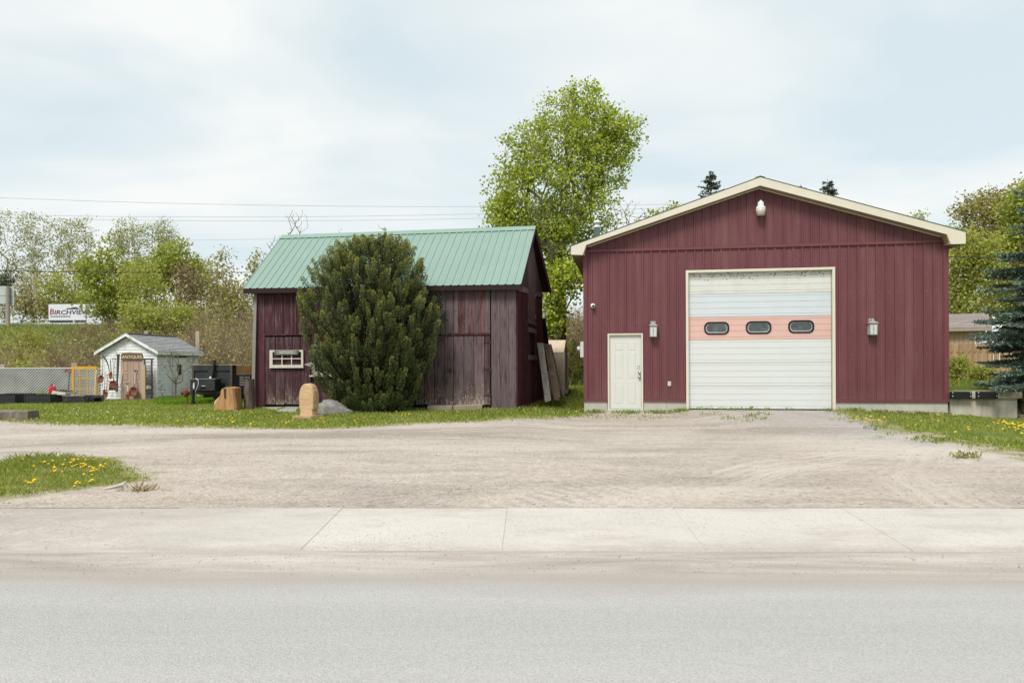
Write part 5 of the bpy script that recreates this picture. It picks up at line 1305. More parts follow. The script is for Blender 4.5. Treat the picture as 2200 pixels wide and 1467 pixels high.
for (wx, wy) in ((x1 + .25, .75), (x1 - 1.0, 1.5)):
    wl = sub('wheel', tr); wl.location = (wx, wy, 0); gg = gz(*TF.world(wx, wy)[:2])
    wl.rotation_euler = (0, math.pi / 2, math.atan2(-.62, .78) + 0); wl.location = (wx, wy, gg + .33)
    MB().lathe([(.2, -.1), (.31, -.1), (.33, -.07), (.33, .07), (.31, .1), (.2, .1)], (0, 0, 0), 22).build('tyre', m_rubber, wl, True)
    MB().lathe([(.05, .06), (.19, .08), (.2, .1), (.2, .11), (.15, .112), (.05, .1)], (0, 0, 0), 18).build('rim', m_galv, wl, True)
    if wx > x1: MB().obox(Vector((x1, 0, zb_ - .1)) + side_v * .3 + Vector((.78, -.62, 0)) * .02, side_v * 1.1, Vector((.78, -.62, 0)) * .25, (0, 0, .03)).build('fender', m_trl, tr)

# ------------------------------------------------------------------ loading dock and retaining blocks
m_dock, n, b = new_mat('stained_dock_concrete'); co = n.coord(); x_, y_, z_ = n.sep(co)
f1 = n.noise(n.mapping(co, scale=(1, 1, .22)), 3.2, 6, .65); f2 = n.noise(co, 40, 4, .7); f3 = n.noise(co, 1.3, 4, .6)
cc = n.ramp(f1, [(.3, (.22, .185, .14)), (.48, (.40, .365, .30)), (.7, (.50, .47, .40))]); cc = n.mix(n.math('MULTIPLY', n.step(f2, .56, .7), .5), cc, (.17, .155, .13))
n.put(b.inputs['Base Color'], cc); b.inputs['Roughness'].default_value = .92; n.put(b.inputs['Normal'], n.bump(n.math('ADD', f1, f2), .4, .012))
dock = GF.empty('loading_dock', 'stained concrete loading dock right of the garage', 'dock')
xd1 = GF.on(2192, 850)[0]; zt = .785
MB().box(W + .02, xd1 - .1, -.06, 5.4, -.1, zt - .17).build('dock_wall', m_dock, dock)
MB().box(W + .02, xd1, -.12, 5.45, zt - .168, zt).build('dock_cap', m_dock, dock, bevel=.012)
bmp = mat('black_rubber_bumper', (.010, .010, .011), .75, .3, 14, .4, 60)
for i, (pa, pb) in enumerate(((2043.5, 2089), (2099, 2144.5))):
    a, z1 = GF.on(pa, 841, -.22); b2, z0 = GF.on(pb, 857, -.22)
    o = sub('dock_bumper', dock)
    MB().box(a, b2, -.22, -.121, z0, z1).build('rubber_block', bmp, o, bevel=.012)
    for x in (a + .035, b2 - .035):
        for zz_ in (z0 + .07, z1 - .03):
            q = MB().lathe([(.014, 0), (.014, .006), (.006, .01)], n=10).build('bolt', m_galv, o); q.rotation_euler = (math.pi / 2, 0, 0); q.location = (x, -.221, zz_)
m_rblock = mat('brown_retaining_stone', (.14, .105, .08), .95, .3, 6, .6, 20)
rr = random.Random(9)
for k, (z0, z1, dx) in enumerate(((.05, .22, -.12), (.23, .52, .02), (.53, .80, .0))):
    for j in range(2):
        x = xd1 + .02 + dx + j * .95
        o = MB().box(0, .93, 0, .5, 0, z1 - z0).build('retaining_block', m_rblock, None, bevel=.03)
        o.location = GF.world(x, -.2 + rr.uniform(-.04, .04), z0); o.rotation_euler = (0, 0, GF.ang)
        tag(o, ['lowest', 'middle', 'topmost'][k] + ' brown retaining stone ' + ('beside the dock end' if j == 0 else 'beyond the one at the dock end'), 'stone block', 'retaining stones right of the dock')

# ------------------------------------------------------------------ picket fence and tan house behind the dock
m_picket = mat('tan_picket_wood', (.36, .235, .125), .85, .15, 4, stretch=(1, 1, .15), orand=.22)
PY = 30.0; pf0 = P(2030, 740, PY); fence = thing('picket_fence', 'tall tan wooden board fence behind the loading dock', 'fence', (pf0.x, PY, 0), math.radians(-4))
ztp = P(2080, 738, PY).z; rr = random.Random(2)
for k in range(56):
    x = k * .112; z = ztp + rr.uniform(-.012, .012); yy = 0 if k % 2 else .05
    MB().prism([(x, yy, .7), (x + .105, yy, .7), (x + .105, yy, z - .03), (x + .08, yy, z), (x + .025, yy, z), (x, yy, z - .03)], (0, .02, 0)).build('picket', m_picket, fence)
for z in (1.15, 1.95): MB().box(0, 6.2, .025, .045, z, z + .09).build('fence_rail', m_picket, fence)
for x in (.6, 3.0, 5.4): MB().box(x, x + .1, .075, .17, .6, ztp - .06).build('post', m_picket, fence)
m_tan = mat('tan_vertical_siding', (.43, .325, .205), .8, .06, 4)
m_brshing = mat('brown_asphalt_shingle', (.33, .29, .265), .95, .2, 9, .5, 60, orand=.1)
hc = P(2110, 720, 37.5); hang = math.atan2(-.5, .87); HH = Frame(hc.x, hc.y, hang)     # local x along the eave wall to the right, ends at corner
house = HH.empty('tan_house', 'tan sided house with brown shingle roof beyond the picket fence', 'house')
zev = 3.32; hl_, hd_ = 3.6, 6.0
for k in range(18):
    x = -hl_ + k * .2; MB().box(x + .006, x + .194, -.02, .1, .6, zev).build('siding_board', m_tan, house)
gpk = zev + .78
MB().box(-hl_ + .05, -.12, .11, hd_ - .1, .6, zev - .01).build('wall_core', m_tan, house)
MB().prism([(0, 0, .6), (0, hd_, .6), (0, hd_, zev), (0, hd_ / 2, gpk), (0, 0, zev)], (-.1, 0, 0)).build('gable_wall', m_tan, house)
wx0, wz0 = HH.on(2094, 733); wx1, wz1 = HH.on(2107, 718)
wo = sub('window', house)
for (a, b2, c0_, d) in ((wx0, wx1, wz1 - .07, wz1), (wx0, wx1, wz0 - .3, wz0 - .2), (wx0, wx0 + .07, wz0 - .2, wz1 - .07), (wx1 - .07, wx1, wz0 - .2, wz1 - .07), ((wx0 + wx1) / 2 - .03, (wx0 + wx1) / 2 + .03, wz0 - .2, wz1 - .07)):
    MB().box(a, b2, -.06, -.021, c0_, d).build('window_frame', m_white, wo)
MB().box(wx0 + .07, wx1 - .07, -.035, -.025, wz0 - .2, wz1 - .07).build('window_pane', m_glassd, wo)
rfh = sub('roof', house); ov = .45
for sgn in (0, 1):
    yb = -ov if sgn == 0 else hd_ + ov; slope = (gpk - zev) / (hd_ / 2); zb2 = zev - slope * ov + .08
    e0 = Vector((-hl_ - .4, yb, zb2)); r0 = Vector((-hl_ - .4, hd_ / 2, gpk + .08)); dx = Vector((hl_ + .8, 0, 0))
    nrm = Vector((0, -slope if sgn == 0 else slope, 1)).normalized()
    MB().prism([e0, r0, r0 - nrm * .1, e0 - nrm * .1], dx).build('roof_deck', m_tan, rfh)
    nc = 16
    for c in range(nc):
        p0 = e0.lerp(r0, c / nc); p1 = e0.lerp(r0, min(1, (c + 1.2) / nc)); mb = MB(); x = 0.
        while x < hl_ + .8:
            x2 = min(hl_ + .8, x + rr.uniform(.25, .36)); l = rr.uniform(0, .006)
            mb.prism([p0 + Vector((x + .004, 0, 0)) + nrm * (.025 + l), p0 + Vector((x2 - .004, 0, 0)) + nrm * (.025 + l), p1 + Vector((x2 - .004, 0, 0)) + nrm * .006, p1 + Vector((x + .004, 0, 0)) + nrm * .006], -nrm * .006); x = x2
        mb.build('shingle_course', m_brshing, rfh)
    MB().obox(e0 - nrm * .1 + Vector((0, -.03 if sgn == 0 else 0, -.06)), dx, (0, .03, 0), (0, 0, .15)).build('eave_board', mat('grey_brown_fascia', (.30, .25, .2), .8, .1, 5), rfh)

# ------------------------------------------------------------------ highway: road, guard rail, truck, billboard, wires
HWZ = 6.45
hw = MB().box(-140, 16, 86.5, 108, HWZ - .4, HWZ).build('highway', mat('highway_asphalt', (.2, .2, .2), .9, .1, 1.)); tag(hw, 'raised highway on top of the grassy bank', kind='structure')
gr = thing('guard_rail', 'grey steel highway guard rail with upper handrail along the bank top', 'guard rail', (0, 85.6, 0))
zt, zb_ = P(60, 693, 85.6).z, P(60, 700, 85.6).z; zh = P(60, 687, 85.6).z
for k in range(22):
    x = -75 + k * 4.1; MB().prism([(x, 0, zb_), (x + 4.08, 0, zb_), (x + 4.08, 0, zt), (x, 0, zt)], (0, .06, 0)).build('beam', m_galv, gr)
    MB().box(x, x + 4.08, -.06, -.001, (zt + zb_) / 2 - .08, (zt + zb_) / 2 + .02).build('beam_ridge', m_galv, gr)
    MB().box(x - .08, x + .08, .065, .2, HWZ - 1.2, zh).build('post', m_galv, gr)
MB().tube([(-76, .13, zh), (16, .13, zh)], .05, 6).build('handrail', m_galv, gr)
MB().box(-90, 16, -.3, .4, P(60, 706, 85.6).z - .3, P(60, 702, 85.6).z).build('kerb_beam', m_found, gr)
tY = 96.; tx0, tx1 = P(104, 680, tY).x, P(183, 680, tY).x; s_ = tY / F
tk = thing('box_truck', 'white box truck with BIRCHVIEW lettering passing on the highway', 'truck', (tx0, tY, HWZ)); L_ = tx1 - tx0
m_tkw = mat('white_truck_box', (.60, .62, .63), .45, .04, 1)
zb_, zt = P(140, 690, tY).z - HWZ, P(140, 653.5, tY).z - HWZ
MB().box(0, L_, 0, 2.4, zb_, zt).build('cargo_box', m_tkw, tk, bevel=.05)
MB().box(.0, L_, -.012, -.001, zb_, zb_ + .1).build('box_skirt', m_blackmetal, tk)
MB().box(-.0, L_ + 1.9, .3, 2.1, zb_ - .35, zb_ - .01).build('chassis', m_blackmetal, tk)
cb = sub('cab', tk); MB().prism([(L_ + .1, .15, zb_ - .3), (L_ + 2.1, .15, zb_ - .3), (L_ + 2.1, .15, zb_ + .5), (L_ + 1.7, .15, zb_ + 1.4), (L_ + .1, .15, zb_ + 1.5)], (0, 2.1, 0)).build('cab_body', m_tkw, cb)
MB().prism([(L_ + .8, .14, zb_ + .55), (L_ + 1.9, .14, zb_ + .55), (L_ + 1.6, .14, zb_ + 1.25), (L_ + .8, .14, zb_ + 1.3)], (0, .005, 0)).build('cab_window', m_glassd, cb)
for wx in (.9, L_ + 1.3):
    for wy in (.05, 2.0):
        wl = sub('wheel', tk); wl.location = (wx, wy + .15, .48); wl.rotation_euler = (math.pi / 2, 0, 0)
        MB().lathe([(.25, -.14), (.46, -.14), (.48, -.1), (.48, .1), (.46, .14), (.25, .14)], (0, 0, 0), 20).build('tyre', m_rubber, wl, True); MB().lathe([(.05, .1), (.25, .12), (.25, .15), (.1, .15)], (0, 0, 0), 16).build('rim', m_galv, wl, True)
m_tkd = mat('dark_lettering', (.045, .035, .035), .6, .1, 9); m_tkr = mat('red_lettering', (.33, .04, .04), .6, .1, 9)
zc = P(140, 671.5, tY).z - HWZ
text_obj('lettering', 'B', m_tkr, tk, (6.8 * s_, -.02, zc + .08), 1.05, shear=.15); text_obj('lettering', 'IRCHVIEW', m_tkd, tk, (12 * s_, -.02, zc), .80, shear=.15, align='LEFT', sx=1.22)
mb = MB()
for k in range(12): mb.box((5 + k * 3.6) * s_, (5 + k * 3.6 + 2.2) * s_, -.015, -.004, zc - .58, zc - .42)
mb.build('small_lettering', m_tkd, tk)
mb = MB(); hx_ = [(37, 0), (40, 2.2), (44, 3), (47, 2.4), (50, 3.6), (55, 4.6), (60, 4), (64, 3), (67, 0)]
mb.prism([(x * s_, -.012, zc + .42 + z * s_) for x, z in hx_], (0, .006, 0)); mb.build('hill_emblem', m_tkd, tk)
# billboard seen from behind
sg = thing('billboard', 'pale blue grey billboard back on a wooden pole at left edge', 'billboard', (P(17, 700, 83).x, 83, gz(P(17, 700, 83).x, 83))); zz0 = sg.location.z; s_ = 83 / F
za, zb2 = P(10, 652, 83).z - zz0, P(10, 614, 83).z - zz0
MB().box(-60 * s_, -.0 - 0 * s_, .25, .33, za, zb2).build('panel', mat('pale_billboard_back', (.40, .45, .45), .6, .06, .6), sg); MB().box(.001, 10 * s_, .25, .33, za - .1, zb2 - .05).build('panel', MATS['pale_billboard_back'], sg)
MB().box(-60 * s_, 10.2 * s_, .2, .249, (za + zb2) / 2 - .04, (za + zb2) / 2 + .05).build('stringer', m_galv, sg)
MB().tube([(0, 0, -.5), (0, 0, zb2 - .05)], [.24, .2], 12).build('pole', mat('grey_utility_pole', (.30, .265, .225), .9, .15, 2, stretch=(1, 1, .1)), sg)
m_wire = mat('dark_wire', (.03, .03, .032), .7, .1, 3); m_wireg = mat('grey_wire', (.22, .23, .24), .7, .1, 3)
def wire(pts, Y, r, label, m):
    w_ = [P(x, y, Y) for x, y in pts]; xs_ = np.array([p.x for p in w_]); zs_ = np.array([p.z for p in w_])
    c = np.polyfit(xs_, zs_, min(2, len(pts) - 1)); X = np.linspace(xs_.min() - 14, xs_.max() + 6, 40)
    o = MB().tube([(x, Y, float(np.polyval(c, x))) for x in X], r, 5).build('power_line', m)
    tag(o, label, 'wire', 'overhead lines beyond the barn')
wire([(0, 425), (560, 441), (1036, 444), (1450, 439)], 62, .012, 'topmost of the overhead wires crossing left of the maple', m_wireg)
wire([(100, 463), (560, 467), (1034, 459), (1450, 446)], 62.6, .011, 'second overhead wire from the top left of the maple', m_wireg)
wire([(110, 470), (560, 476), (1034, 468), (1440, 456)], 63.2, .011, 'third overhead wire from the top left of the maple', m_wireg)
wire([(20, 515), (300, 517), (610, 513)], 64, .010, 'fainter overhead wire just above the left treetops', m_wireg)
wire([(0, 582), (250, 585), (545, 585)], 52, .026, 'thick black cable running across the left trees', m_wire)
wire([(2040, 552.5), (2135, 553)], 33, .022, 'dark cable running right of the garage eave', m_wire)

# ------------------------------------------------------------------ vegetation
def leaf_mat(name, cols, rough=.6, trans=.35, hs=.4, tipcol=None, spec=.25):
    """cols: colour stops picked per leaf, shifted by a soft position noise"""
    m, n, b = new_mat(name); co = n.coord()
    f = n.math('ADD', n.math('MULTIPLY', n.island(), .55), n.math('MULTIPLY', n.noise(co, hs, 3, .6), .55))
    k = len(cols); c = n.ramp(f, [(.2 + .65 * i / max(1, k - 1), cc) for i, cc in enumerate(cols)])
    if tipcol is not None: c = n.mix(n.attr('tip'), c, tipcol)
    n.put(b.inputs['Base Color'], c); b.inputs['Roughness'].default_value = rough; b.inputs['Specular IOR Level'].default_value = spec
    if trans:
        t = n.node('ShaderNodeBsdfTranslucent'); n.put(t.inputs['Color'], n.hsv(c, s=1.1, v=1.15))
        mx = n.node('ShaderNodeMixShader'); mx.inputs[0].default_value = trans
        n.l.new(b.outputs[0], mx.inputs[1]); n.l.new(t.outputs[0], mx.inputs[2])
        out = [q for q in n.n if q.type == 'OUTPUT_MATERIAL'][0]; n.l.new(mx.outputs[0], out.inputs[0])
    return m
def unit(v): return v / (np.linalg.norm(v, axis=-1, keepdims=True) + 1e-9)
def leaf_mesh(C, rng, L, Wd, dirs=None, spread=1.0, droop=0.):
    n_ = len(C); a = rng.randn(n_, 3)
    if dirs is not None: a = unit(dirs) + a * spread * .5
    a[:, 2] -= droop; a = unit(a); b_ = unit(np.cross(a, rng.randn(n_, 3)))
    s = (L * (.6 + .8 * rng.rand(n_)))[:, None]; w_ = s * (Wd / L) / 2
    nn = np.cross(a, b_)
    V = np.stack([C, C + a * s * .5 + b_ * w_ + nn * s * .08, C + a * s, C + a * s * .5 - b_ * w_ + nn * s * .08], 1).reshape(-1, 3)
    return V, np.arange(n_ * 4).reshape(-1, 4)
def tubes_np(A, B, ra, rb_, k=5):
    """many tapered prisms"""
    A, B = np.asarray(A), np.asarray(B); d = unit(B - A)
    h = np.where(np.abs(d[:, 2:3]) < .9, np.array([[0, 0, 1.]]), np.array([[1., 0, 0]]))
    u = unit(np.cross(d, h)); v = np.cross(d, u); th = np.arange(k) * 2 * math.pi / k
    ring = u[:, None, :] * np.cos(th)[None, :, None] + v[:, None, :] * np.sin(th)[None, :, None]
    V = np.concatenate([A[:, None, :] + ring * ra[:, None, None], B[:, None, :] + ring * rb_[:, None, None]], 1)
    base = (np.arange(len(A)) * 2 * k)[:, None, None]; j = np.arange(k); q = np.stack([j, (j + 1) % k, k + (j + 1) % k, k + j], 1)[None]
    return V.reshape(-1, 3), (base + q).reshape(-1, 4)
def grow(trunk, pts, rng, bf=.3, rtip=.012, R=.2, wob=.12):
    """trunk: list of points; pts joined greedily to the nearest node by path length -> edges with radii"""
    N = [np.array(p, float) for p in trunk]; par = [-1] + list(range(len(trunk) - 1)); pl = [0.]
    for i in range(1, len(N)): pl.append(pl[-1] + np.linalg.norm(N[i] - N[i - 1]))
    o = N[0]; order = np.argsort(np.linalg.norm(pts - o, axis=1))
    for i in order:
        p = pts[i]; A = np.array(N); d = np.linalg.norm(A - p, axis=1)
        cost = d + bf * np.array(pl) + 1.5 * np.maximum(0, A[:, 2] - p[2] + .1)
        j = int(np.argmin(cost)); q = N[j]; dist = d[j]; ns = max(1, int(dist / .8)); prev = j
        for s_ in range(1, ns + 1):
            f = s_ / ns; r = q + (p - q) * f
            if s_ < ns: r = r + rng.randn(3) * wob * dist / ns + np.array([0, 0, -.10 * dist * math.sin(math.pi * f)])
            N.append(r); par.append(prev); pl.append(pl[prev] + np.linalg.norm(r - N[prev])); prev = len(N) - 1
    n_ = len(N); cnt = np.zeros(n_); ch = np.bincount([p for p in par if p >= 0], minlength=n_)
    cnt[ch == 0] = 1
    for i in range(n_ - 1, 0, -1): cnt[par[i]] += cnt[i]
    e = math.log(max(2, cnt[0])) / math.log(R / rtip); rad = rtip * np.maximum(cnt, 1) ** (1 / e)
    N = np.array(N); par = np.array(par); c = np.arange(1, n_)
    return N, par, rad, c
m_trunk = mat('grey_brown_tree_bark', (.16, .135, .11), .95, .25, 5, .5, 20, stretch=(1, 1, .2))
m_palebark = mat('pale_grey_tree_bark', (.26, .245, .22), .95, .2, 5, .3, 20, stretch=(1, 1, .2))
m_twig = mat('brown_twig_bark', (.17, .125, .09), .95, .2, 3)

def tree(name, label, base_px, Y, ells, ncl, nleaf, L, Wd, lm, bm, R=.15, rc=.35, seed=0, group=None, bf=.3, rtip=.012, dirs_up=.0, fork=.35, trunk_top=None, leafprob=1., cat='tree', wob=.12):
    rng = np.random.RandomState(seed); s_ = Y / F
    bx_ = P(base_px, 780, Y).x; z0 = gz(bx_, Y)
    t = thing(name, label, cat, (bx_, Y, z0), 0., group); org = np.array([bx_, Y, z0])
    area = np.array([rx * ry for _, _, rx, ry in ells], float); cs = rng.choice(len(ells), ncl, p=area / area.sum()); pts = []
    for i in cs:
        cx, cy, rx, ry = ells[i]; d = unit(rng.randn(1, 3))[0] * rng.rand() ** (1 / 2.4)
        c = P(cx, cy, Y); pts.append((c.x + d[0] * rx * s_, Y + d[1] * min(rx, ry * 1.2) * s_ * .9, c.z + d[2] * ry * s_))
    pts = np.array(pts) - org; pts = pts[pts[:, 2] > .25]
    top = pts[:, 2].max(); cen = pts.mean(0); tz = top * fork if trunk_top is None else trunk_top - z0
    trunk = [(0, 0, -.2), (cen[0] * .1, 0, tz * .5), (cen[0] * .3, cen[1] * .3, tz)]
    N, par, rad, c = grow(trunk, pts, rng, bf, rtip, R, wob)
    V, Fc = tubes_np(N[par[c]], N[c], np.minimum(rad[par[c]], rad[c] * 1.6 + .004), rad[c], 6)
    np_obj('trunk', V, Fc, bm, t, smooth=True)
    if nleaf:
        k = rng.poisson(nleaf, len(pts)); keep = rng.rand(len(pts)) < leafprob; k = k * keep
        C = np.repeat(pts, k, 0) + np.clip(rng.randn(int(k.sum()), 3), -1.7, 1.7) * rc * np.array([1, 1, .75])
        V, Fc = leaf_mesh(C, rng, L, Wd, droop=.15); np_obj('crown', V, Fc, lm, t)
    return t

m_maple = leaf_mat('fresh_maple_leaves', [(.17, .23, .025), (.29, .36, .035), (.42, .48, .06), (.52, .55, .12)], trans=.4, hs=.55)
m_brightg = leaf_mat('bright_spring_leaves', [(.21, .245, .04), (.32, .36, .065), (.42, .44, .11)], trans=.4)
m_yelg = leaf_mat('yellow_green_leaves', [(.22, .245, .045), (.34, .365, .075), (.46, .47, .13)], trans=.4)
m_palel = leaf_mat('pale_grey_green_leaves', [(.23, .25, .085), (.34, .355, .13), (.44, .44, .20)], trans=.35)
m_olive = leaf_mat('olive_bud_leaves', [(.21, .20, .06), (.33, .30, .095), (.45, .40, .16)], trans=.35)
m_browny = leaf_mat('reddish_brown_buds', [(.17, .125, .06), (.26, .20, .10), (.34, .27, .14)], trans=.25)
m_creaml = leaf_mat('cream_blossom_leaves', [(0.324, 0.300, 0.156), (0.480, 0.444, 0.264), (0.600, 0.552, 0.360)], trans=.3)
m_darkcon = leaf_mat('dark_conifer_needles', [(0.032, 0.054, 0.026), (0.056, 0.088, 0.038), (0.088, 0.120, 0.056)], trans=.1)

# big maple behind the barn
tree('maple_tree', 'tall fresh green maple tree rising between barn and garage', 1205, 31,
     [(1205, 410, 140, 120), (1240, 275, 105, 90), (1135, 330, 62, 70), (1098, 420, 58, 70), (1290, 330, 72, 90), (1150, 490, 110, 65), (1325, 285, 55, 55), (1250, 205, 48, 32), (1250, 480, 70, 60), (1350, 285, 34, 30), (1080, 465, 42, 45), (1125, 505, 75, 35), (1195, 560, 50, 50), (1240, 565, 32, 40)],
     1250, 27, .105, .09, m_maple, m_trunk, R=.25, rc=.20, seed=3, bf=.28, rtip=.012, trunk_top=P(1200, 590, 31).z)
tree('maple_sapling', 'low green leafy young maple in the gap between barn and garage', 1205, 30.0,
     [(1210, 605, 42, 50), (1185, 655, 30, 45), (1228, 590, 26, 30), (1180, 700, 24, 30)], 110, 30, .125, .11, m_maple, m_trunk, R=.06, rc=.24, seed=5)
# left background
BG = 'trees along the highway bank'
tree('poplar_tree', 'pale loose poplar cut off by the left edge of the picture', -25, 118, [(-8, 500, 45, 55), (0, 590, 40, 60), (-15, 650, 40, 40)], 200, 22, 0.25, .2, m_palel, m_trunk, R=.16, rc=.55, seed=11, group=BG)
tree('poplar_tree', 'pale slender poplar first from the left edge with rounded top', 70, 120, [(68, 490, 38, 42), (66, 560, 36, 60), (70, 620, 34, 50)], 200, 20, 0.25, .2, m_palel, m_palebark, R=.17, rc=.5, seed=12, group=BG)
tree('poplar_tree', 'wide forked pale poplar above the white box truck', 148, 122, [(150, 510, 55, 48), (180, 490, 30, 30), (125, 550, 40, 45), (160, 580, 55, 50)], 250, 19, 0.25, .2, m_palel, m_palebark, R=.18, rc=.5, seed=13, group=BG, fork=.3)
tree('poplar_tree', 'pale poplar with flat broad top above the white shed', 282, 121, [(282, 510, 48, 38), (290, 570, 48, 45), (255, 520, 25, 25)], 230, 19, 0.25, .2, m_palel, m_palebark, R=.17, rc=.5, seed=14, group=BG, fork=.3)
tree('poplar_tree', 'pale narrow poplar peeking over the bright green round tree', 352, 123, [(352, 500, 28, 35), (356, 550, 30, 40)], 130, 20, 0.25, .2, m_palel, m_palebark, R=.15, rc=.5, seed=15, group=BG)
tree('broadleaf_tree', 'bright yellow green tree beside the truck with two pointed tops', 235, 72, [(215, 590, 52, 45), (220, 545, 26, 32), (182, 575, 26, 30), (232, 655, 55, 45), (250, 610, 40, 50)], 210, 24, .26, .22, m_brightg, m_trunk, R=.16, rc=.42, seed=16, group=BG)
tree('broadleaf_tree', 'vivid green round topped tree left of the barn roof', 385, 76, [(380, 560, 50, 38), (410, 600, 32, 40), (350, 590, 35, 35)], 150, 34, .26, .22, m_brightg, m_trunk, R=.16, rc=.42, seed=17, group=BG)
tree('olive_tree', 'olive green budding tree in front of the vivid round one', 320, 66, [(320, 640, 65, 55), (300, 600, 40, 40), (350, 690, 60, 50)], 210, 15, .24, .20, m_yelg, m_trunk, R=.13, rc=.45, seed=18, group=BG)
tree('budding_tree', 'reddish brown budding tree just left of the tall tan one', 415, 62, [(410, 620, 36, 45), (420, 680, 45, 50), (395, 580, 20, 24)], 170, 13, .20, .15, m_browny, m_twig, R=.11, rc=.42, seed=19, group=BG)
tree('budding_tree', 'tall tan budding tree nearest the barn left end', 482, 58, [(480, 600, 32, 50), (490, 680, 50, 60), (515, 640, 30, 45), (478, 555, 16, 20)], 230, 13, .18, .14, m_olive, m_palebark, R=.10, rc=.36, seed=20, group=BG)
tree('broadleaf_tree', 'yellow green tree filling the gap behind the box truck', 150, 113, [(140, 620, 55, 45), (165, 660, 50, 34), (110, 640, 34, 36)], 190, 26, .30, .24, m_yelg, m_trunk, R=.15, rc=.5, seed=38, group=BG)
tree('olive_tree', 'olive green tree between the two pointed and the vivid round tree', 290, 80, [(285, 620, 40, 48), (265, 660, 45, 40), (310, 590, 30, 40)], 190, 24, .24, .20, m_yelg, m_trunk, R=.14, rc=.45, seed=39, group=BG)
tree('olive_tree', 'tan green tree behind the reddish and tall tan trees', 450, 82, [(445, 640, 50, 50), (500, 650, 50, 45), (535, 690, 30, 35), (440, 590, 28, 36)], 240, 20, .24, .19, m_olive, m_trunk, R=.14, rc=.45, seed=40, group=BG)
tree('broadleaf_tree', 'low yellow green tree just above the white shed roof', 360, 50, [(350, 690, 60, 30), (300, 680, 45, 30), (400, 680, 30, 36)], 170, 22, .16, .13, m_yelg, m_trunk, R=.08, rc=.34, seed=45, group=BG)
tree('blossom_tree', 'cream blossoming small tree right of the billboard', 72, 114, [(72, 625, 34, 40), (78, 665, 38, 35)], 120, 17, .28, .24, m_creaml, m_trunk, R=.12, rc=.45, seed=21, group=BG)
tree('olive_tree', 'grey green bush like tree behind the billboard pole', 40, 113, [(40, 655, 32, 40), (95, 672, 35, 24)], 90, 20, .30, .24, m_olive, m_trunk, R=.12, rc=.5, seed=22, group=BG)
tree('dark_cedar', 'dark green cedar crown above the billboard', 12, 116, [(10, 605, 24, 24), (8, 630, 26, 24)], 80, 34, .30, .12, m_darkcon, m_trunk, R=.2, rc=.45, seed=23, group=BG)
tree('birch_tree', 'pale green slim tree peeking over the barn roof left edge', 552, 60, [(552, 565, 18, 32), (552, 610, 22, 30)], 55, 16, .20, .16, m_palel, m_palebark, R=.07, rc=.3, seed=24, group=BG)
tree('bare_tree', 'leafless thin tree above the barn roof left half', 640, 52, [(640, 480, 32, 34), (632, 520, 30, 30), (640, 590, 55, 60)], 170, 0, .1, .1, m_olive, m_twig, R=.09, rc=.2, seed=25, rtip=.011, group=BG)
tree('bare_tree', 'leafless twigs just left of the barn roof peak end', 590, 50, [(592, 522, 24, 18), (585, 560, 24, 30), (590, 620, 45, 45)], 110, 0, .1, .1, m_olive, m_twig, R=.07, seed=26, rtip=.010, group=BG)
tree('bare_tree', 'leafless twig tips over the middle of the barn roof', 815, 50, [(815, 492, 22, 14), (880, 500, 14, 10), (730, 498, 10, 10), (815, 590, 70, 60)], 130, 1, .16, .12, m_olive, m_twig, R=.08, rc=.12, seed=27, rtip=.010, group=BG)
tree('bare_tree', 'leafless tree between the maple and the garage roof', 1342, 48, [(1345, 460, 40, 34), (1330, 500, 34, 34), (1345, 590, 55, 60)], 230, 1, .14, .10, m_palel, m_twig, R=.10, rc=.12, seed=28, rtip=.011, group=BG)
tree('broadleaf_tree', 'light green tree top showing over the garage left roof slope', 1440, 55, [(1440, 465, 38, 26), (1425, 490, 50, 30)], 70, 30, .22, .18, m_yelg, m_trunk, R=.12, rc=.35, seed=29, group=BG)
tree('budding_tree', 'thin sparse tree tip over the garage right roof slope', 1980, 46, [(1980, 466, 20, 16), (1940, 492, 20, 12), (1980, 560, 60, 60), (1985, 650, 50, 50)], 190, 14, .14, .11, m_yelg, m_palebark, R=.10, rc=.20, seed=30, group=BG)
RG = 'trees beyond the picket fence'
tree('willow_tree', 'large yellow green tree filling the gap right of the garage', 2095, 50, [(2085, 600, 75, 95), (2065, 530, 45, 45), (2110, 560, 45, 55), (2050, 640, 40, 60)], 330, 34, .20, .13, m_yelg, m_trunk, R=.16, rc=.42, seed=31, group=RG)
tree('olive_tree', 'olive brown tree top behind the yellow green one', 2125, 60, [(2115, 470, 55, 60), (2150, 440, 45, 40), (2140, 530, 60, 60), (2080, 450, 25, 28)], 260, 30, .22, .16, m_olive, m_trunk, R=.18, rc=.42, seed=32, group=RG)
tree('broadleaf_tree', 'vivid green tree at the right edge above the spruce', 2215, 56, [(2200, 470, 55, 60), (2215, 410, 45, 35), (2170, 520, 35, 40)], 190, 34, .22, .18, m_brightg, m_trunk, R=.18, rc=.42, seed=33, group=RG)
tree('budding_tree', 'tan green tree low behind the spruce and tan house', 2195, 62, [(2190, 620, 60, 60), (2200, 560, 45, 50), (2150, 660, 40, 40)], 200, 30, .22, .17, m_yelg, m_trunk, R=.16, rc=.45, seed=37, group=RG)
tree('broadleaf_tree', 'green tree right of the spruce outside the right edge', 2380, 58, [(2370, 560, 90, 90), (2390, 480, 60, 50), (2360, 660, 80, 60)], 220, 30, .24, .19, m_yelg, m_trunk, R=.18, rc=.5, seed=46, group=RG)
tree('leafy_bush', 'rounded green bush by the picket fence behind the dock', 2062, 26, [(2062, 795, 22, 28), (2050, 810, 16, 20)], 70, 44, .075, .055, m_yelg, m_twig, R=.03, rc=.12, seed=34, rtip=.004, fork=.1, cat='bush')
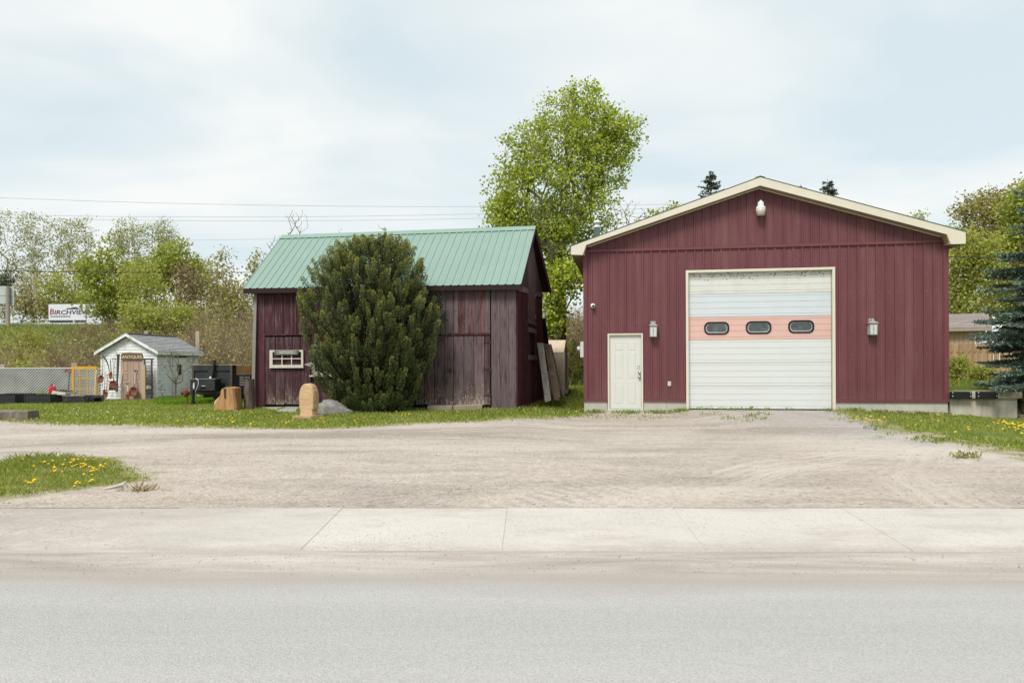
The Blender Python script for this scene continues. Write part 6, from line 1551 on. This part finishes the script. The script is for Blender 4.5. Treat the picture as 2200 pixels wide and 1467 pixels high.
tree('leafy_bush', 'low leafy green bush under the spruce behind the dock', 2112, 25, [(2112, 808, 26, 18), (2095, 815, 16, 12)], 60, 40, .075, .055, m_yelg, m_twig, R=.03, rc=.12, seed=35, rtip=.004, fork=.1, cat='bush')
# sapling in front of the white shed
tree('bare_sapling', 'twin stemmed bare sapling in front of the white shed', 376, 25.6, [(372, 770, 34, 30), (380, 800, 30, 26), (420, 785, 22, 14)], 26, 1.2, .06, .045, m_yelg, m_trunk, R=.032, rc=.05, seed=36, rtip=.006, bf=.5, fork=.35)

# conifers
def spruce(name, label, X, Y, H, Rb, seed, lm, bm, dens=1.0, group=None, z_first=.04, needle=.045, droop=.25, power=.92):
    rng = np.random.RandomState(seed); z0 = gz(X, Y); t = thing(name, label, 'spruce', (X, Y, z0), 0., group)
    V, Fc = tubes_np([[0, 0, -.2], [0, 0, H * .5]], [[0, 0, H * .5], [0, 0, H]], np.array([H * .018, H * .010]), np.array([H * .010, .01]), 8); np_obj('trunk', V, Fc, bm, t, smooth=True)
    A, B, ra, C, D, tipv = [], [], [], [], [], []
    z = H * z_first; step_ = min(H / 34, .27)
    while z < H * .985:
        f = 1 - z / H; r = Rb * f ** power + .05; nb = max(4, int((5 + 7 * f) * min(1, dens + .3)))
        for k in range(nb):
            th = rng.rand() * 6.283; l = r * rng.uniform(.72, 1.12); zz_ = z + rng.uniform(-.5, .5) * step_
            dr = np.array([math.cos(th), math.sin(th), 0]); ns = max(3, int(l / .22)); prev = np.array([0, 0, zz_]); lat = np.array([-dr[1], dr[0], 0])
            for i in range(1, ns + 1):
                u = i / ns; p = dr * l * u + np.array([0, 0, zz_ + f * (.10 * l - droop * l * u + (.22) * l * u * u) + .25 * (1 - f) * l * u]); A.append(prev); B.append(p); ra.append(.012 * (1.2 - u) * H / 8 + .003)
                tw = max(2, int(5 * dens))
                for q in range(tw):
                    for sd in (-1, 1):
                        tl = (.34 * l * (1.02 - u) + .10) * rng.uniform(.6, 1.1); b0 = prev + (p - prev) * rng.rand()
                        td = unit((dr * .75 + lat * sd * rng.uniform(.5, 1.) + np.array([0, 0, rng.uniform(-.25, .12)]))[None])[0]
                        nn_ = max(3, int(tl / needle * 1.6 * dens)); s = np.linspace(.0, 1, nn_)
                        C.append(b0 + td * tl * s[:, None]); D.append(np.repeat(td[None], nn_, 0)); tipv.append(np.clip(s * .6 + u * .5 - .3, 0, 1))
                prev = p
        z += step_ * rng.uniform(.75, 1.1)
    A, B = np.array(A), np.array(B); ra = np.array(ra); V, Fc = tubes_np(A, B, ra, ra * .8, 4); np_obj('branches', V, Fc, bm, t)
    C, D, tv = np.concatenate(C), np.concatenate(D), np.concatenate(tipv)
    V, Fc = leaf_mesh(C, rng, needle * 1.9, needle * .62, D, .9); np_obj('needles', V, Fc, lm, t, attr=np.repeat(tv, 4))
    return t
m_blue = leaf_mat('blue_spruce_needles', [(.066, .098, .068), (.115, .162, .118), (.175, .232, .178)], trans=.08, hs=1.2, tipcol=(.19, .26, .205))
m_sprbark = mat('spruce_bark', (.10, .07, .05), .95, .25, 6)
sp = P(2282, 800, 18.9)
spruce('blue_spruce', 'blue green spruce overhanging the dock at the right edge', sp.x, 18.9, 7.9, 2.2, 41, m_blue, m_sprbark, 1.6, needle=.042, droop=.42)
m_dsp = leaf_mat('dark_spruce_needles', [(0.031, 0.048, 0.024), (0.054, 0.082, 0.037), (0.085, 0.116, 0.060)], trans=.05)
for px, top, rb_, sd, lab in ((1527, 371, 3.0, 42, 'dark spruce tip over the garage left roof slope'), (1778, 384, 2.6, 43, 'dark spruce tip over the garage right roof slope'), (1720, 396, 2.2, 44, 'tiny dark spruce tip right of the garage peak')):
    Yc = 58.; q = P(px, top, Yc); spruce('spruce_tree', lab, q.x, Yc, q.z - gz(q.x, Yc), rb_, sd, m_dsp, m_sprbark, .7, 'spruce tips behind the garage', .6, .09, .25, .62)

# yew bush in front of the barn
def yew():
    rng = np.random.RandomState(51); Yc = 18.8; tab = np.array([(886, 715, 890), (860, 700, 898), (820, 684, 908), (780, 668, 924), (740, 658, 936), (700, 648, 954), (660, 644, 944), (625, 642, 926), (595, 662, 918), (565, 674, 908), (545, 690, 898), (525, 722, 884), (512, 765, 850), (504, 790, 822)], float)
    s_ = Yc / F; t = thing('yew_bush', 'large dark evergreen yew bush in front of the barn', 'bush', (P(795, 880, Yc).x, Yc, gz(P(795, 880, Yc).x, Yc)))
    org = np.array(t.location)
    def hull(y):
        l = np.interp(y, tab[::-1, 0], tab[::-1, 1]); r = np.interp(y, tab[::-1, 0], tab[::-1, 2]); return l, r
    C, D, T = [], [], []; stems = []
    npl = 1150
    for i in range(npl):
        y = rng.uniform(512, 884) if i > 60 else rng.uniform(512, 640); l, r = hull(y); cx, hw = (l + r) / 2, (r - l) / 2
        th = rng.rand() * 6.283; k = 1 - .55 * rng.rand() ** 1.6
        if rng.rand() < .25: k = rng.uniform(.3, .7)
        k *= 1.0
        base = P(cx + hw * k * math.cos(th), y, Yc); base = np.array([base.x, Yc + hw * s_ * .76 * k * math.sin(th), base.z]) - org
        out = np.array([math.cos(th), math.sin(th), 0]); hfrac = np.clip((885 - y) / 380, 0, 1)
        ax = unit((out * rng.uniform(.15, .62) + np.array([0, 0, 1]) + rng.randn(3) * .12)[None])[0]
        if rng.rand() < .07: ax = unit((out * 1.2 + np.array([0, 0, .8]))[None])[0]
        Lp = rng.uniform(.24, .60); wp = rng.uniform(.045, .085); base = base - ax * Lp * .75
        base[2] = max(base[2], .02)
        n_ = int(280 * Lp / .5); u = rng.rand(n_) ** .8; ph = rng.rand(n_) * 6.283; e1 = unit(np.cross(ax, rng.randn(3))[None])[0]; e2 = np.cross(ax, e1)
        rad = wp * (np.sin(np.pi * np.clip(u * .86 + .10, 0, 1)) ** .6) * rng.rand(n_) ** .45
        radial = e1 * np.cos(ph)[:, None] + e2 * np.sin(ph)[:, None]
        # small shoots: bumps along the plume
        sh = radial * rad[:, None] + ax * (u * Lp)[:, None]
        C.append(base + sh); D.append(radial * .7 + ax * 1.0); T.append(np.clip((u - .35) / .65, 0, 1) * rng.uniform(.25, 1.) * (.3 + .7 * hfrac) + .06 * hfrac)
        stems.append((base * np.array([.25, .25, .45]), base, base + ax * Lp * .8))
    # inner fill
    n_ = 20000; y = rng.uniform(540, 882, n_); l, r = hull(y); th = rng.rand(n_) * 6.283; k = np.sqrt(rng.rand(n_)) * .72; hw = (r - l) / 2
    X_ = ((l + r) / 2 + hw * k * np.cos(th) - HX) * Yc / F; Z_ = CAMZ - (y - HY) * Yc / F
    C.append(np.stack([X_, Yc + hw * s_ * .76 * k * np.sin(th), Z_], 1) - org); D.append(rng.randn(n_, 3) + np.array([0, 0, .6])); T.append(np.zeros(n_))
    C, D, T = np.concatenate(C), np.concatenate(D), np.concatenate(T); C[:, 2] = np.maximum(C[:, 2], .02)
    lm = leaf_mat('yew_needles', [(.026, .044, .016), (.060, .090, .028), (.12, .155, .05)], trans=.08, hs=1.6, tipcol=(.38, .37, .085), rough=.5, spec=.35)
    V, Fc = leaf_mesh(C, rng, .034, .018, D, .6); np_obj('foliage', V, Fc, lm, t, attr=np.repeat(T, 4))
    A = np.array([q[0] for q in stems]); B = np.array([q[1] for q in stems]); E = np.array([q[2] for q in stems])
    V, Fc = tubes_np(np.concatenate([A, B]), np.concatenate([B, E]), np.full(2 * len(A), .010), np.full(2 * len(A), .004), 4); np_obj('stems', V, Fc, mat('dark_yew_bark', (.03, .024, .018), .95, .2, 5), t)
yew()
# vine on the barn wall at the right of the yew
rng = np.random.RandomState(60); q = P(932, 665, 19.55); t = thing('wall_vine', 'dark leafy vine on the barn wall right of the yew', 'vine', (q.x, q.y, gz(q.x, q.y)))
C = rng.randn(900, 3) * np.array([.16, .05, .17]) + np.array([0, -.06, q.z - gz(q.x, q.y)]); C[300:, 0] -= .2
V, Fc = leaf_mesh(C, rng, .07, .05); np_obj('foliage', V, Fc, leaf_mat('dark_vine_leaves', [(.018, .028, .012), (.035, .05, .018)], trans=.15), t)
V, Fc = tubes_np([[-.1, .0, 0], [-.15, .0, 1.1]], [[-.15, .0, 1.1], [0, -.03, q.z - gz(q.x, q.y)]], np.array([.012, .01]), np.array([.01, .005]), 5); np_obj('stem', V, Fc, m_twig, t)

# brush thicket on the bank and between the buildings (nobody could count it)
def shrub(rng, n_stem, H, spread, twigs):
    A, B, R_ = [], [], []; tips = []
    for _ in range(n_stem):
        th = rng.rand() * 6.283; r0 = rng.rand() * .3 * spread; p = np.array([math.cos(th) * r0, math.sin(th) * r0, 0]); d = unit((np.array([math.cos(th) * spread, math.sin(th) * spread, H]) * rng.uniform(.6, 1.1) + rng.randn(3) * .35)[None])[0]
        l = H * rng.uniform(.55, 1.1); ns = 5; r = .022 * H / 2.5
        for i in range(ns):
            d = unit((d + rng.randn(3) * .16 + np.array([0, 0, -.05 * i]))[None])[0]; q = p + d * l / ns; A.append(p); B.append(q); R_.append(r * (1 - i / ns * .7))
            for _k in range(twigs):
                td = unit((d + rng.randn(3) * .65)[None])[0]; b0 = p + (q - p) * rng.rand(); e = b0 + td * l * rng.uniform(.10, .26); A.append(b0); B.append(e); R_.append(r * .4); tips.append(e)
                if rng.rand() < .6: e2 = e + unit((td + rng.randn(3) * .6)[None])[0] * l * .1; A.append(e); B.append(e2); R_.append(r * .28); tips.append(e2)
            p = q
        tips.append(p)
    return np.array(A), np.array(B), np.array(R_), np.array(tips)
def thicket(name, label, spots, seed, mtw, mlf, n_stem=9, twigs=4, leafn=1.0, L=.12):
    rng = np.random.RandomState(seed); var = [shrub(rng, n_stem, 1.0, .45, twigs) for _ in range(5)]; VV, FF, LV, LF = [], [], [], []; o1 = o2 = 0
    for (x, y, h) in spots:
        A, B, R_, tp = var[rng.randint(5)]; a = rng.rand() * 6.283; M = np.array([[math.cos(a), -math.sin(a), 0], [math.sin(a), math.cos(a), 0], [0, 0, 1]]) * h
        o = np.array([x, y, gz(x, y) - .05]); V, Fc = tubes_np(A @ M.T + o, B @ M.T + o, R_ * h ** .8, R_ * h ** .8 * .6, 3); VV.append(V); FF.append(Fc + o1); o1 += len(V)
        if leafn:
            tt = tp @ M.T + o; k = rng.poisson(leafn, len(tt)); C = np.repeat(tt, k, 0); C = C + rng.randn(len(C), 3) * .09 * h; v, f = leaf_mesh(C, rng, L, L * .7); LV.append(v); LF.append(f + o2); o2 += len(v)
    o = np_obj(name, np.concatenate(VV), np.concatenate(FF), mtw); tag(o, label, kind='stuff')
    if leafn: o = np_obj(name.replace('twigs', 'leaves'), np.concatenate(LV), np.concatenate(LF), mlf); tag(o, label.replace('bare', 'budding leaves among the'), kind='stuff')
rng = np.random.RandomState(70); sp1 = []; sp2 = []; sp3 = []
m_brush1 = mat('tan_brush_twigs', (.27, .205, .14), .95, .3, .35); m_brush2 = mat('reddish_brush_twigs', (.20, .125, .085), .95, .25, .35)
for i in range(230):
    Y = rng.uniform(31, 74); px = rng.uniform(-40, 640); x = P(px, 780, Y).x; h = rng.uniform(1.3, 2.4)
    # keep an open green window on the bank
    if 30 < px < 165 and Y > 42: continue
    if px < 30 and Y > 55: continue
    if px > 330: h *= 1.45
    (sp1 if rng.rand() < .6 else sp2).append((x, Y, h))
for i in range(46):
    Y = rng.uniform(33, 60); px = rng.uniform(1150, 1275); x = P(px, 780, Y).x; (sp1 if rng.rand() < .7 else sp2).append((x, Y, rng.uniform(1.6, 3.2)))
for i in range(40):
    Y = rng.uniform(31, 38); px = rng.uniform(400, 560); sp1.append((P(px, 780, Y).x, Y, rng.uniform(1.6, 2.9)))
for i in range(30):
    Y = rng.uniform(32, 60); px = rng.choice([rng.uniform(20, 75), rng.uniform(230, 480), rng.uniform(1165, 1260)]); sp3.append((P(px, 780, Y).x, Y, rng.uniform(1.2, 2.2)))
thicket('brush_twigs', 'tangled tan bare brush along the bank', sp1, 71, m_brush1, m_olive, 10, 4, .55, .11)
thicket('red_brush_twigs', 'tangled reddish bare brush along the bank', sp2, 72, m_brush2, m_browny, 10, 4, .5, .10)
thicket('green_brush_twigs', 'leafy green bare brush low on the bank', sp3, 73, m_brush2, m_yelg, 8, 4, 3.2, .12)

# ------------------------------------------------------------------ grass, weeds, dandelions
m_grass = leaf_mat('lawn_blades', [(.135, .195, .03), (.225, .285, .045), (.33, .37, .075), (.42, .41, .15)], trans=.35, hs=.8, rough=.7)
m_tallg = leaf_mat('tall_grass_blades', [(0.098, 0.195, 0.018), (0.165, 0.285, 0.027), (0.255, 0.360, 0.045)], trans=.4, hs=.8, rough=.6)
m_bankg = leaf_mat('bank_grass_blades', [(.12, .19, .03), (.18, .25, .05), (.33, .30, .14)], trans=.3, hs=.12, rough=.8)
m_weed = leaf_mat('weed_leaves', [(0.120, 0.188, 0.027), (0.210, 0.285, 0.045), (0.300, 0.352, 0.075)], trans=.35, hs=2.)
m_dry = leaf_mat('dry_straw', [(.30, .24, .13), (.40, .33, .2)], trans=.2)
def blades(name, label, n_, sampler, h, wd, m, seed, lift=.0, lean=.55):
    rng = np.random.RandomState(seed); X, Y = sampler(rng, n_); n_ = len(X)
    Z = g(X, Y) + lift; th = rng.rand(n_) * 6.283; H = h(X, Y) * (.5 + rng.rand(n_)); wv = wd * (.6 + .8 * rng.rand(n_))
    u = np.stack([np.cos(th), np.sin(th), 0 * th], 1) * wv[:, None] / 2; l = rng.randn(n_, 3) * lean * H[:, None]; l[:, 2] = 0
    b0 = np.stack([X, Y, Z], 1); V = np.stack([b0 - u, b0 + u, b0 + u * .7 + l * .45 + np.array([0, 0, .6]) * H[:, None], b0 + l + np.array([0, 0, 1.]) * H[:, None], b0 - u * .7 + l * .45 + np.array([0, 0, .6]) * H[:, None]], 1)
    Fc = np.arange(n_ * 5).reshape(-1, 5); o = np_obj(name, V.reshape(-1, 3), Fc, m); return tag(o, label, kind='stuff')
def in_box(x0, x1, y0, y1, ok):
    def f(rng, n_):
        X = rng.uniform(x0, x1, n_); Y = rng.uniform(y0, y1, n_); k = ok(X, Y, rng); return X[k], Y[k]
    return f
def vnoise(X, Y, s, seed):
    r = np.random.RandomState(seed); a = 0
    for i in range(6): k = r.randn(2) * s * (1.5 ** i) ; a = a + np.sin(k[0] * X + k[1] * Y + r.rand() * 6.28) / (1.25 ** i)
    return a / 2.6
def bpoly(fr, x0, x1, y0, y1): return np.array([fr.world(x, y)[:2] for x, y in ((x0, y0), (x1, y0), (x1, y1), (x0, y1))])
foot = [bpoly(GF, -.05, W + .1, -.02, DEP), bpoly(BF, 0, BL, .0, 5.2), bpoly(GF, W, xd1 + .2, -.1, 5.5)]
flats = [pxpoly(q) for q in ([(562, 877), (608, 869), (628, 871), (594, 882)], [(595, 886), (630, 870), (648, 872), (636, 887)], [(916, 884), (925, 871), (1045, 869), (1038, 882)], [(634, 899), (655, 893), (690, 895), (672, 904)], [(678, 893), (690, 880), (757, 882), (757, 891)])]
def lawn_ok(X, Y, rng):
    e = -sdist(X, Y, gpoly) + .26 * vnoise(X, Y, 1.2, 1) + .16 * vnoise(X, Y, 4, 2)
    p = np.clip((e + .42) / .75, 0, 1) ** 1.4
    ok = (rng.rand(len(X)) < p)
    for f in foot + flats: ok &= sdist(X, Y, f) < 0
    ok &= ~((X > 4) & (rng.rand(len(X)) > np.clip(.55 + 1.3 * vnoise(X, Y, 1.9, 8) + .25 * (Y - 14), .06, 1)))
    return ok & ~((X > 9) & (Y < 9.5))
blades('lawn_grass', 'short green lawn grass in front of the barn', 190000, in_box(-16.5, 2.6, 14.2, 27.2, lawn_ok), lambda X, Y: np.full(X.shape, .046) + .02 * vnoise(X, Y, .9, 3) + .03 * sm(22.5, 25.5, Y) * sm(-5, -8, X), .018, m_grass, 81)
blades('side_lawn_grass', 'green grass growing right of the gravel by the dock', 62000, in_box(5.6, 14.5, 9.2, 19.4, lawn_ok), lambda X, Y: np.full(X.shape, .05) + .02 * vnoise(X, Y, 1.2, 4), .015, m_grass, 82)
blades('island_grass', 'green grass island at the left edge of the gravel', 60000, in_box(-9.5, -3.5, 6.9, 10.6, lambda X, Y, r: (r.rand(len(X)) < np.clip((sdist(X, Y, island) + .10 * vnoise(X, Y, 2.2, 5) + .12) / .25, 0, 1)) & (Y + ROAD_YAW * X > 6.85)), lambda X, Y: .045 + .02 * vnoise(X, Y, 1.5, 6) + .05 * sm(-5.4, -6.6, X), .0085, m_grass, 83)
blades('tall_grass', 'taller bright grass at the foot of the white shed', 30000, in_box(-14, -7.2, 22.6, 29.5, lambda X, Y, r: (X > -.478 * Y) & (sdist(X, Y, bpoly(HF, 0, sl, 0, SDp)) < 0)), lambda X, Y: np.full(X.shape, .13), .022, m_tallg, 84)
blades('yard_grass', 'grass in the shade between the barn and the garage', 26000, in_box(.1, 5.5, 18.8, 33, lambda X, Y, r: (sdist(X, Y, foot[0]) < 0) & (sdist(X, Y, foot[1]) < 0) & (sdist(X, Y, gpoly) < -.1) & (sdist(X, Y, bpoly(GF, .05, 4., -2., .1)) < 0)), lambda X, Y: np.full(X.shape, .09), .02, m_grass, 85)
blades('bank_grass', 'long green and straw coloured grass on the highway bank', 60000, in_box(-62, 6, 30, 86, lambda X, Y, r: r.rand(len(X)) < .9), lambda X, Y: np.full(X.shape, .34), .055, m_bankg, 86)
blades('back_grass', 'rough grass behind the dock below the picket fence', 16000, in_box(11, 22, 19.6, 31, lambda X, Y, r: sdist(X, Y, foot[2]) < 0), lambda X, Y: np.full(X.shape, .14), .025, m_grass, 87)
# weeds against the garage wall and on the gravel
rng = np.random.RandomState(88); C = []; D = []
def weed(x, y, n_, r, h):
    z = gz(x, y); d = rng.randn(n_, 3) * .6; d[:, 2] = np.abs(d[:, 2]) + .5; C.append(np.stack([x + rng.randn(n_) * r, y + rng.randn(n_) * r * .6, z + .005 + rng.rand(n_) * h], 1)); D.append(d)
for i in range(95):
    px = rng.choice([rng.uniform(1262, 1475), rng.uniform(1800, 2035), rng.uniform(1480, 1790)], p=[.5, .38, .12]); x, _ = GF.on(px, 880); q = GF.world(x, -.06 - abs(rng.randn()) * .16 - (.12 if 1380 > px > 1300 else 0)); weed(q.x, q.y, rng.randint(10, 34), .07, .07)
for i in range(46):
    q = GP(rng.uniform(1150, 1480), rng.uniform(889, 903)); weed(q.x, q.y, rng.randint(5, 18), .09, .03)
for (px, py, k) in ((1605, 898, 5), (1640, 905, 3), (1620, 890, 3), (1960, 928, 5), (1900, 940, 2), (2070, 982, 4), (1880, 925, 4), (960, 908, 2), (1530, 893, 2), (2030, 950, 6), (1985, 945, 4)):
    for _ in range(k): q = GP(px + rng.randn() * 22, py + rng.randn() * 3); weed(q.x, q.y, 18, .08, .04)
V, Fc = leaf_mesh(np.concatenate(C), rng, .055, .02, np.concatenate(D), 1.0); o = np_obj('weeds', V, Fc, m_weed); tag(o, 'small green weeds along the garage foundation and gravel edge', kind='stuff')
for px, py, n_, r, h, lab in ((575, 869, 220, .10, .16, 'small leafy green weed by the barn left corner'), (912, 872, 240, .11, .20, 'leafy green weed at the yew right foot by the barn'), (1078, 877, 70, .08, .08, 'tiny weed at the barn right corner foot'), (884, 876, 120, .07, .22, 'thin upright weed under the yew right edge')):
    q = GP(px, py); rng = np.random.RandomState(int(px)); d = rng.randn(n_, 3) * .7; d[:, 2] = np.abs(d[:, 2]) + .2; t = thing('leafy_weed', lab, 'weed', q, 0., 'weeds at the barn foot')
    V, Fc = leaf_mesh(np.stack([rng.randn(n_) * r, rng.randn(n_) * r * .6, rng.rand(n_) * h], 1), rng, .065, .04, d, 1.); np_obj('leaves', V, Fc, m_brightg if px < 900 else m_weed, t)
    V, Fc = tubes_np([[rng.randn() * .02, 0, -.02] for _ in range(5)], [[rng.randn() * r, rng.randn() * r, h * .9] for _ in range(5)], np.full(5, .005), np.full(5, .003), 4); np_obj('stems', V, Fc, m_tallg, t)
# dandelions: individual flowers on the near island, the rest as one mass
m_dand = mat('dandelion_yellow', (.74, .50, .015), .7, .12, 40); m_stem = mat('dandelion_stem', (.16, .22, .05), .7, .1, 10)
rng = np.random.RandomState(90)
hd_ = MB(); hd_.lathe([(.004, -.006), (.016, .0), (.021, .008), (.016, .015), (.006, .018)], (0, 0, 0), 10); st_ = MB(); st_.tube([(0, 0, -.09), (.006, .003, -.04), (0, 0, -.004)], .0028, 5)
dpx = [(160 + rng.randn() * 34, 1000 + rng.randn() * 6 + 4) for _ in range(30)] + [(200 + rng.randn() * 14, 1025 + rng.randn() * 6) for _ in range(9)] + [(70 + rng.randn() * 8, 1046 + rng.randn() * 3) for _ in range(6)] + [(163, 1050), (167, 1045), (172, 1050), (160, 1053), (193, 1043), (198, 1045), (218, 1012), (222, 1009), (226, 1008), (216, 1015), (49, 996), (97, 998), (104, 1005), (96, 1003), (73, 1013), (117, 1011), (134, 1020), (118, 1021)]
first = None
for (px, py) in dpx:
    q = GP(px, py + 3); hgt = rng.uniform(.045, .085); sc = rng.uniform(.6, 1.0)
    t = thing('dandelion', 'yellow dandelion flower on the grass island at the left edge', 'dandelion', (q.x, q.y, q.z + hgt), rng.rand() * 6.28, 'dandelions on the left grass island'); t.scale = (sc, sc, sc)
    if first is None:
        a = hd_.build('flower_head', m_dand, t, True); b_ = st_.build('stem', m_stem, t); first = (a, b_)
    else:
        for src in first: c = src.copy(); COL.objects.link(c); c.parent = t
def flowers(name, label, pts, r, m, h):
    mb = MB(); k = 7; vs = []; fs = []
    for (x, y) in pts:
        z = gz(x, y) + h * rng.uniform(.5, 1.2); rr_ = r * rng.uniform(.7, 1.3); o = len(vs); vs.append((x, y, z + rr_ * .5))
        for j in range(k): th = 6.283 * j / k; vs.append((x + rr_ * math.cos(th), y + rr_ * math.sin(th), z + rng.uniform(-.3, .2) * rr_))
        fs += [(o, o + 1 + j, o + 1 + (j + 1) % k) for j in range(k)]
    o = MB().add(vs, fs).build(name, m); tag(o, label, kind='stuff')
pts = []
for (cx, cy, sx_, sy_, k) in ((2035, 893, 16, 3, 16), (2165, 915, 22, 5, 24), (1880, 908, 14, 4, 8), (1850, 902, 14, 3, 5), (2080, 925, 50, 10, 6), (2192, 925, 10, 8, 12), (1300, 889, 40, 2, 5), (1400, 892, 40, 2, 5), (1960, 910, 40, 8, 4)):
    for _ in range(k): pts.append(tuple(GP(cx + rng.randn() * sx_, cy + rng.randn() * sy_)[:2]))
flowers('dandelion_patch', 'scattered yellow dandelions in the grass by the dock', pts, .026, m_dand, .06)
pts = []
for (cx, cy, sx_, sy_, k) in ((470, 912, 40, 4, 16), (560, 912, 70, 5, 14), (330, 905, 100, 6, 22), (720, 905, 70, 6, 26), (900, 895, 90, 6, 16), (640, 914, 30, 2, 6), (1200, 878, 40, 8, 10), (40, 905, 20, 2, 6), (450, 890, 120, 8, 26)):
    for _ in range(k): pts.append(tuple(GP(cx + rng.randn() * sx_, cy + rng.randn() * sy_)[:2]))
flowers('lawn_dandelions', 'small yellow flowers scattered over the front lawn', pts, .019, m_dand, .055)
pts = []
for _ in range(150): pts.append(tuple(GP(rng.uniform(60, 520), rng.uniform(874, 905))[:2]))
flowers('white_lawn_flowers', 'tiny white flowers scattered over the left lawn', pts, .014, mat('white_petal', (.7, .7, .62), .8, .05, 9), .055)
# pebbles on the gravel (nobody could count them)
rng = np.random.RandomState(95); n_ = 9000; X = rng.uniform(-12, 12, n_); Y = 6.8 + 13 * rng.rand(n_) ** 1.3; k = (sdist(X, Y, gpoly) > 0) & (Y + ROAD_YAW * X > 6.82) & (sdist(X, Y, island) < -.05); X, Y = X[k], Y[k]; n_ = len(X)
r = np.abs(rng.randn(n_)) * .005 + .003; oc = np.array([[1, 0, 0], [0, 1, 0], [-1, 0, 0], [0, -1, 0], [0, 0, .7]]); V = np.stack([X, Y, g(X, Y) + .008], 1)[:, None, :] + oc[None] * (r[:, None, None] * (1 + .5 * rng.rand(n_, 5, 3)))
q = np.array([[0, 1, 4], [1, 2, 4], [2, 3, 4], [3, 0, 4]]); Fc = (np.arange(n_)[:, None, None] * 5 + q[None]).reshape(-1, 3)
pm, n, b = new_mat('loose_pebbles'); n.put(b.inputs['Base Color'], n.ramp(n.island(), [(0, (.24, .21, .18)), (.5, (.40, .36, .315)), (1, (.52, .49, .45))])); b.inputs['Roughness'].default_value = .9
o = np_obj('pebbles', V.reshape(-1, 3), Fc, pm); tag(o, 'loose pebbles scattered over the gravel yard', kind='stuff')
# grit swept onto the sidewalk and gutter
rng = np.random.RandomState(96); n_ = 5200; X = rng.uniform(-8, 8, n_); Yr = np.where(rng.rand(n_) < .3, rng.uniform(5.29, 5.46, n_), 5.5 + 1.25 * rng.rand(n_)); keep = (Yr < 5.49) | (rng.rand(n_) < np.clip(.12 - X * .16, .10, .9)); X, Yr = X[keep], Yr[keep]; n_ = len(X)
Z = np.where(Yr < 5.49, np.interp(Yr, [5.27, 5.34, 5.40, 5.44, 5.488], [.003, .022, .080, .118, .135]), .137 + (Yr - 5.5) / 1.27 * .072) + .0005
ca, sa = math.cos(RW.ang), math.sin(RW.ang); r = np.abs(rng.randn(n_)) * .0022 + .0018
V = np.stack([X * ca - Yr * sa, X * sa + Yr * ca, Z], 1)[:, None, :] + oc[None] * (r[:, None, None] * (1 + .5 * rng.rand(n_, 5, 3))); Fc = (np.arange(n_)[:, None, None] * 5 + q[None]).reshape(-1, 3)
o = np_obj('grit', V.reshape(-1, 3), Fc, pm); tag(o, 'fine grit swept onto the sidewalk and gutter', kind='stuff')
# stick and dry weed by the island
q0, q1 = GP(221, 1055), GP(270, 1046); t = thing('stick', 'pale bent stick lying beside the grass island', 'stick', q0)
d = q1 - q0; MB().tube([(0, 0, .012), d * .5 + Vector((0, 0, .02)), d * .85 + Vector((0, .0, .03)), d + Vector((0, .01, .06))], [.008, .016, .018, .008], 7).build('stick_shaft', mat('bleached_wood', (.5, .46, .4), .9, .15, 20), t, True)
for px, py, lab in ((302, 1056, 'dry grey weed tuft right of the pale stick'), (2078, 984, 'dry brown weed tuft on the right of the gravel')):
    q = GP(px, py); rng = np.random.RandomState(int(px)); t = thing('dry_weed', lab, 'weed', q); C = rng.randn(60, 3) * np.array([.08, .04, .0]); D = rng.randn(60, 3); D[:, 2] = np.abs(D[:, 2]) * .8
    V, Fc = leaf_mesh(C, rng, .09, .018, D, .5); np_obj('leaves', V, Fc, m_dry, t)
    V, Fc = tubes_np(np.zeros((4, 3)), rng.randn(4, 3) * .05 + np.array([0, 0, .07]), np.full(4, .004), np.full(4, .002), 4); np_obj('stems', V, Fc, m_dry, t)
# greenery inside the planters
for px, Y, lab in ((88, 25.0, 'small green plant growing in the middle planter'), ):
    q = P(px, 852, Y); rng = np.random.RandomState(5); t = thing('potted_plant', lab, 'plant', q); C = rng.randn(160, 3) * np.array([.10, .08, .04]) + np.array([0, 0, .06]); V, Fc = leaf_mesh(C, rng, .06, .035); np_obj('leaves', V, Fc, m_tallg, t)
    V, Fc = tubes_np([[0, 0, -.12]] * 3, [[-.06, 0, .06], [0, 0, .1], [.07, 0, .06]], np.full(3, .006), np.full(3, .004), 4); np_obj('stems', V, Fc, m_tallg, t)
